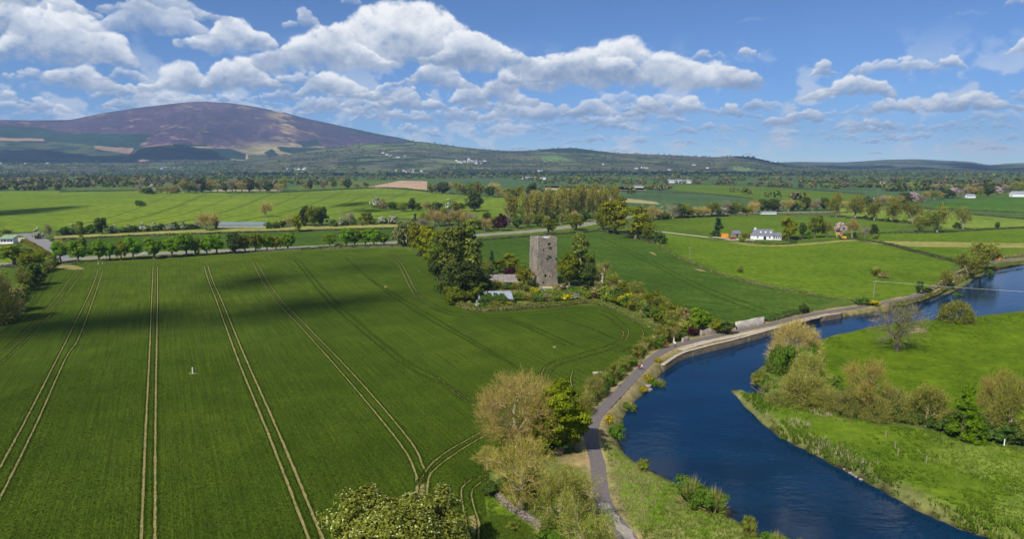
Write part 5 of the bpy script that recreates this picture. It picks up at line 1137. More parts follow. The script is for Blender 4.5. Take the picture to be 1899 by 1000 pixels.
hedge([(1420, 597), (1450, 590), (1478, 582)], 2.2, 1.8, L_ivy, 'clipped dark hedge beside the towpath, right of the pale wall', .3); hedge([(1478, 582), (1500, 578)], 2, 1.6, L_dark, 'short dark hedge end by the quay', .3)
hedge([(42, 448), (60, 456), (80, 468), (98, 482)], 2.4, 2.2, L_gold, 'golden hedge along the driveway', .45)
hedge([(-60, 500), (0, 497), (45, 496)], 1.8, 1.4, L_dark, 'dark hedge along the road at the far left', .5)
hedge([(1720, 540), (1770, 520), (1800, 500), (1835, 484), (1899, 474), (1990, 464)], 2.4, 1.7, L_brown, 'brown scrub hedge behind the towpath at the far bend', .42, gap=.3)
hedge([(1650, 566), (1700, 556), (1750, 538), (1790, 516), (1830, 499), (1899, 486)], 1.5, .8, L_olive, 'grassy scrub along the bank at the far bend', .4, .8, cat='bush', name='bank_scrub', gap=.3)
hedge([(1250, 357), (1330, 362), (1395, 369)], 2, 1.5, L_dark, 'thin hedge above the blue-green field', .8); hedge([(1250, 341.5), (1420, 346), (1600, 360)], 2, 1.8, L_dark, 'far thin hedge above the grass slope', 1.0)
hedge([(690, 349), (740, 350), (800, 357)], 3, 3, L_ivy, 'hedge under the ploughed field', .9); hedge([(110, 356.5), (250, 354)], 3, 2.5, L_ivy, 'hedge at the far left edge of the barley', .9); hedge([(420, 359), (520, 357), (690, 349.5)], 2.5, 2, L_ivy, 'hedge along the far edge of the barley', .9)
hedge([(830, 360), (920, 366), (1000, 371)], 2.5, 2.2, L_dark, 'hedge before the farmstead trees', .9)
# ---- woods and hedgerows too far to count
def far_growth(name, label, pts, seed, base):
    r = np.random.default_rng(seed); P = np.array(pts); n = len(P); k = 20
    hh = P[:, 2]; ww = P[:, 3]; k = 20 if n < 5000 else 12; i = np.repeat(np.arange(n), k)
    d = unit(r.normal(size=(n * k, 3))); q = r.uniform(.6, 1.05, (n * k, 1))
    Cn = np.stack([P[i, 0], P[i, 1], P[i, 4] + hh[i] * .52], 1) + d * q * np.stack([ww[i] / 2, ww[i] / 2, hh[i] * .5], 1)
    V, Fq = leaf_quads(Cn, unit(d + r.normal(size=d.shape) * .45 + np.array([0, 0, .25])), np.sqrt(hh[i] * ww[i]) * .42, r, 1.2)
    mi = np.repeat(r.choice(len(base), n, p=[.34, .22, .18, .12, .14]), k)
    o = obj(name, np_mesh(name, V, Fq, base, mi)); tag(o, label, 'woodland', None, 'stuff'); return o
fr = np.random.default_rng(17)
def scatter_rows(rows):
    out = []
    for (x0, y0, x1, y1, n, h0, h1) in rows:
        t = np.sort(fr.random(n)); px = x0 + (x1 - x0) * t + fr.normal(size=n) * 3; py = y0 + (y1 - y0) * t + fr.normal(size=n) * .25
        for a, b in zip(px, py):
            x, y = gp(a, b); h = fr.uniform(h0, h1); out.append((x, y, h, h * fr.uniform(.8, 1.4), 0))
    return out
fbm_pick = fbm2(np.random.default_rng(44), 90, 1100, 14, 4)
FAR = [m_leaf('far_bare', (.20, .17, .09), .3, .0, .2), m_leaf('far_wood', (.15, .17, .04), .3, .0, .2), m_leaf('far_wood', (.12, .15, .04), .3, 0, .2), L_green, L_scrub]
rows_ = [(-200, 353, 110, 353, 40, 9, 17), (-200, 348, 320, 347, 70, 9, 16), (-100, 342, 330, 343, 130, 9, 18), (150, 338, 330, 338, 120, 12, 20), (-200, 336, 500, 336, 90, 9, 17), (330, 341, 560, 341, 40, 8, 15), (300, 333, 700, 331, 80, 9, 15), (560, 337, 740, 333, 30, 7, 13), (470, 343, 640, 344, 22, 9, 16),
         (740, 331, 1000, 330, 60, 8, 15), (960, 334, 1200, 339, 60, 8, 15), (1000, 341, 1240, 341, 35, 7, 13), (1130, 352, 1250, 351, 12, 7, 12), (1230, 340, 1420, 344, 30, 7, 13), (1200, 334, 1500, 335, 70, 8, 15), (1400, 346, 1560, 350, 26, 7, 14), (1480, 340, 1700, 338, 70, 8, 15), (1560, 347, 1700, 349, 34, 8, 14),
         (1640, 355, 1899, 350, 60, 8, 16), (1700, 342, 2000, 338, 70, 8, 15), (1820, 352, 2000, 352, 50, 12, 22), (1500, 333, 2000, 333, 100, 8, 15), (1225, 353, 1250, 352, 5, 9, 14), (1360, 356, 1400, 361, 5, 7, 11), (1420, 366, 1500, 372, 6, 7, 12), (1000, 357, 1200, 361, 9, 6, 12)]
far_growth('hedgerow_trees', 'distant hedgerow trees strung across the flat plain', scatter_rows(rows_), 31, FAR)
wood = []
for k in range(2000):
    px = fr.uniform(-200, 2100); b = 318 + 11 * fr.random() ** 1.3 + (px < 420) * fr.random() * 2
    x, y = gp(px, b); wood.append((x, y, fr.uniform(9, 17), fr.uniform(12, 24), 0))
far_growth('valley_woodland', 'dark band of woodland along the foot of the hills', wood, 32, [m_leaf('valley_wood', (.085, .110, .050), .3, 0, .2), L_ivy, m_leaf('valley_wood', (.115, .13, .055), .3, 0, .2), L_green, L_scrub])
HS = hil.reshape(hil.shape[0], hil.shape[1], 3); sw = []
for k in range(9500):
    a = fr.integers(0, 90); b = fr.integers(0, HS.shape[1]); p = HS[a, b]
    if fbm_pick[a % fbm_pick.shape[0], b % fbm_pick.shape[1]] < .43 and a < 86: continue
    h = fr.uniform(6, 13); sw.append((p[0] + fr.normal() * 12, p[1] + fr.normal() * 25, h, h * fr.uniform(.9, 1.9), p[2] - 1))
far_growth('hillside_woodland', 'scattered woods and hedges over the low hills', sw, 33, [m_leaf('hill_wood', (.105, .115, .055), .3, 0, .2), L_green, m_leaf('hill_wood', (.14, .14, .065), .3, 0, .2), L_ivy, L_con])

# ================================================================== BUILDINGS AND THINGS
def m_stone(name, c1, c2, sx=1.6, bump=.6):
    m, nt, out = nodes(name); tc = nt.nodes.new('ShaderNodeTexCoord'); P = tc.outputs['Object']
    sp = nt.nodes.new('ShaderNodeSeparateXYZ'); nt.links.new(P, sp.inputs[0])
    ad = nt.nodes.new('ShaderNodeMath'); nt.links.new(sp.outputs[0], ad.inputs[0]); nt.links.new(sp.outputs[1], ad.inputs[1])
    cb = nt.nodes.new('ShaderNodeCombineXYZ'); nt.links.new(ad.outputs[0], cb.inputs[0]); nt.links.new(sp.outputs[2], cb.inputs[1])
    b = nt.nodes.new('ShaderNodeTexBrick'); nt.links.new(cb.outputs[0], b.inputs['Vector']); b.inputs['Scale'].default_value = sx
    b.inputs['Color1'].default_value = (*c1, 1); b.inputs['Color2'].default_value = (*c2, 1); b.inputs['Mortar'].default_value = (*val(c1, .55), 1)
    b.inputs['Mortar Size'].default_value = .03; b.inputs['Brick Width'].default_value = .75; b.inputs['Row Height'].default_value = .34; b.offset = .5
    w = nz(nt, .35, 6, .7, P); f = ramp(nt, w.outputs[0], [(.32, (.62, .62, .66)), (.5, (1, .97, .92)), (.68, (1.35, 1.25, 1.05))]).outputs[0]
    w2 = nz(nt, 2.6, 4, .7, P); f2 = ramp(nt, w2.outputs[0], [(.3, (.6, .6, .6)), (.7, (1.4, 1.4, 1.4))]).outputs[0]
    c = mixc(nt, 1, mixc(nt, 1, b.outputs[0], f, 'MULTIPLY'), f2, 'MULTIPLY')
    w3 = nz(nt, .5, 5, .7, mapv(nt, P, (1.6, 1.6, .7))); k = ramp(nt, w3.outputs[0], [(.60, (0, 0, 0)), (.68, (1, 1, 1))])
    c = mixc(nt, k.outputs[0], c, (.26, .21, .10))
    bsdf(nt, out, c, .95, .15, w2.outputs[0], bump, .15); return m
M_stone = m_stone('tower_stone', (.315, .275, .225), (.225, .198, .168)); M_ruin = m_stone('rubble_stone', (.36, .30, .25), (.28, .235, .20), 2.2)
M_void = m_plain('dark_opening', (.012, .011, .011), .9, .1); M_lead = m_plain('roof_slab', (.55, .55, .58), .6, .1, 1)
M_white = m_plain('white_render', (.80, .79, .76), .8, .05, .8); M_slate = m_plain('roof_slate', (.155, .16, .185), .6, .2, 1.5); M_glass = m_plain('window_glass', (.02, .025, .03), .15, .1, 1, .5)
M_wood = m_plain('weathered_wood', (.30, .24, .17), .9, .25, 6); M_grn = m_plain('green_roof_sheet', (.22, .30, .20), .6, .15, 1); M_tealr = m_plain('teal_roof_sheet', (.15, .20, .20), .5, .12, .5)
M_grey = m_plain('grey_block', (.36, .35, .33), .9, .15, 1); M_orange = m_plain('orange_paint', (.80, .30, .02), .5, .08, 1, .4); M_yellow = m_plain('yellow_paint', (.78, .42, .02), .45, .1, 1, .4); M_black = m_plain('black_rubber', (.02, .02, .02), .8, .1)
M_steel = m_plain('dull_steel', (.30, .30, .31), .4, .1, 2, .5, .6); M_red = m_plain('red_car_paint', (.28, .03, .03), .3, .05, 1, .5); M_silver = m_plain('white_car_paint', (.75, .76, .77), .3, .03, 1, .5)
M_tin = m_plain('pale_roof_sheet', (.25, .262, .31), .5, .18, .6); M_tile = m_plain('old_roof_slate', (.21, .18, .168), .9, .28, .8)

def face_with_holes(mb, W, H, holes, Tm, depth=.5, nx=14, nz_=20, jit=.05, m=0, mv=1, seed=0, top=None):
    """one wall face in the x-z plane, its openings real recesses"""
    r = random.Random(seed)
    xs_ = sorted(set([round(-W / 2 + W * k / nx, 3) for k in range(nx + 1)] + [h[0] for h in holes] + [h[0] + h[2] for h in holes]))
    zs_ = sorted(set([round(H * k / nz_, 3) for k in range(nz_ + 1)] + [h[1] for h in holes] + [h[1] + h[3] for h in holes]))
    b = len(mb.V); nX = len(xs_)
    for z in zs_:
        for x in xs_:
            e = abs(x) > W / 2 - .01; zz = z
            if top and z >= H - .001: zz = z + top(x)
            mb.V.append(tuple(Tm @ Vector((x, 0 if e else r.uniform(-jit, jit), zz))))
    for j in range(len(zs_) - 1):
        for i in range(nX - 1):
            cx, cz = (xs_[i] + xs_[i + 1]) / 2, (zs_[j] + zs_[j + 1]) / 2
            if any(h[0] < cx < h[0] + h[2] and h[1] < cz < h[1] + h[3] for h in holes): continue
            mb.F.append((b + j * nX + i, b + j * nX + i + 1, b + (j + 1) * nX + i + 1, b + (j + 1) * nX + i)); mb.M.append(m)
    for (x, z, w, h) in holes:
        P0 = [Tm @ Vector(p) for p in ((x, 0, z), (x + w, 0, z), (x + w, 0, z + h), (x, 0, z + h))]; P1 = [Tm @ Vector(p) for p in ((x, depth, z), (x + w, depth, z), (x + w, depth, z + h), (x, depth, z + h))]
        mb.add(P0 + P1, [(0, 4, 5, 1), (1, 5, 6, 2), (2, 6, 7, 3), (3, 7, 4, 0)], m); mb.add(P1, [(0, 1, 2, 3)], mv)

# ---- the tower house
tx, ty = gp(1008, 529); TH = zat(tx, ty, 440.5); tpx = dep(tx, ty, 8) / F
TW, TD, TA = 40 * tpx * 1.02, 9.6, R(19)
tower = empty('stone_tower', (tx, ty + 4.6, 0), TA); tag(tower, 'roofless grey stone tower house with small windows rising above the trees', 'tower')
r = random.Random(4)
def parapet(x): return r.uniform(-.25, .15) - (.5 if -1.2 < x < .4 else 0)
def taper(mb):
    for i, (x, y, z) in enumerate(mb.V):
        k = 1 - .055 * min(1, max(0, z / TH)) + .05 * max(0, 1 - z / 2.2); mb.V[i] = (x * k, y * k, z)
mb = MB(); hw, hd = TW / 2, TD / 2
fh = [(TW * .02, TH * .83, 1.35, 1.05), (-TW * .20, TH * .705, .42, 1.15), (TW * .0, TH * .60, .9, .35), (-TW * .14, TH * .165, 1.0, 1.25), (TW * .10, TH * .165, .55, .55), (-TW * .22, TH * .04, .6, .7), (-TW * .3, TH * .42, .3, .5), (TW * .05, TH * .36, .3, .3)]
face_with_holes(mb, TW, TH, fh, Matrix.Translation((0, -hd, 0)), .55, top=parapet, seed=1)
face_with_holes(mb, TD, TH, [(-.6, TH * .62, .35, 1.0), (1.4, TH * .35, .3, .8)], Matrix.Translation((-hw, 0, 0)) @ Matrix.Rotation(R(-90), 4, 'Z'), .55, top=parapet, seed=2)
face_with_holes(mb, TD, TH, [(0, TH * .5, .4, 1.1)], Matrix.Translation((hw, 0, 0)) @ Matrix.Rotation(R(90), 4, 'Z'), .55, top=parapet, seed=3)
face_with_holes(mb, TW, TH, [(0, TH * .6, .5, 1.0)], Matrix.Translation((0, hd, 0)) @ Matrix.Rotation(R(180), 4, 'Z'), .55, top=parapet, seed=4)
taper(mb); mb.build('wall', [M_stone, M_void], tower)
k = .945; iw, idp = hw * k - .9, hd * k - .9
mb = MB()                                                             # wall head: broad uneven ledge round the roof
for (a, b, c, d) in ((-hw * k, hw * k, -hd * k, -idp), (-hw * k, hw * k, idp, hd * k), (-hw * k, -iw, -idp + .003, idp - .003), (iw, hw * k, -idp + .003, idp - .003)):
    mb.box(a + .06, b - .06, c + .06, d - .06, TH - 2.0, TH - .32)
mb.build('parapet', M_stone, tower)
mb = MB(); mb.box(-iw + .004, iw - .004, -idp + .004, idp - .004, TH - 2.2, TH - .55); mb.build('roof', M_lead, tower)
mb = MB(); mb.box(-hw * k + .2, -hw * k + 2.6, -hd * k + .2, -hd * k + 1.9, TH - .33, TH + .15); mb.build('turret', M_stone, tower)
mb = MB(); mb.box(hw * k - 2.6, hw * k - 1.0, -hd * k + .1, -hd * k + .8, TH - .33, TH + .35); mb.build('merlon', M_stone, tower)
mb = MB(); mb.tube((-hw * k - .0, -hd * k - .06, TH * .45), (-hw * k + .1, -hd * k - .0, TH + 1.3), .06, .04); mb.build('lightning_rod', M_white, tower)
for (x, z, w, h) in fh[:1]:
    mb = MB(); mb.box(x * .96 + w * .46, x * .96 + w * .46 + .09, -hd * .953 + .2, -hd * .953 + .3, z, z + h); mb.build('mullion', M_stone, tower)
rr2 = np.random.default_rng(9)
for (fx, fz, s) in ((.12, .79, .28), (.1, .6, .35), (-.02, .57, .22), (.44, .55, .3)):
    n_ = 40; Cn = np.stack([TW * fx + rr2.normal(size=n_) * s, np.full(n_, -hd * .97 - .1) - rr2.random(n_) * .25, TH * fz + rr2.normal(size=n_) * s * .5], 1)
    v, f = leaf_quads(Cn, unit(rr2.normal(size=(n_, 3)) + np.array([0, -1, .4])), .35, rr2); obj('ivy_tuft', np_mesh('ivy_tuft', v, f, L_ivy), tower)
# ---- outbuilding and ruined glasshouse below it
def house(name, label, px, py, W, D, wallh, ridge_, ang, mw, mr, cat='house', wins=(), doors=(), chim=(), extra=None, group=None):
    x, y = gp(px, py); o = empty(name, (x, y, 0), ang); tag(o, label, cat, group)
    hW, hD = W / 2, D / 2; mb = MB(); T0 = Matrix.Translation((0, -hD, 0))
    face_with_holes(mb, W, wallh, [(w[0], w[1], w[2], w[3]) for w in list(wins) + list(doors)], T0, .22, 6, 2, 0, 0, 0)
    mb.box(-hW, hW, -hD + .3, hD, 0, wallh - .004); mb.add([(-hW, -hD, 0), (-hW, -hD + .3, 0), (-hW, -hD + .3, wallh), (-hW, -hD, wallh)], [(0, 1, 2, 3)][::-1]); mb.add([(hW, -hD, 0), (hW, -hD + .3, 0), (hW, -hD + .3, wallh), (hW, -hD, wallh)], [(0, 1, 2, 3)])
    for s in (-1, 1): mb.add([(s * hW, -hD, wallh), (s * hW, hD, wallh), (s * hW, 0, ridge_ - .05)], [(0, 1, 2) if s > 0 else (2, 1, 0)])
    mb.build('wall', mw, o)
    mb = MB(); mb.gable(-hW, hW, -hD, hD, wallh, ridge_, 0, .28, .16); rf = mb.build('roof', mr, o)
    for (cx, cw) in chim:
        mb = MB(); mb.box(cx - cw / 2, cx + cw / 2, -.4, .4, ridge_ - .7, ridge_ + 1.0); mb.box(cx - cw / 2 - .08, cx + cw / 2 + .08, -.48, .48, ridge_ + 1.0, ridge_ + 1.15); mb.build('chimney', mw, rf)
    for (wx, wz, ww, wh) in wins:
        mb = MB(); f_ = .07; yy = -hD + .10
        mb.box(wx, wx + f_, yy, yy + .06, wz, wz + wh).box(wx + ww - f_, wx + ww, yy, yy + .06, wz, wz + wh).box(wx + f_, wx + ww - f_, yy, yy + .06, wz, wz + f_).box(wx + f_, wx + ww - f_, yy, yy + .06, wz + wh - f_, wz + wh).box(wx + ww / 2 - .03, wx + ww / 2 + .03, yy + .004, yy + .05, wz + f_, wz + wh - f_)
        w_ = mb.build('window', M_white, o); mb = MB(); mb.box(wx + f_ + .003, wx + ww - f_ - .003, yy + .02, yy + .035, wz + f_ + .003, wz + wh - f_ - .003); mb.build('pane', M_glass, w_)
    for (dx, dz, dw, dh) in doors:
        mb = MB(); mb.box(dx + .004, dx + dw - .004, -hD + .12, -hD + .18, dz + .01, dz + dh - .004); mb.build('door', M_glass, o)
    if extra: extra(o, hW, hD)
    return o
d0 = dep(*gp(1418, 446)) / F
def bung(o, hW, hD):
    mb = MB(); x0, x1 = hW + .02, hW + 5.2
    mb.box(x0, x1, -hD + .8, hD - .6, 0, 2.6)
    for s, xx in ((-1, x0), (1, x1)): mb.add([(xx, -hD + .8, 2.6), (xx, hD - .6, 2.6), (xx, .1, 4.5)], [(0, 1, 2) if s > 0 else (2, 1, 0)])
    w_ = mb.build('wing', M_white, o); mb = MB(); mb.gable(x0 + .3, x1, -hD + .8, hD - .6, 2.6, 4.6, 0, .25, .15); mb.build('roof', M_slate, w_)
    for k in range(4):
        mb = MB(); a = x0 + .45 + k * 1.2; mb.box(a, a + .62, -hD + .72, -hD + .803, .7, 2.2); mb.build('window', M_glass, w_)
    mb = MB(); mb.box(-hW - 1.6, -hW - .02, -1.5, 1.5, 0, 2.3); mb.add([(-hW - 1.6, -1.5, 2.3), (-hW - 1.6, 1.5, 2.3), (-hW - 1.6, 0, 3.6)], [(2, 1, 0)]); p_ = mb.build('porch', M_white, o)
    mb = MB(); mb.gable(-hW - 1.6, -hW - .3, -1.5, 1.5, 2.3, 3.65, 0, .2, .12); mb.build('roof', M_slate, p_); mb = MB(); mb.box(-hW - 1.66, -hW - 1.605, -.5, .5, .1, 2.1); mb.build('door', M_glass, p_)
    sl = math.atan2(6.6 - 2.9, hD)
    for k in range(3):
        mb = MB(); Tm = Matrix.Translation((-1.6 + k * 3.2, -hD * .5, 4.95)) @ Matrix.Rotation(sl, 4, 'X'); mb.box(-.4, .4, -.5, .5, -.02, .1, 0, Tm); mb.build('skylight', M_white, o)
house('white_bungalow', 'white bungalow with a grey slate roof and white chimney among the pastures', 1414, 443.5, 12.6, 8.4, 2.9, 6.6, R(-13), M_white, M_slate, 'house', [(-4.2, .9, 1.1, 1.25), (3.4, .9, 1.2, 1.25)], [(.1, .05, 1.7, 2.2)], [(-5.0, 1.0)], bung)
house('stone_shed', 'small dark-roofed shed between the orange container and the bungalow', 1364, 439, 5.5, 4.5, 2.3, 4.2, R(10), M_ruin, M_slate, 'shed', [], [(-.5, .05, 1.2, 1.9)])
ob = house('outbuilding', 'long low stone outbuilding with an old slate roof left of the tower', 931, 529, 12.8, 5.2, 1.9, 4.4, R(2), M_ruin, M_tile, 'shed', [], [(3.2, .05, 1.0, 1.7)])
bx, by_ = gp(920, 562); gl = empty('ruined_glasshouse', (bx, by_, 0), R(2)); tag(gl, 'ruined glasshouse with pale sheeted roof overgrown with ivy below the tower', 'glasshouse')
mb = MB(); mb.box(-6.7, 6.7, -2.3, 2.6, 0, 1.5); mb.build('wall', M_ruin, gl)
for x0, x1 in ((-6.5, -4.4), (-4.2, -2.5), (-2.0, .9), (.96, 3.6), (3.66, 6.4)):
    mb = MB(); mb.add([(x0, -2.4, 1.55), (x1, -2.4, 1.5), (x1 - .9, 2.2, 3.9), (x0 - .9 * (x0 > -6), 2.2, 3.9), (x0, -2.4, 1.62), (x1, -2.4, 1.57), (x1 - .9, 2.2, 3.98), (x0 - .9 * (x0 > -6), 2.2, 3.98)], [(3, 2, 1, 0), (4, 5, 6, 7), (0, 1, 5, 4), (1, 2, 6, 5), (2, 3, 7, 6), (3, 0, 4, 7)]); mb.build('roof_sheet', M_tin, gl)
n_ = 2400; u = rr2.random(n_); v_ = rr2.random(n_) ** 1.6; msk = np.minimum.reduce([np.abs(u - c) for c in (.18, .33, .36, .55, .72)]) < .05 + .07 * (1 - v_); u, v_ = u[msk], v_[msk]
Cn = np.stack([-6.5 + 13 * u - .9 * v_, -2.5 + 4.6 * v_ * .7, 1.7 + 2.4 * v_ * .7 + .1], 1); v, f = leaf_quads(Cn, unit(rr2.normal(size=Cn.shape) + np.array([0, -.6, 1])), .42, rr2); obj('ivy', np_mesh('ivy', v, f, L_ivy), gl)
n_ = 900; Cn = np.stack([rr2.uniform(-6.8, 6.8, n_), -2.5 - rr2.random(n_) * .5, rr2.random(n_) * 1.9], 1); v, f = leaf_quads(Cn, unit(rr2.normal(size=Cn.shape) + np.array([0, -1, .5])), .42, rr2); obj('ivy', np_mesh('ivy', v, f, L_ivy), gl)
# terrace stones by the tower
for k, (px, py, w, d_, lb) in enumerate(((1012, 534, 5.5, 3.2, 'pale stone terrace at the foot of the tower'), (978, 534, 5.0, 2.0, 'pale garden paving left of the terrace'), (1046, 532, 3.4, 1.6, 'pale garden paving right of the tower'))):
    x, y = gp(px, py); mb = MB()
    for i in range(4):
        for j in range(2): mb.box(-w / 2 + i * w / 4 + .03, -w / 2 + (i + 1) * w / 4 - .03, -d_ / 2 + j * d_ / 2 + .03, -d_ / 2 + (j + 1) * d_ / 2 - .03, 0, .22 + .03 * ((i + j) % 2))
    o = mb.build('garden_paving', M_cream, None, loc=(x, y, 0)); tag(o, lb, 'paving')

# ---- walls by the path
def wall_line(name, label, pts, h, th, mat, cap=None, cat='wall', seg=.5, rough=.0, z0=-.2, world=False, post=None):
    P = resample(pts if world else smooth_line(GP(pts), 5), seg); N_ = normals2(P); n = len(P); rs = np.random.default_rng(n)
    hh = h * (1 + rough * (np.interp(np.arange(n), np.arange(0, n + 3, 3), rs.uniform(-1, 1, len(np.arange(0, n + 3, 3)))))); c = P.mean(0)
    def skin(a, b, z_lo, z_hi):
        V = np.concatenate([np.column_stack([P + N_ * a - c, np.full(n, z_lo) if np.isscalar(z_lo) else z_lo]), np.column_stack([P + N_ * a - c, z_hi]), np.column_stack([P + N_ * b - c, z_hi]), np.column_stack([P + N_ * b - c, np.full(n, z_lo) if np.isscalar(z_lo) else z_lo])])
        k = np.arange(n - 1); Fq = np.concatenate([np.stack([k + o, k + 1 + o, k + 1 + o + n, k + o + n], 1) for o in (0, n, 2 * n)]); Fq = np.concatenate([Fq, [[0, n, 2 * n, 3 * n]], [[n - 1, 4 * n - 1, 3 * n - 1, 2 * n - 1]]]); return V, Fq
    root = empty(name, (c[0], c[1], 0)); tag(root, label, cat)
    V, Fq = skin(th / 2, -th / 2, z0, hh); obj('wall', np_mesh('wall', V, Fq, mat), root)
    if cap: V, Fq = skin(th / 2 + .06, -th / 2 - .06, hh + .003, hh + .14); obj('coping', np_mesh('coping', V, Fq, cap), root)
    return root
M_quay = m_stone('quay_stone', (.13, .11, .085), (.09, .078, .06), 1.8); M_pale = m_stone('pale_wall_stone', (.55, .50, .44), (.47, .43, .38), 1.6)
wall_line('quay_wall', 'dark stone quay wall with a pale coping along the outside of the river bend', QUAY, .12, .9, M_quay, m_plain('coping_stone', (.40, .33, .24), .9, .3, 1.5), 'quay', 1.0, .3, WL - 1.5, True)
wall_line('garden_wall', 'pale stone garden wall beside the path across from the willow dome', [(1364, 612), (1390, 606), (1416, 601)], 2.3, .5, M_pale, None, 'wall', .5, .05)
wall_line('ruined_wall', 'low grey ruined wall beside the path near the purple shrub', [(1299, 624), (1312, 621), (1328, 618)], 1.6, .6, M_ruin, None, 'wall', .5, .25)
wall_line('gate_wall', 'short grey wall at the path left of the purple shrub', [(1265, 636), (1276, 632)], 1.3, .5, M_ruin, None, 'wall', .4, .1)
# rubble wall in front: every stone a lump of its own
def stones(pts, h, w, n, seed, size=(.22, .5)):
    r = np.random.default_rng(seed); P = resample(smooth_line(GP(pts), 5), .1); N_ = normals2(P); V = []; Fq = []; b = 0
    base = np.array([[-1, -1, -1], [1, -1, -1], [1, 1, -1], [-1, 1, -1], [-.8, -.8, 1], [.8, -.8, 1], [.8, .8, 1], [-.8, .8, 1]], float); fc = np.array([(3, 2, 1, 0), (4, 5, 6, 7), (0, 1, 5, 4), (1, 2, 6, 5), (2, 3, 7, 6), (3, 0, 4, 7)])
    for k in range(n):
        i = r.integers(len(P)); t = r.random(); z = t * h; u = r.uniform(-1, 1) * w / 2 * (1 - .45 * t); s = r.uniform(*size) / 2
        v = (base + r.uniform(-.22, .22, (8, 3))) * np.array([s * 1.3, s, s * .7]); a = math.atan2(N_[i, 1], N_[i, 0]) + 1.57 + r.normal() * .25; ca, sa = math.cos(a), math.sin(a)
        v = np.stack([v[:, 0] * ca - v[:, 1] * sa, v[:, 0] * sa + v[:, 1] * ca, v[:, 2]], 1) + np.array([P[i, 0] + N_[i, 0] * u, P[i, 1] + N_[i, 1] * u, z + s * .3])
        V.append(v); Fq.append(fc + b); b += 8
    return np.concatenate(V), np.concatenate(Fq), P[len(P) // 2]
M_rub = m_plain('rubble_stone', (.21, .175, .15), .95, .45, 1.6)
V, Fq, c = stones([(917, 917), (938, 938), (962, 955), (985, 968), (1004, 985), (1016, 1004), (1022, 1030)], .8, .8, 1300, 3, (.18, .42))
sw_ = empty('rubble_wall', (c[0], c[1], 0)); tag(sw_, 'tumbledown drystone wall between the wheat corner and the foreground trees', 'wall')
so = obj('stones', np_mesh('stones', V - np.array([c[0], c[1], 0]), Fq, M_rub), sw_); so['kind'] = 'stuff'
def rocks(label, spots, seed, mat, s=(.5, 1.1)):
    r = random.Random(seed)
    for k, (px, py) in enumerate(sorted(spots)):
        x, y = gp(px, py, -.6); bm = bmesh.new(); bmesh.ops.create_icosphere(bm, subdivisions=2, radius=1)
        a = r.uniform(*s)
        for v in bm.verts:
            q = 1 + .22 * math.sin(v.co.x * 3.1 + k) * math.cos(v.co.y * 2.7 + k * 2) + r.uniform(-.05, .05); v.co = Vector((v.co.x * a * .7 * q, v.co.y * a * .55 * q, v.co.z * a * .42 * q))
        me = bpy.data.meshes.new('boulder'); bm.to_mesh(me); bm.free(); me.materials.append(mat); o = obj('boulder', me, None, (x, y, max(WL + .05, ground_z(x, y) + .1))); o.rotation_euler = (0, 0, r.uniform(0, 6)); tag(o, f'{label}, {ORD[k + 1]} from left', 'boulder', label)
rocks('pale boulder in the pile below the quay wall', [(1202, 712), (1207, 708), (1212, 706), (1206, 716), (1216, 702), (1200, 719)], 2, M_rock)
rocks('pale boulder at the water edge of the reedy spit', [(1578, 869), (1588, 875), (1597, 880), (1583, 872), (1566, 863)], 3, M_rock, (.3, .6))
bx, by_ = gp(1108, 694); mb = MB(); mb.box(-1.1, 1.1, -.6, .6, .25, .4).box(-1.0, -.7, -.5, .5, 0, .247).box(.7, 1.0, -.5, .5, 0, .247)
o = mb.build('stone_slab', M_cream, None, loc=(bx, by_, 0)); o.rotation_euler = (0, 0, .35); tag(o, 'pale flat stone slab at the narrow corner of the wheat', 'slab')

# ---- vehicles
def wheel(parent, x, y, rad, wd):
    mb = MB(); mb.tube((x, y - wd / 2, rad), (x, y + wd / 2, rad), rad, rad, 14); t = mb.build('wheel', M_black, parent)
    mb = MB(); mb.tube((x, y - wd / 2 - .012, rad), (x, y + wd / 2 + .012, rad), rad * .58, rad * .58, 10); mb.build('rim', M_steel, t)
def car(label, px, py, ang, paint):
    x, y = gp(px, py); o = empty('parked_car' if 'parked' in label else 'car', (x, y, .05), ang); tag(o, label, 'car')
    mb = MB(); pr = [(-2.1, .35), (-2.12, .75), (-1.95, .92), (-1.35, .95), (-.75, 1.42), (.75, 1.45), (1.25, 1.0), (2.0, .86), (2.12, .6), (2.1, .35)]; n = len(pr)
    V = [(a, -.82, b) for a, b in pr] + [(a, .82, b) for a, b in pr]; V = [(a, s * (1 - .22 * max(0, b - .95) / .5), b) for a, s, b in V]
    mb.add(V, [(k, k + n, (k + 1) % n + n, (k + 1) % n)[::-1] for k in range(n)] + [tuple(range(n)), tuple(range(2 * n - 1, n - 1, -1))]); mb.build('body', paint, o)
    for s in (-1, 1):
        mb = MB(); yy = s * .83; mb.add([(-1.15, yy * .995, 1.0), (1.0, yy * .995, 1.0), (.66, yy * .87, 1.37), (-.7, yy * .87, 1.37)], [(0, 1, 2, 3) if s < 0 else (3, 2, 1, 0)]); mb.build('side_window', M_glass, o)
        mb = MB(); mb.box(1.98, 2.14, s * .62 - .14, s * .62 + .14, .62, .76); mb.build('headlight', M_white, o)
    mb = MB(); mb.add([(.80, -.66, 1.43), (.80, .66, 1.43), (1.25, .72, 1.03), (1.25, -.72, 1.03)], [(3, 2, 1, 0)]); mb.build('windscreen', M_glass, o)
    for a, b in ((-1.3, -.75), (-1.3, .75), (1.3, -.75), (1.3, .75)): wheel(o, a, b, .32, .2)
rd = lambda px: math.atan2(gp(px + 30, 455)[1] - gp(px - 30, 458.2)[1], gp(px + 30, 455)[0] - gp(px - 30, 458.2)[0])
car('red car driving on the road beside the right end of the avenue', 627, 456.5, rd(627), M_red)
car('white car on the road half hidden behind the avenue trees', 271, 472.5, rd(271), M_silver)
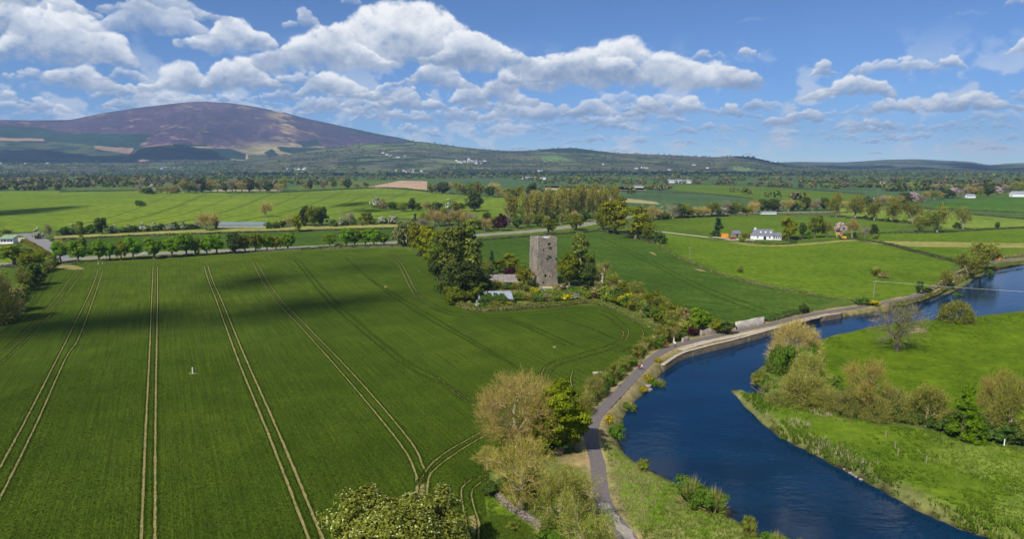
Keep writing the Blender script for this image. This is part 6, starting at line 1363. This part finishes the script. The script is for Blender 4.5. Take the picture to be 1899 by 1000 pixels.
car('dark red car parked in the yard of the white bungalow', 1359, 444, R(8), M_red)
x, y = gp(1344, 441); o = empty('orange_container', (x, y, 0), R(4)); tag(o, 'orange container standing in the yard left of the bungalow', 'container')
mb = MB(); mb.box(-2.1, 2.1, -1.2, 1.2, .15, 2.7); mb.build('body', M_orange, o)
for k in range(9): mb = MB(); mb.box(-1.95 + k * .47, -1.75 + k * .47, -1.26, -1.202, .3, 2.6); mb.build('rib', M_orange, o)
mb = MB(); mb.box(-2.15, 2.15, -1.3, 1.3, 2.702, 2.82); mb.build('rim', M_orange, o); mb = MB(); mb.box(-1.9, -1.5, -1.1, 1.1, 0, .148).box(1.5, 1.9, -1.1, 1.1, 0, .148); mb.build('skid', M_black, o)
x, y = gp(1563, 444.5); o = empty('excavator', (x, y, 0), R(168)); tag(o, 'yellow excavator with folded boom working at the pasture edge', 'excavator')
for s in (-1, 1):
    mb = MB(); pr = [(-1.7, .12), (-1.95, .45), (-1.7, .8), (1.7, .8), (1.95, .45), (1.7, .12)]; V = [(a, s * 1.05 - .28, b) for a, b in pr] + [(a, s * 1.05 + .28, b) for a, b in pr]; n = 6
    mb.add(V, [(k, k + n, (k + 1) % n + n, (k + 1) % n)[::-1] for k in range(n)] + [tuple(range(n)), tuple(range(2 * n - 1, n - 1, -1))]); mb.build('track', M_black, o)
mb = MB(); mb.box(-1.9, 1.0, -1.25, 1.25, .95, 1.9).box(-1.95, -1.2, -1.2, 1.2, 1.003, 2.1).box(-.5, .5, -.6, .6, .7, .948); mb.build('body', M_yellow, o)
mb = MB(); mb.box(.0, 1.3, .25, 1.22, 1.903, 3.0, 0, None, (.85, .9)); cb_ = mb.build('cab', M_yellow, o); mb = MB(); mb.box(.1, 1.34, .3, 1.24, 2.2, 2.85, 0, None, (.9, .92)); mb.build('window', M_glass, cb_)
mb = MB(); mb.box(-.2, 3.3, -.22, .22, -.25, .25, 0, Matrix.Translation((.8, -.3, 1.7)) @ Matrix.Rotation(R(-58), 4, 'Y')); mb.box(-.2, 2.2, -.2, .2, -.2, .2, 0, Matrix.Translation((2.5, -.3, 4.4)) @ Matrix.Rotation(R(-8), 4, 'Y')); mb.build('boom', M_yellow, o)
mb = MB(); mb.box(-.3, 2.9, -.17, .17, -.17, .17, 0, Matrix.Translation((4.5, -.3, 4.6)) @ Matrix.Rotation(R(105), 4, 'Y')); mb.build('arm', M_yellow, o)
mb = MB(); mb.box(-.5, .5, -.5, .5, 0, .8, 0, Matrix.Translation((3.6, -.3, 1.1)), (.6, 1)); mb.build('bucket', M_steel, o)

# ---- sheds and barns
x, y = gp(17, 451); o = empty('open_shed', (x, y, 0), R(3)); tag(o, 'open-fronted shed with a pale green roof at the left edge', 'shed')
mb = MB(); mb.box(-4, 4, 2.3, 2.6, 0, 3.4).box(-4, -3.75, -2.3, 2.297, 0, 3.0).box(3.75, 4, -2.3, 2.297, 0, 3.0).box(-3.745, 3.745, -2.3, -2.1, 0, .9); mb.build('wall', M_white, o)
for k in range(3): mb = MB(); mb.box(-2 + k * 2 - .1, -2 + k * 2 + .1, -2.28, -2.1, .903, 2.9); mb.build('post', M_white, o)
for k in range(6): mb = MB(); mb.add([(-4.3 + k * 1.433, -2.9, 3.0), (-2.9 + k * 1.433, -2.9, 3.0), (-2.9 + k * 1.433, 2.9, 5.0), (-4.3 + k * 1.433, 2.9, 5.0), (-4.3 + k * 1.433, -2.9, 3.12), (-2.9 + k * 1.433, -2.9, 3.12), (-2.9 + k * 1.433, 2.9, 5.12), (-4.3 + k * 1.433, 2.9, 5.12)], [(3, 2, 1, 0), (4, 5, 6, 7), (0, 1, 5, 4), (1, 2, 6, 5), (2, 3, 7, 6), (3, 0, 4, 7)]); mb.build('roof_sheet', M_grn, o)
house('low_barn', 'long low barn with a dull teal roof in the middle hedge', 450, 421, 40, 9, 1.8, 4.0, R(1), M_grey, M_tealr, 'barn')
for px, py, W, D, wh, rh, a, lb, mr in ((890, 354, 20, 9, 3, 6.5, 4, 'dark-roofed farmhouse among the trees beyond the barley', M_slate), (872, 354, 12, 8, 3, 6, 0, 'low farm shed left of the dark-roofed farmhouse', M_tile), (985, 332.5, 60, 18, 5, 9, 2, 'long white farm sheds on the plain behind the castle', M_tin), (1006, 333, 22, 12, 5, 8, 0, 'small white shed right of the long white farm sheds', M_tin),
                                   (1258, 339, 62, 16, 4, 9, -2, 'long grey-roofed farm buildings far out on the plain', M_tin), (1283, 339.5, 22, 12, 4, 7.5, 2, 'low farm shed right of the long grey-roofed buildings', M_tile), (1186, 348, 28, 10, 2.4, 5, 3, 'pinkish low farm roofs beyond the stubble', M_tile), (1890, 365, 24, 10, 4.5, 8.5, -8, 'large white house with a pale roof at the right edge', M_tin),
                                   (1799, 367, 12, 7, 3, 5.5, 0, 'small white cottage in the hedgerow left of the white house', M_tin), (1638, 341, 14, 8, 4, 7, 0, 'tiny white farmhouse far right on the plain', M_slate), (1424, 397, 16, 5, 1.6, 2.6, 0, 'low pale trough shed at the farm gap in the hedgerow', M_tin)):
    house('farm_building', lb, px, py, W, D, wh, rh, R(a), M_white, mr, 'farm building')
# villages on the hill foot
vr = random.Random(21)
def cottage_mesh(k):
    mb = MB(); w, d = vr.uniform(12, 24), vr.uniform(8, 11); mb.box(-w / 2, w / 2, -d / 2, d / 2, -3, 5)
    for s in (-1, 1): mb.add([(s * w / 2, -d / 2, 5), (s * w / 2, d / 2, 5), (s * w / 2, 0, 8.4)], [(0, 1, 2) if s > 0 else (2, 1, 0)])
    mb.gable(-w / 2, w / 2, -d / 2, d / 2, 5, 8.5, 1, .4, .25); return mb.mesh('cottage', [M_white, M_slate])
cm = [cottage_mesh(k) for k in range(5)]
def hill_pt(px, py):
    A = hil; d = A[..., 1] * CP + (CH - A[..., 2]) * SP; PX = 949.5 + F * A[..., 0] / d; PY = 500 - F * (A[..., 1] * SP + (A[..., 2] - CH) * CP) / d
    n = 88; k = np.argmin((PX[:n] - px) ** 2 + 4 * (PY[:n] - py) ** 2); return A[:n].reshape(-1, 3)[k]
def village(cx, cy, sx, sy, n, label):
    at = sorted((cx + vr.gauss(0, sx), cy + vr.gauss(0, sy)) for k in range(n))
    for k in range(n):
        p = hill_pt(*at[k]); o = obj('cottage', cm[vr.randrange(5)], None, (p[0], p[1], p[2])); o.rotation_euler = (0, 0, vr.uniform(-.7, .7)); tag(o, f'{label}, {ORD[k + 1]} from left', 'cottage', label)
village(868, 300, 15, 2.6, 26, 'white house of the far village below the saddle'); village(1000, 318, 4, .8, 3, 'white house in the dark woodland beyond the plain'); village(760, 318, 14, 1.2, 7, 'white house on the valley floor left of the far village'); village(545, 313.5, 22, .8, 6, 'white house on the valley floor below the mountain'); village(310, 312, 14, 1, 4, 'white house at the foot of the dark plantation')
village(730, 288, 16, 3, 6, 'white house on the slope left of the far village'); village(1240, 311, 70, 3, 7, 'white house scattered along the right-hand hills'); village(30, 305, 20, 2, 3, 'white house at the far left foot of the mountain')

# ---- poles, posts and wire
def pole(label, px, py, top, arm=True, r0=.16, mat=None):
    x, y = gp(px, py); h = zat(x, y, top); o = empty('utility_pole', (x, y, 0), R(20)); tag(o, label, 'pole'); mat = mat or M_wood
    mb = MB(); mb.tube((0, 0, -.5), (0, 0, h), r0, r0 * .7, 8); mb.build('post', mat, o)
    if arm:
        mb = MB(); mb.box(-.9, .9, -.06, .06, h - .6, h - .45); mb.build('crossarm', mat, o)
        for s in (-.8, 0, .8): mb = MB(); mb.tube((s, 0, h - .447), (s, 0, h - .2), .05, .04, 6); mb.build('insulator', M_white, o)
    return x, y, h
for a in (('wooden pole in the barley above the round dark hedge tree', 184, 404, 385), ('wooden pole behind the brown bare hedge tree', 391, 402, 389), ('wooden pole at the left end of the low barn', 408, 403, 390), ('wooden pole in front of the shaded barley', 627, 410, 391), ('wooden pole beside the boundary of castle wheat and pasture', 1279, 482, 458), ('tall pole in the hedgerow behind the farm gap', 1412, 385, 345),
          ('tall pole between two parkland trees', 1627, 376, 350), ('tall pale pole in the poplar line', 1039, 420, 402), ('pole standing in the hedge above the barley copse', 806, 392, 368), ('pole at the hedge left of the scrub behind the grove', 805, 412, 393)):
    pole(*a)
p1 = pole('wooden pole at the river edge of the pasture, carrying the white wire', 1620, 553, 520.5)
# the wire: from that pole over the river to the next pole, out of the picture on the meadow
bx, by_ = gp(2330, 610); o2 = empty('utility_pole', (bx, by_, 0), R(20)); tag(o2, 'wooden pole on the meadow outside the picture, far end of the white wire', 'pole'); mb = MB(); mb.tube((0, 0, -.5), (0, 0, 8.6), .16, .11, 8); mb.build('post', M_wood, o2)
mb = MB(); A = Vector((p1[0], p1[1], p1[2] - .2)); B = Vector((bx, by_, 8.4)); pv = A
for k in range(1, 25):
    t = k / 24; q = A.lerp(B, t); q.z -= 4 * .9 * t * (1 - t); mb.tube(pv, q, .028, .028, 4, 0, False); pv = q
o = mb.build('overhead_wire', M_white); tag(o, 'thin white wire strung from the pasture pole across the river', 'wire')
for k, (px, py, lb) in enumerate(((1665, 846, 'short wooden post in the grass of the spit'), (1862, 828, 'white-topped post near the tree line at the right'), (1643, 812, 'leaning post beside the dead stalks of the spit'), (1660, 832, 'dark short post right of the dead stalks'), (1718, 860, 'low stub post lowest on the spit'), (1614, 773, 'pale stake at the foot of the leaning bare tree'), (182, 491, 'pale gate post at the field corner by the road, left one'), (190, 490.5, 'pale gate post at the field corner by the road, right one'), (777, 506, 'pale stake in the wheat near the grove'))):
    x, y = gp(px, py); mb = MB(); mb.box(-.08, .08, -.08, .08, -.2, 1.25, 0, None, (.8, .8)); mb.box(-.1, .1, -.1, .1, 1.253, 1.3)
    o = mb.build('fence_post', M_wood if k not in (1, 6, 7) else M_white, None, loc=(x, y, ground_z(x, y))); o.rotation_euler = (.05 * (k % 3 - 1), .04, k); tag(o, lb, 'post')
x, y = gp(357.5, 693); o = empty('marker_post', (x, y, 0)); tag(o, 'white marker post on a bare patch in the middle of the wheat', 'post')
mb = MB(); mb.tube((0, 0, -.2), (0, 0, 1.35), .13, .12, 8); mb.build('post', M_white, o); mb = MB(); mb.tube((0, 0, 1.352), (0, 0, 1.45), .17, .15, 8); mb.build('cap', M_white, o)
sheet('bare_soil', [(x + 1.0 * math.cos(t) * (1 + .2 * math.sin(3 * t)), y - .1 + .7 * math.sin(t)) for t in np.linspace(0, 6.28, 14)[:-1]], .04, M_soil)
x, y = gp(1236, 645); o = empty('bench', (x, y, 0), R(28)); tag(o, 'reddish wooden bench beside the path before the dark bush', 'bench')
mred = m_plain('red_wood', (.30, .12, .07), .8, .2, 4)
for k in range(3): mb = MB(); mb.box(-.9, .9, -.3 + k * .2, -.13 + k * .2, .42, .47); mb.build('seat_slat', mred, o)
for k in range(2): mb = MB(); mb.box(-.9, .9, .32, .36, .58 + k * .18, .72 + k * .18); mb.build('back_slat', mred, o)
for s in (-.7, .7):
    for yy, hh in ((-.22, .418), (.37, .95)): mb = MB(); mb.box(s - .05, s + .05, yy - .05 + .05 * (yy > 0), yy + .05 + .05 * (yy > 0), 0, hh); mb.build('leg', mred, o)
x, y = gp(1852, 485); o = empty('orange_board', (x, y, 0), R(-20)); tag(o, 'orange-red notice board beside the towpath at the far river bend', 'board')
mb = MB(); mb.box(-.9, .9, -.04, .04, .8, 2.0); mb.build('panel', m_plain('orange_red_paint', (.75, .14, .04), .6, .1), o)
for s in (-.75, .75): mb = MB(); mb.box(s - .05, s + .05, .042, .12, -.1, 2.0); mb.build('post', M_wood, o)

# ---- people on the path
def person(label, px, py, ang, top, legs, skin_c, hair, stride=.32, h=1.72, cap=None):
    x, y = gp(px, py); s = h / 1.75; root = empty('person', (x, y, .05), ang); tag(root, label, 'person', 'people on the towpath')
    J = [(0, 0, .96), (0, 0, 1.12), (0, 0, 1.36), (0, 0, 1.47), (0, .02, 1.56), (0, .01, 1.69),
         (-.19, 0, 1.38), (-.24, -stride * .35, 1.12), (-.23, -stride * .2 + .02, .88), (-.23, -stride * .15 + .06, .80), (.19, 0, 1.38), (.24, stride * .35, 1.12), (.23, stride * .6, .90), (.23, stride * .7, .82),
         (-.10, 0, .88), (-.10, stride * .55, .50), (-.10, stride * .85, .08), (-.10, stride * .85 + .14, .04), (.10, 0, .88), (.10, -stride * .3, .48), (.10, -stride * .95, .12), (.10, -stride * .95 + .12, .05)]
    E = [(0, 1), (1, 2), (2, 3), (3, 4), (4, 5), (2, 6), (6, 7), (7, 8), (8, 9), (2, 10), (10, 11), (11, 12), (12, 13), (0, 14), (14, 15), (15, 16), (16, 17), (0, 18), (18, 19), (19, 20), (20, 21)]
    rad = [.15, .145, .16, .06, .085, .085, .075, .05, .04, .04, .075, .05, .04, .04, .10, .07, .045, .04, .10, .07, .045, .04]
    me = bpy.data.meshes.new('body'); me.from_pydata([(a * s, b * s, c * s) for a, b, c in J], E, []); o = bpy.data.objects.new('body', me); link(o, root)
    md = o.modifiers.new('skin', 'SKIN'); sk = me.skin_vertices[0].data
    for i, q in enumerate(rad): sk[i].radius = (q * s, q * s * (.72 if i < 3 else 1))
    sk[0].use_root = True
    o.modifiers.new('sub', 'SUBSURF').levels = 1
    bpy.context.view_layer.update(); dg = bpy.context.evaluated_depsgraph_get(); m2 = bpy.data.meshes.new_from_object(o.evaluated_get(dg)); m2.name = 'body'; o.modifiers.clear(); o.data = m2
    m2.materials.clear()
    for m in (skin_c, top, legs, hair): m2.materials.append(m)
    for p in m2.polygons:
        c = p.center / s; p.use_smooth = True
        p.material_index = 1 if (.93 < c.z < 1.44 and not (c.z < 1.0 and abs(c.x) > .19)) else (2 if c.z <= .93 and abs(c.x) < .185 else (3 if c.z > 1.645 or (c.z > 1.52 and c.y < -.03) else 0))
        if c.z < .09: p.material_index = 3
    return root
mp = lambda n, c: m_plain(n, c, .85, .1, 6)
SKIN = mp('skin', (.55, .34, .25)); HAIR = mp('dark_hair', (.05, .035, .025)); DK = mp('dark_trousers', (.03, .03, .04)); BL = mp('blue_jeans', (.06, .09, .18))
person('walker in a dark red top and dark trousers, left of the pair on the path', 1185, 686.5, R(150), mp('red_top', (.30, .03, .03)), DK, SKIN, HAIR)
person('walker in a pale pink top and blue jeans, right of the pair on the path', 1190.5, 687.5, R(150), mp('pink_top', (.70, .42, .40)), BL, SKIN, HAIR, .28, 1.66)
person('person in a white top alone on the path opposite the quay', 1251.5, 644.5, R(-40), mp('white_top', (.75, .75, .74)), DK, SKIN, HAIR)
person('person in white far along the towpath at the river bend', 1767, 528, R(-30), mp('white_top', (.75, .75, .74)), BL, SKIN, HAIR)

# ---- grass and reeds: blades standing on the banks and meadows
def blades(name, label, mat, polys, n, h0, h1, w, seed, mask=None, avoid=None):
    r = np.random.default_rng(seed); out = []
    for poly in polys:
        P = np.array(poly); lo, hi = P.min(0), P.max(0); k = 0
        X = r.uniform(lo[0], hi[0], n); Y = r.uniform(lo[1], hi[1], n); ok = in_poly(X, Y, poly)
        ix = np.clip(np.searchsorted(gx, X), 0, len(gx) - 1); iy = np.clip(np.searchsorted(gy, Y), 0, len(gy) - 1); ok &= sdj[iy, ix] > .6
        if mask is not None: ok &= r.random(n) < mask[iy, ix]
        if avoid is not None: ok &= dist_line(X, Y, avoid) > 1.8
        out.append(np.stack([X[ok], Y[ok], GZ[iy, ix][ok]], 1))
    P = np.concatenate(out); m = len(P); k = 4
    b = np.repeat(P, k, 0) + r.normal(size=(m * k, 3)) * np.array([.16, .16, 0]); t = b + np.stack([r.normal(size=m * k) * .22, r.normal(size=m * k) * .22, r.uniform(h0, h1, m * k)], 1)
    V, Fq = twig_tris(b, t, w, r); o = obj(name, np_mesh(name, V, Fq, mat)); tag(o, label, 'grass', None, 'stuff')
G1 = m_leaf('bank_grass', (0.124, 0.193, 0.013), .35, .0, .3, (.17, .25, .05)); G2 = m_leaf('dry_grass', (.36, .30, .15), .3, .0, .25); G3 = m_leaf('dead_reed', (.46, .40, .24), .25, .0, .25); G4 = m_leaf('wheat_blades', (.064, .104, .008), .42, 0, .38)
blades('bank_grass', 'long green grass on the river banks and the spit', G1, [SPIT, BANKW, GP([(905, 915), (930, 935), (960, 962), (990, 988), (1015, 1030), (1020, 1080), (908, 1080)])], 22000, .2, .5, .08, 51, smst(.38, .66, n2), PATH)
blades('dry_grass', 'dry straw-coloured grass along the banks and the path', G2, [BANKW, GP([(1085, 830), (1150, 715), (1250, 640), (1430, 595), (1620, 560), (1640, 588), (1420, 632), (1260, 668), (1170, 765), (1140, 830)])], 15000, .2, .5, .08, 52, 1 - smst(.40, .62, n2), PATH)
# the crop standing along both edges of every wheel track, a foot and a half high
def crop_edges():
    r = np.random.default_rng(61); B0 = []
    for ti, (pts, w) in enumerate(CROP_TRACKS):
        P = resample(pts, .12 if ti < len(BARE_TRACKS) else .3); N_ = normals2(P); d = np.hypot(P[:, 0], P[:, 1]); keep = r.random(len(P)) < np.clip(190 / d, .25, 1); P, N_ = P[keep], N_[keep]
        for sgn in (-1, 1):
            off_ = (w / 2 + .06 + np.abs(r.normal(size=len(P))) * .10) * sgn; B0.append(np.column_stack([P + N_ * off_[:, None], np.full(len(P), .02)]))
    B = np.concatenate(B0); n = len(B); t = B + np.column_stack([r.normal(size=(n, 2)) * .10, r.uniform(.28, .46, n)])
    V, Fq = twig_tris(B, t, .16, r); o = obj('wheat_blades', np_mesh('wheat_blades', V, Fq, G4)); tag(o, 'standing wheat along the edges of the wheel tracks', 'crop', None, 'stuff')
crop_edges()
def field_blades():
    r = np.random.default_rng(62); n = 420000; P = np.array(WHEAT); X = r.uniform(-110, 40, n); Y = r.uniform(62, 200, n); ca, sa = math.cos(ROWH), math.sin(ROWH); cr_, al_ = X * ca - Y * sa, X * sa + Y * ca; cr_ = np.round(cr_ / .42) * .42 + r.normal(size=n) * .07; X, Y = cr_ * ca + al_ * sa, -cr_ * sa + al_ * ca; ok = in_poly(X, Y, WHEAT) & (r.random(n) < np.clip(1.35 - Y / 150, 0, 1)); X, Y = X[ok], Y[ok]
    d = np.full(len(X), 9.)
    for pts, w in CROP_TRACKS: d = np.minimum(d, dist_line(X, Y, resample(pts, 6)) - w / 2)
    ok = d > .1; B = np.column_stack([X[ok], Y[ok], np.full(ok.sum(), .02)]); n = len(B); t = B + np.column_stack([r.normal(size=(n, 2)) * .16, r.uniform(.08, .20, n)])
    V, Fq = twig_tris(B, t, .15, r); o = obj('wheat_blades', np_mesh('wheat_blades', V, Fq, G4)); tag(o, 'wheat leaves of the near part of the big field', 'crop', None, 'stuff')
field_blades()
blades('bank_plants', 'tall green plants along the water edge of the spit and banks', m_leaf('bank_plants', (.120, .195, .016), .4, 0, .3), [SPIT, MEADOW], 15000, .5, 1.1, .22, 55, (sd > .5) * (1 - smst(2.5, 6.5, sd)) * smst(.36, .54, n2), PATH)
blades('meadow_tufts', 'darker tufts in the grass of the meadow and the spit', m_leaf('tuft_grass', (.070, .125, .008), .35, 0, .3), [SPIT, MEADOW], 24000, .15, .4, .14, 56, smst(.50, .66, n3) * .6)
reed = np.zeros(GX.shape, bool)
for px, py, rx, ry in ((1490, 787, 20, 8), (1562, 794, 11, 9), (1560, 833, 18, 13), (1530, 765, 24, 5), (1515, 818, 26, 10), (1595, 852, 30, 12), (1470, 775, 12, 6)):
    cx, cy = gp(px, py); ax = abs(gp(px + rx, py)[0] - cx); ay = abs(gp(px, py - ry)[1] - cy); reed |= ((GX - cx) / ax) ** 2 + ((GY - cy) / ay) ** 2 < .5 + 1.2 * n3
blades('dead_reeds', 'clumps of dead pale stalks standing on the spit', G3, [SPIT], 15000, .4, 1.0, .09, 53, reed * smst(.36, .5, n2))

# ---- clouds overhead, out of the picture: they cast the soft shade that lies over the fields and hills
M_cl, nt_, out_ = nodes('cloud_white'); _d = nt_.nodes.new('ShaderNodeBsdfDiffuse'); _d.inputs[0].default_value = (.9, .9, .9, 1); nt_.links.new(_d.outputs[0], out_.inputs[0])
CZ = 2100.0; off = SH * (CZ / math.tan(R(SUN_EL)))
cr = random.Random(6)
def cloud(spots, lab):
    """spots: (x, y, rx, ry) of the shade on the ground"""
    bm = bmesh.new(); c0 = Vector((spots[0][0] - off.x, spots[0][1] - off.y, CZ))
    for (x, y, rx, ry) in spots:
        for k in range(9):
            a = cr.uniform(0, 6.28); q = cr.random() ** .5 * .75; px_, py_ = x + math.cos(a) * q * rx - off.x, y + math.sin(a) * q * ry - off.y
            s = cr.uniform(.28, .5); Mx = Matrix.Translation((px_ - c0.x, py_ - c0.y, cr.uniform(-.1, .2) * min(rx, ry))) @ Matrix.Diagonal((rx * s, ry * s, min(rx, ry) * s * .8, 1))
            bmesh.ops.create_icosphere(bm, subdivisions=2, radius=1, matrix=Mx)
    for v in bm.verts:
        n = math.sin(v.co.x * .06) * math.cos(v.co.y * .05) + math.sin(v.co.x * .13 + 2) * math.cos(v.co.y * .11)
        v.co += v.normal * n * 2.5
    me = bpy.data.meshes.new('cloud'); bm.to_mesh(me); bm.free(); me.materials.append(M_cl); me.polygons.foreach_set('use_smooth', [True] * len(me.polygons)); o = obj('cloud', me, None, c0); tag(o, lab, 'cloud', None, 'stuff')
def spot(px, py, wx, wy):
    x, y = gp(px, py); return (x, y, abs(gp(px + wx, py)[0] - x), abs(gp(px, py - wy)[1] - gp(px, py + wy)[1]) / 2)
cloud([spot(435, 526, 56, 18), spot(485, 522, 50, 16), spot(500, 572, 80, 18), spot(580, 566, 90, 18), spot(650, 562, 50, 11), spot(400, 594, 90, 22), spot(290, 596, 90, 24), spot(180, 600, 90, 24), spot(70, 608, 90, 26), spot(330, 580, 90, 16), spot(-20, 622, 70, 22), spot(640, 497, 60, 8), spot(735, 548, 34, 9)], 'ragged cloud over the big wheat field')
cloud([spot(10, 395, 60, 14), spot(-60, 400, 60, 16)], 'small cloud over the far left barley'); cloud([spot(655, 379, 30, 5), spot(690, 391, 35, 4)], 'wisp of cloud over the right end of the barley')
def pol(px, r_):
    a = R(azel(px, 320)[0]); return (r_ * math.sin(a), r_ * math.cos(a))
cloud([(*pol(px, r_), 400, 230) for px, r_ in ((470, 3500), (570, 3350), (700, 3250), (850, 3300), (960, 3450), (1080, 3500), (1200, 3500), (1330, 3550), (1440, 3600))], 'long bank of cloud over the valley floor')
cloud([(*pol(px, r_), 520, 500) for px, r_ in ((1500, 5600), (1590, 6600), (1790, 6000), (1880, 6900), (1960, 6200), (1850, 8000))], 'broad cloud over the right-hand hills')
cloud([(*pol(px, r_), 420, 500) for px, r_ in ((40, 5900), (160, 5700), (-80, 6000), (340, 5800))], 'cloud over the lower forests of the mountain')

# ---- the air between here and the mountain
mh, nt_, out_ = nodes('haze_air'); pv_ = nt_.nodes.new('ShaderNodeVolumePrincipled'); pv_.inputs['Color'].default_value = (.42, .64, 1.0, 1); pv_.inputs['Density'].default_value = HAZE_D; pv_.inputs['Anisotropy'].default_value = .1
nt_.links.new(pv_.outputs[0], out_.inputs['Volume'])
mb = MB(); lo_z = min(GZ.min(), mtn[..., 2].min(), hil[..., 2].min(), rid[..., 2].min()) - 1.0; hi_z = max(mtn[..., 2].max(), rid[..., 2].max(), CH) + 15.0
mb.box(-14500, 14500, -650, 12300, lo_z, hi_z); ho = mb.build('haze', mh); ho['kind'] = 'stuff'; ho['label'] = 'thin blue haze in the air towards the mountain'
bpy.context.view_layer.update()
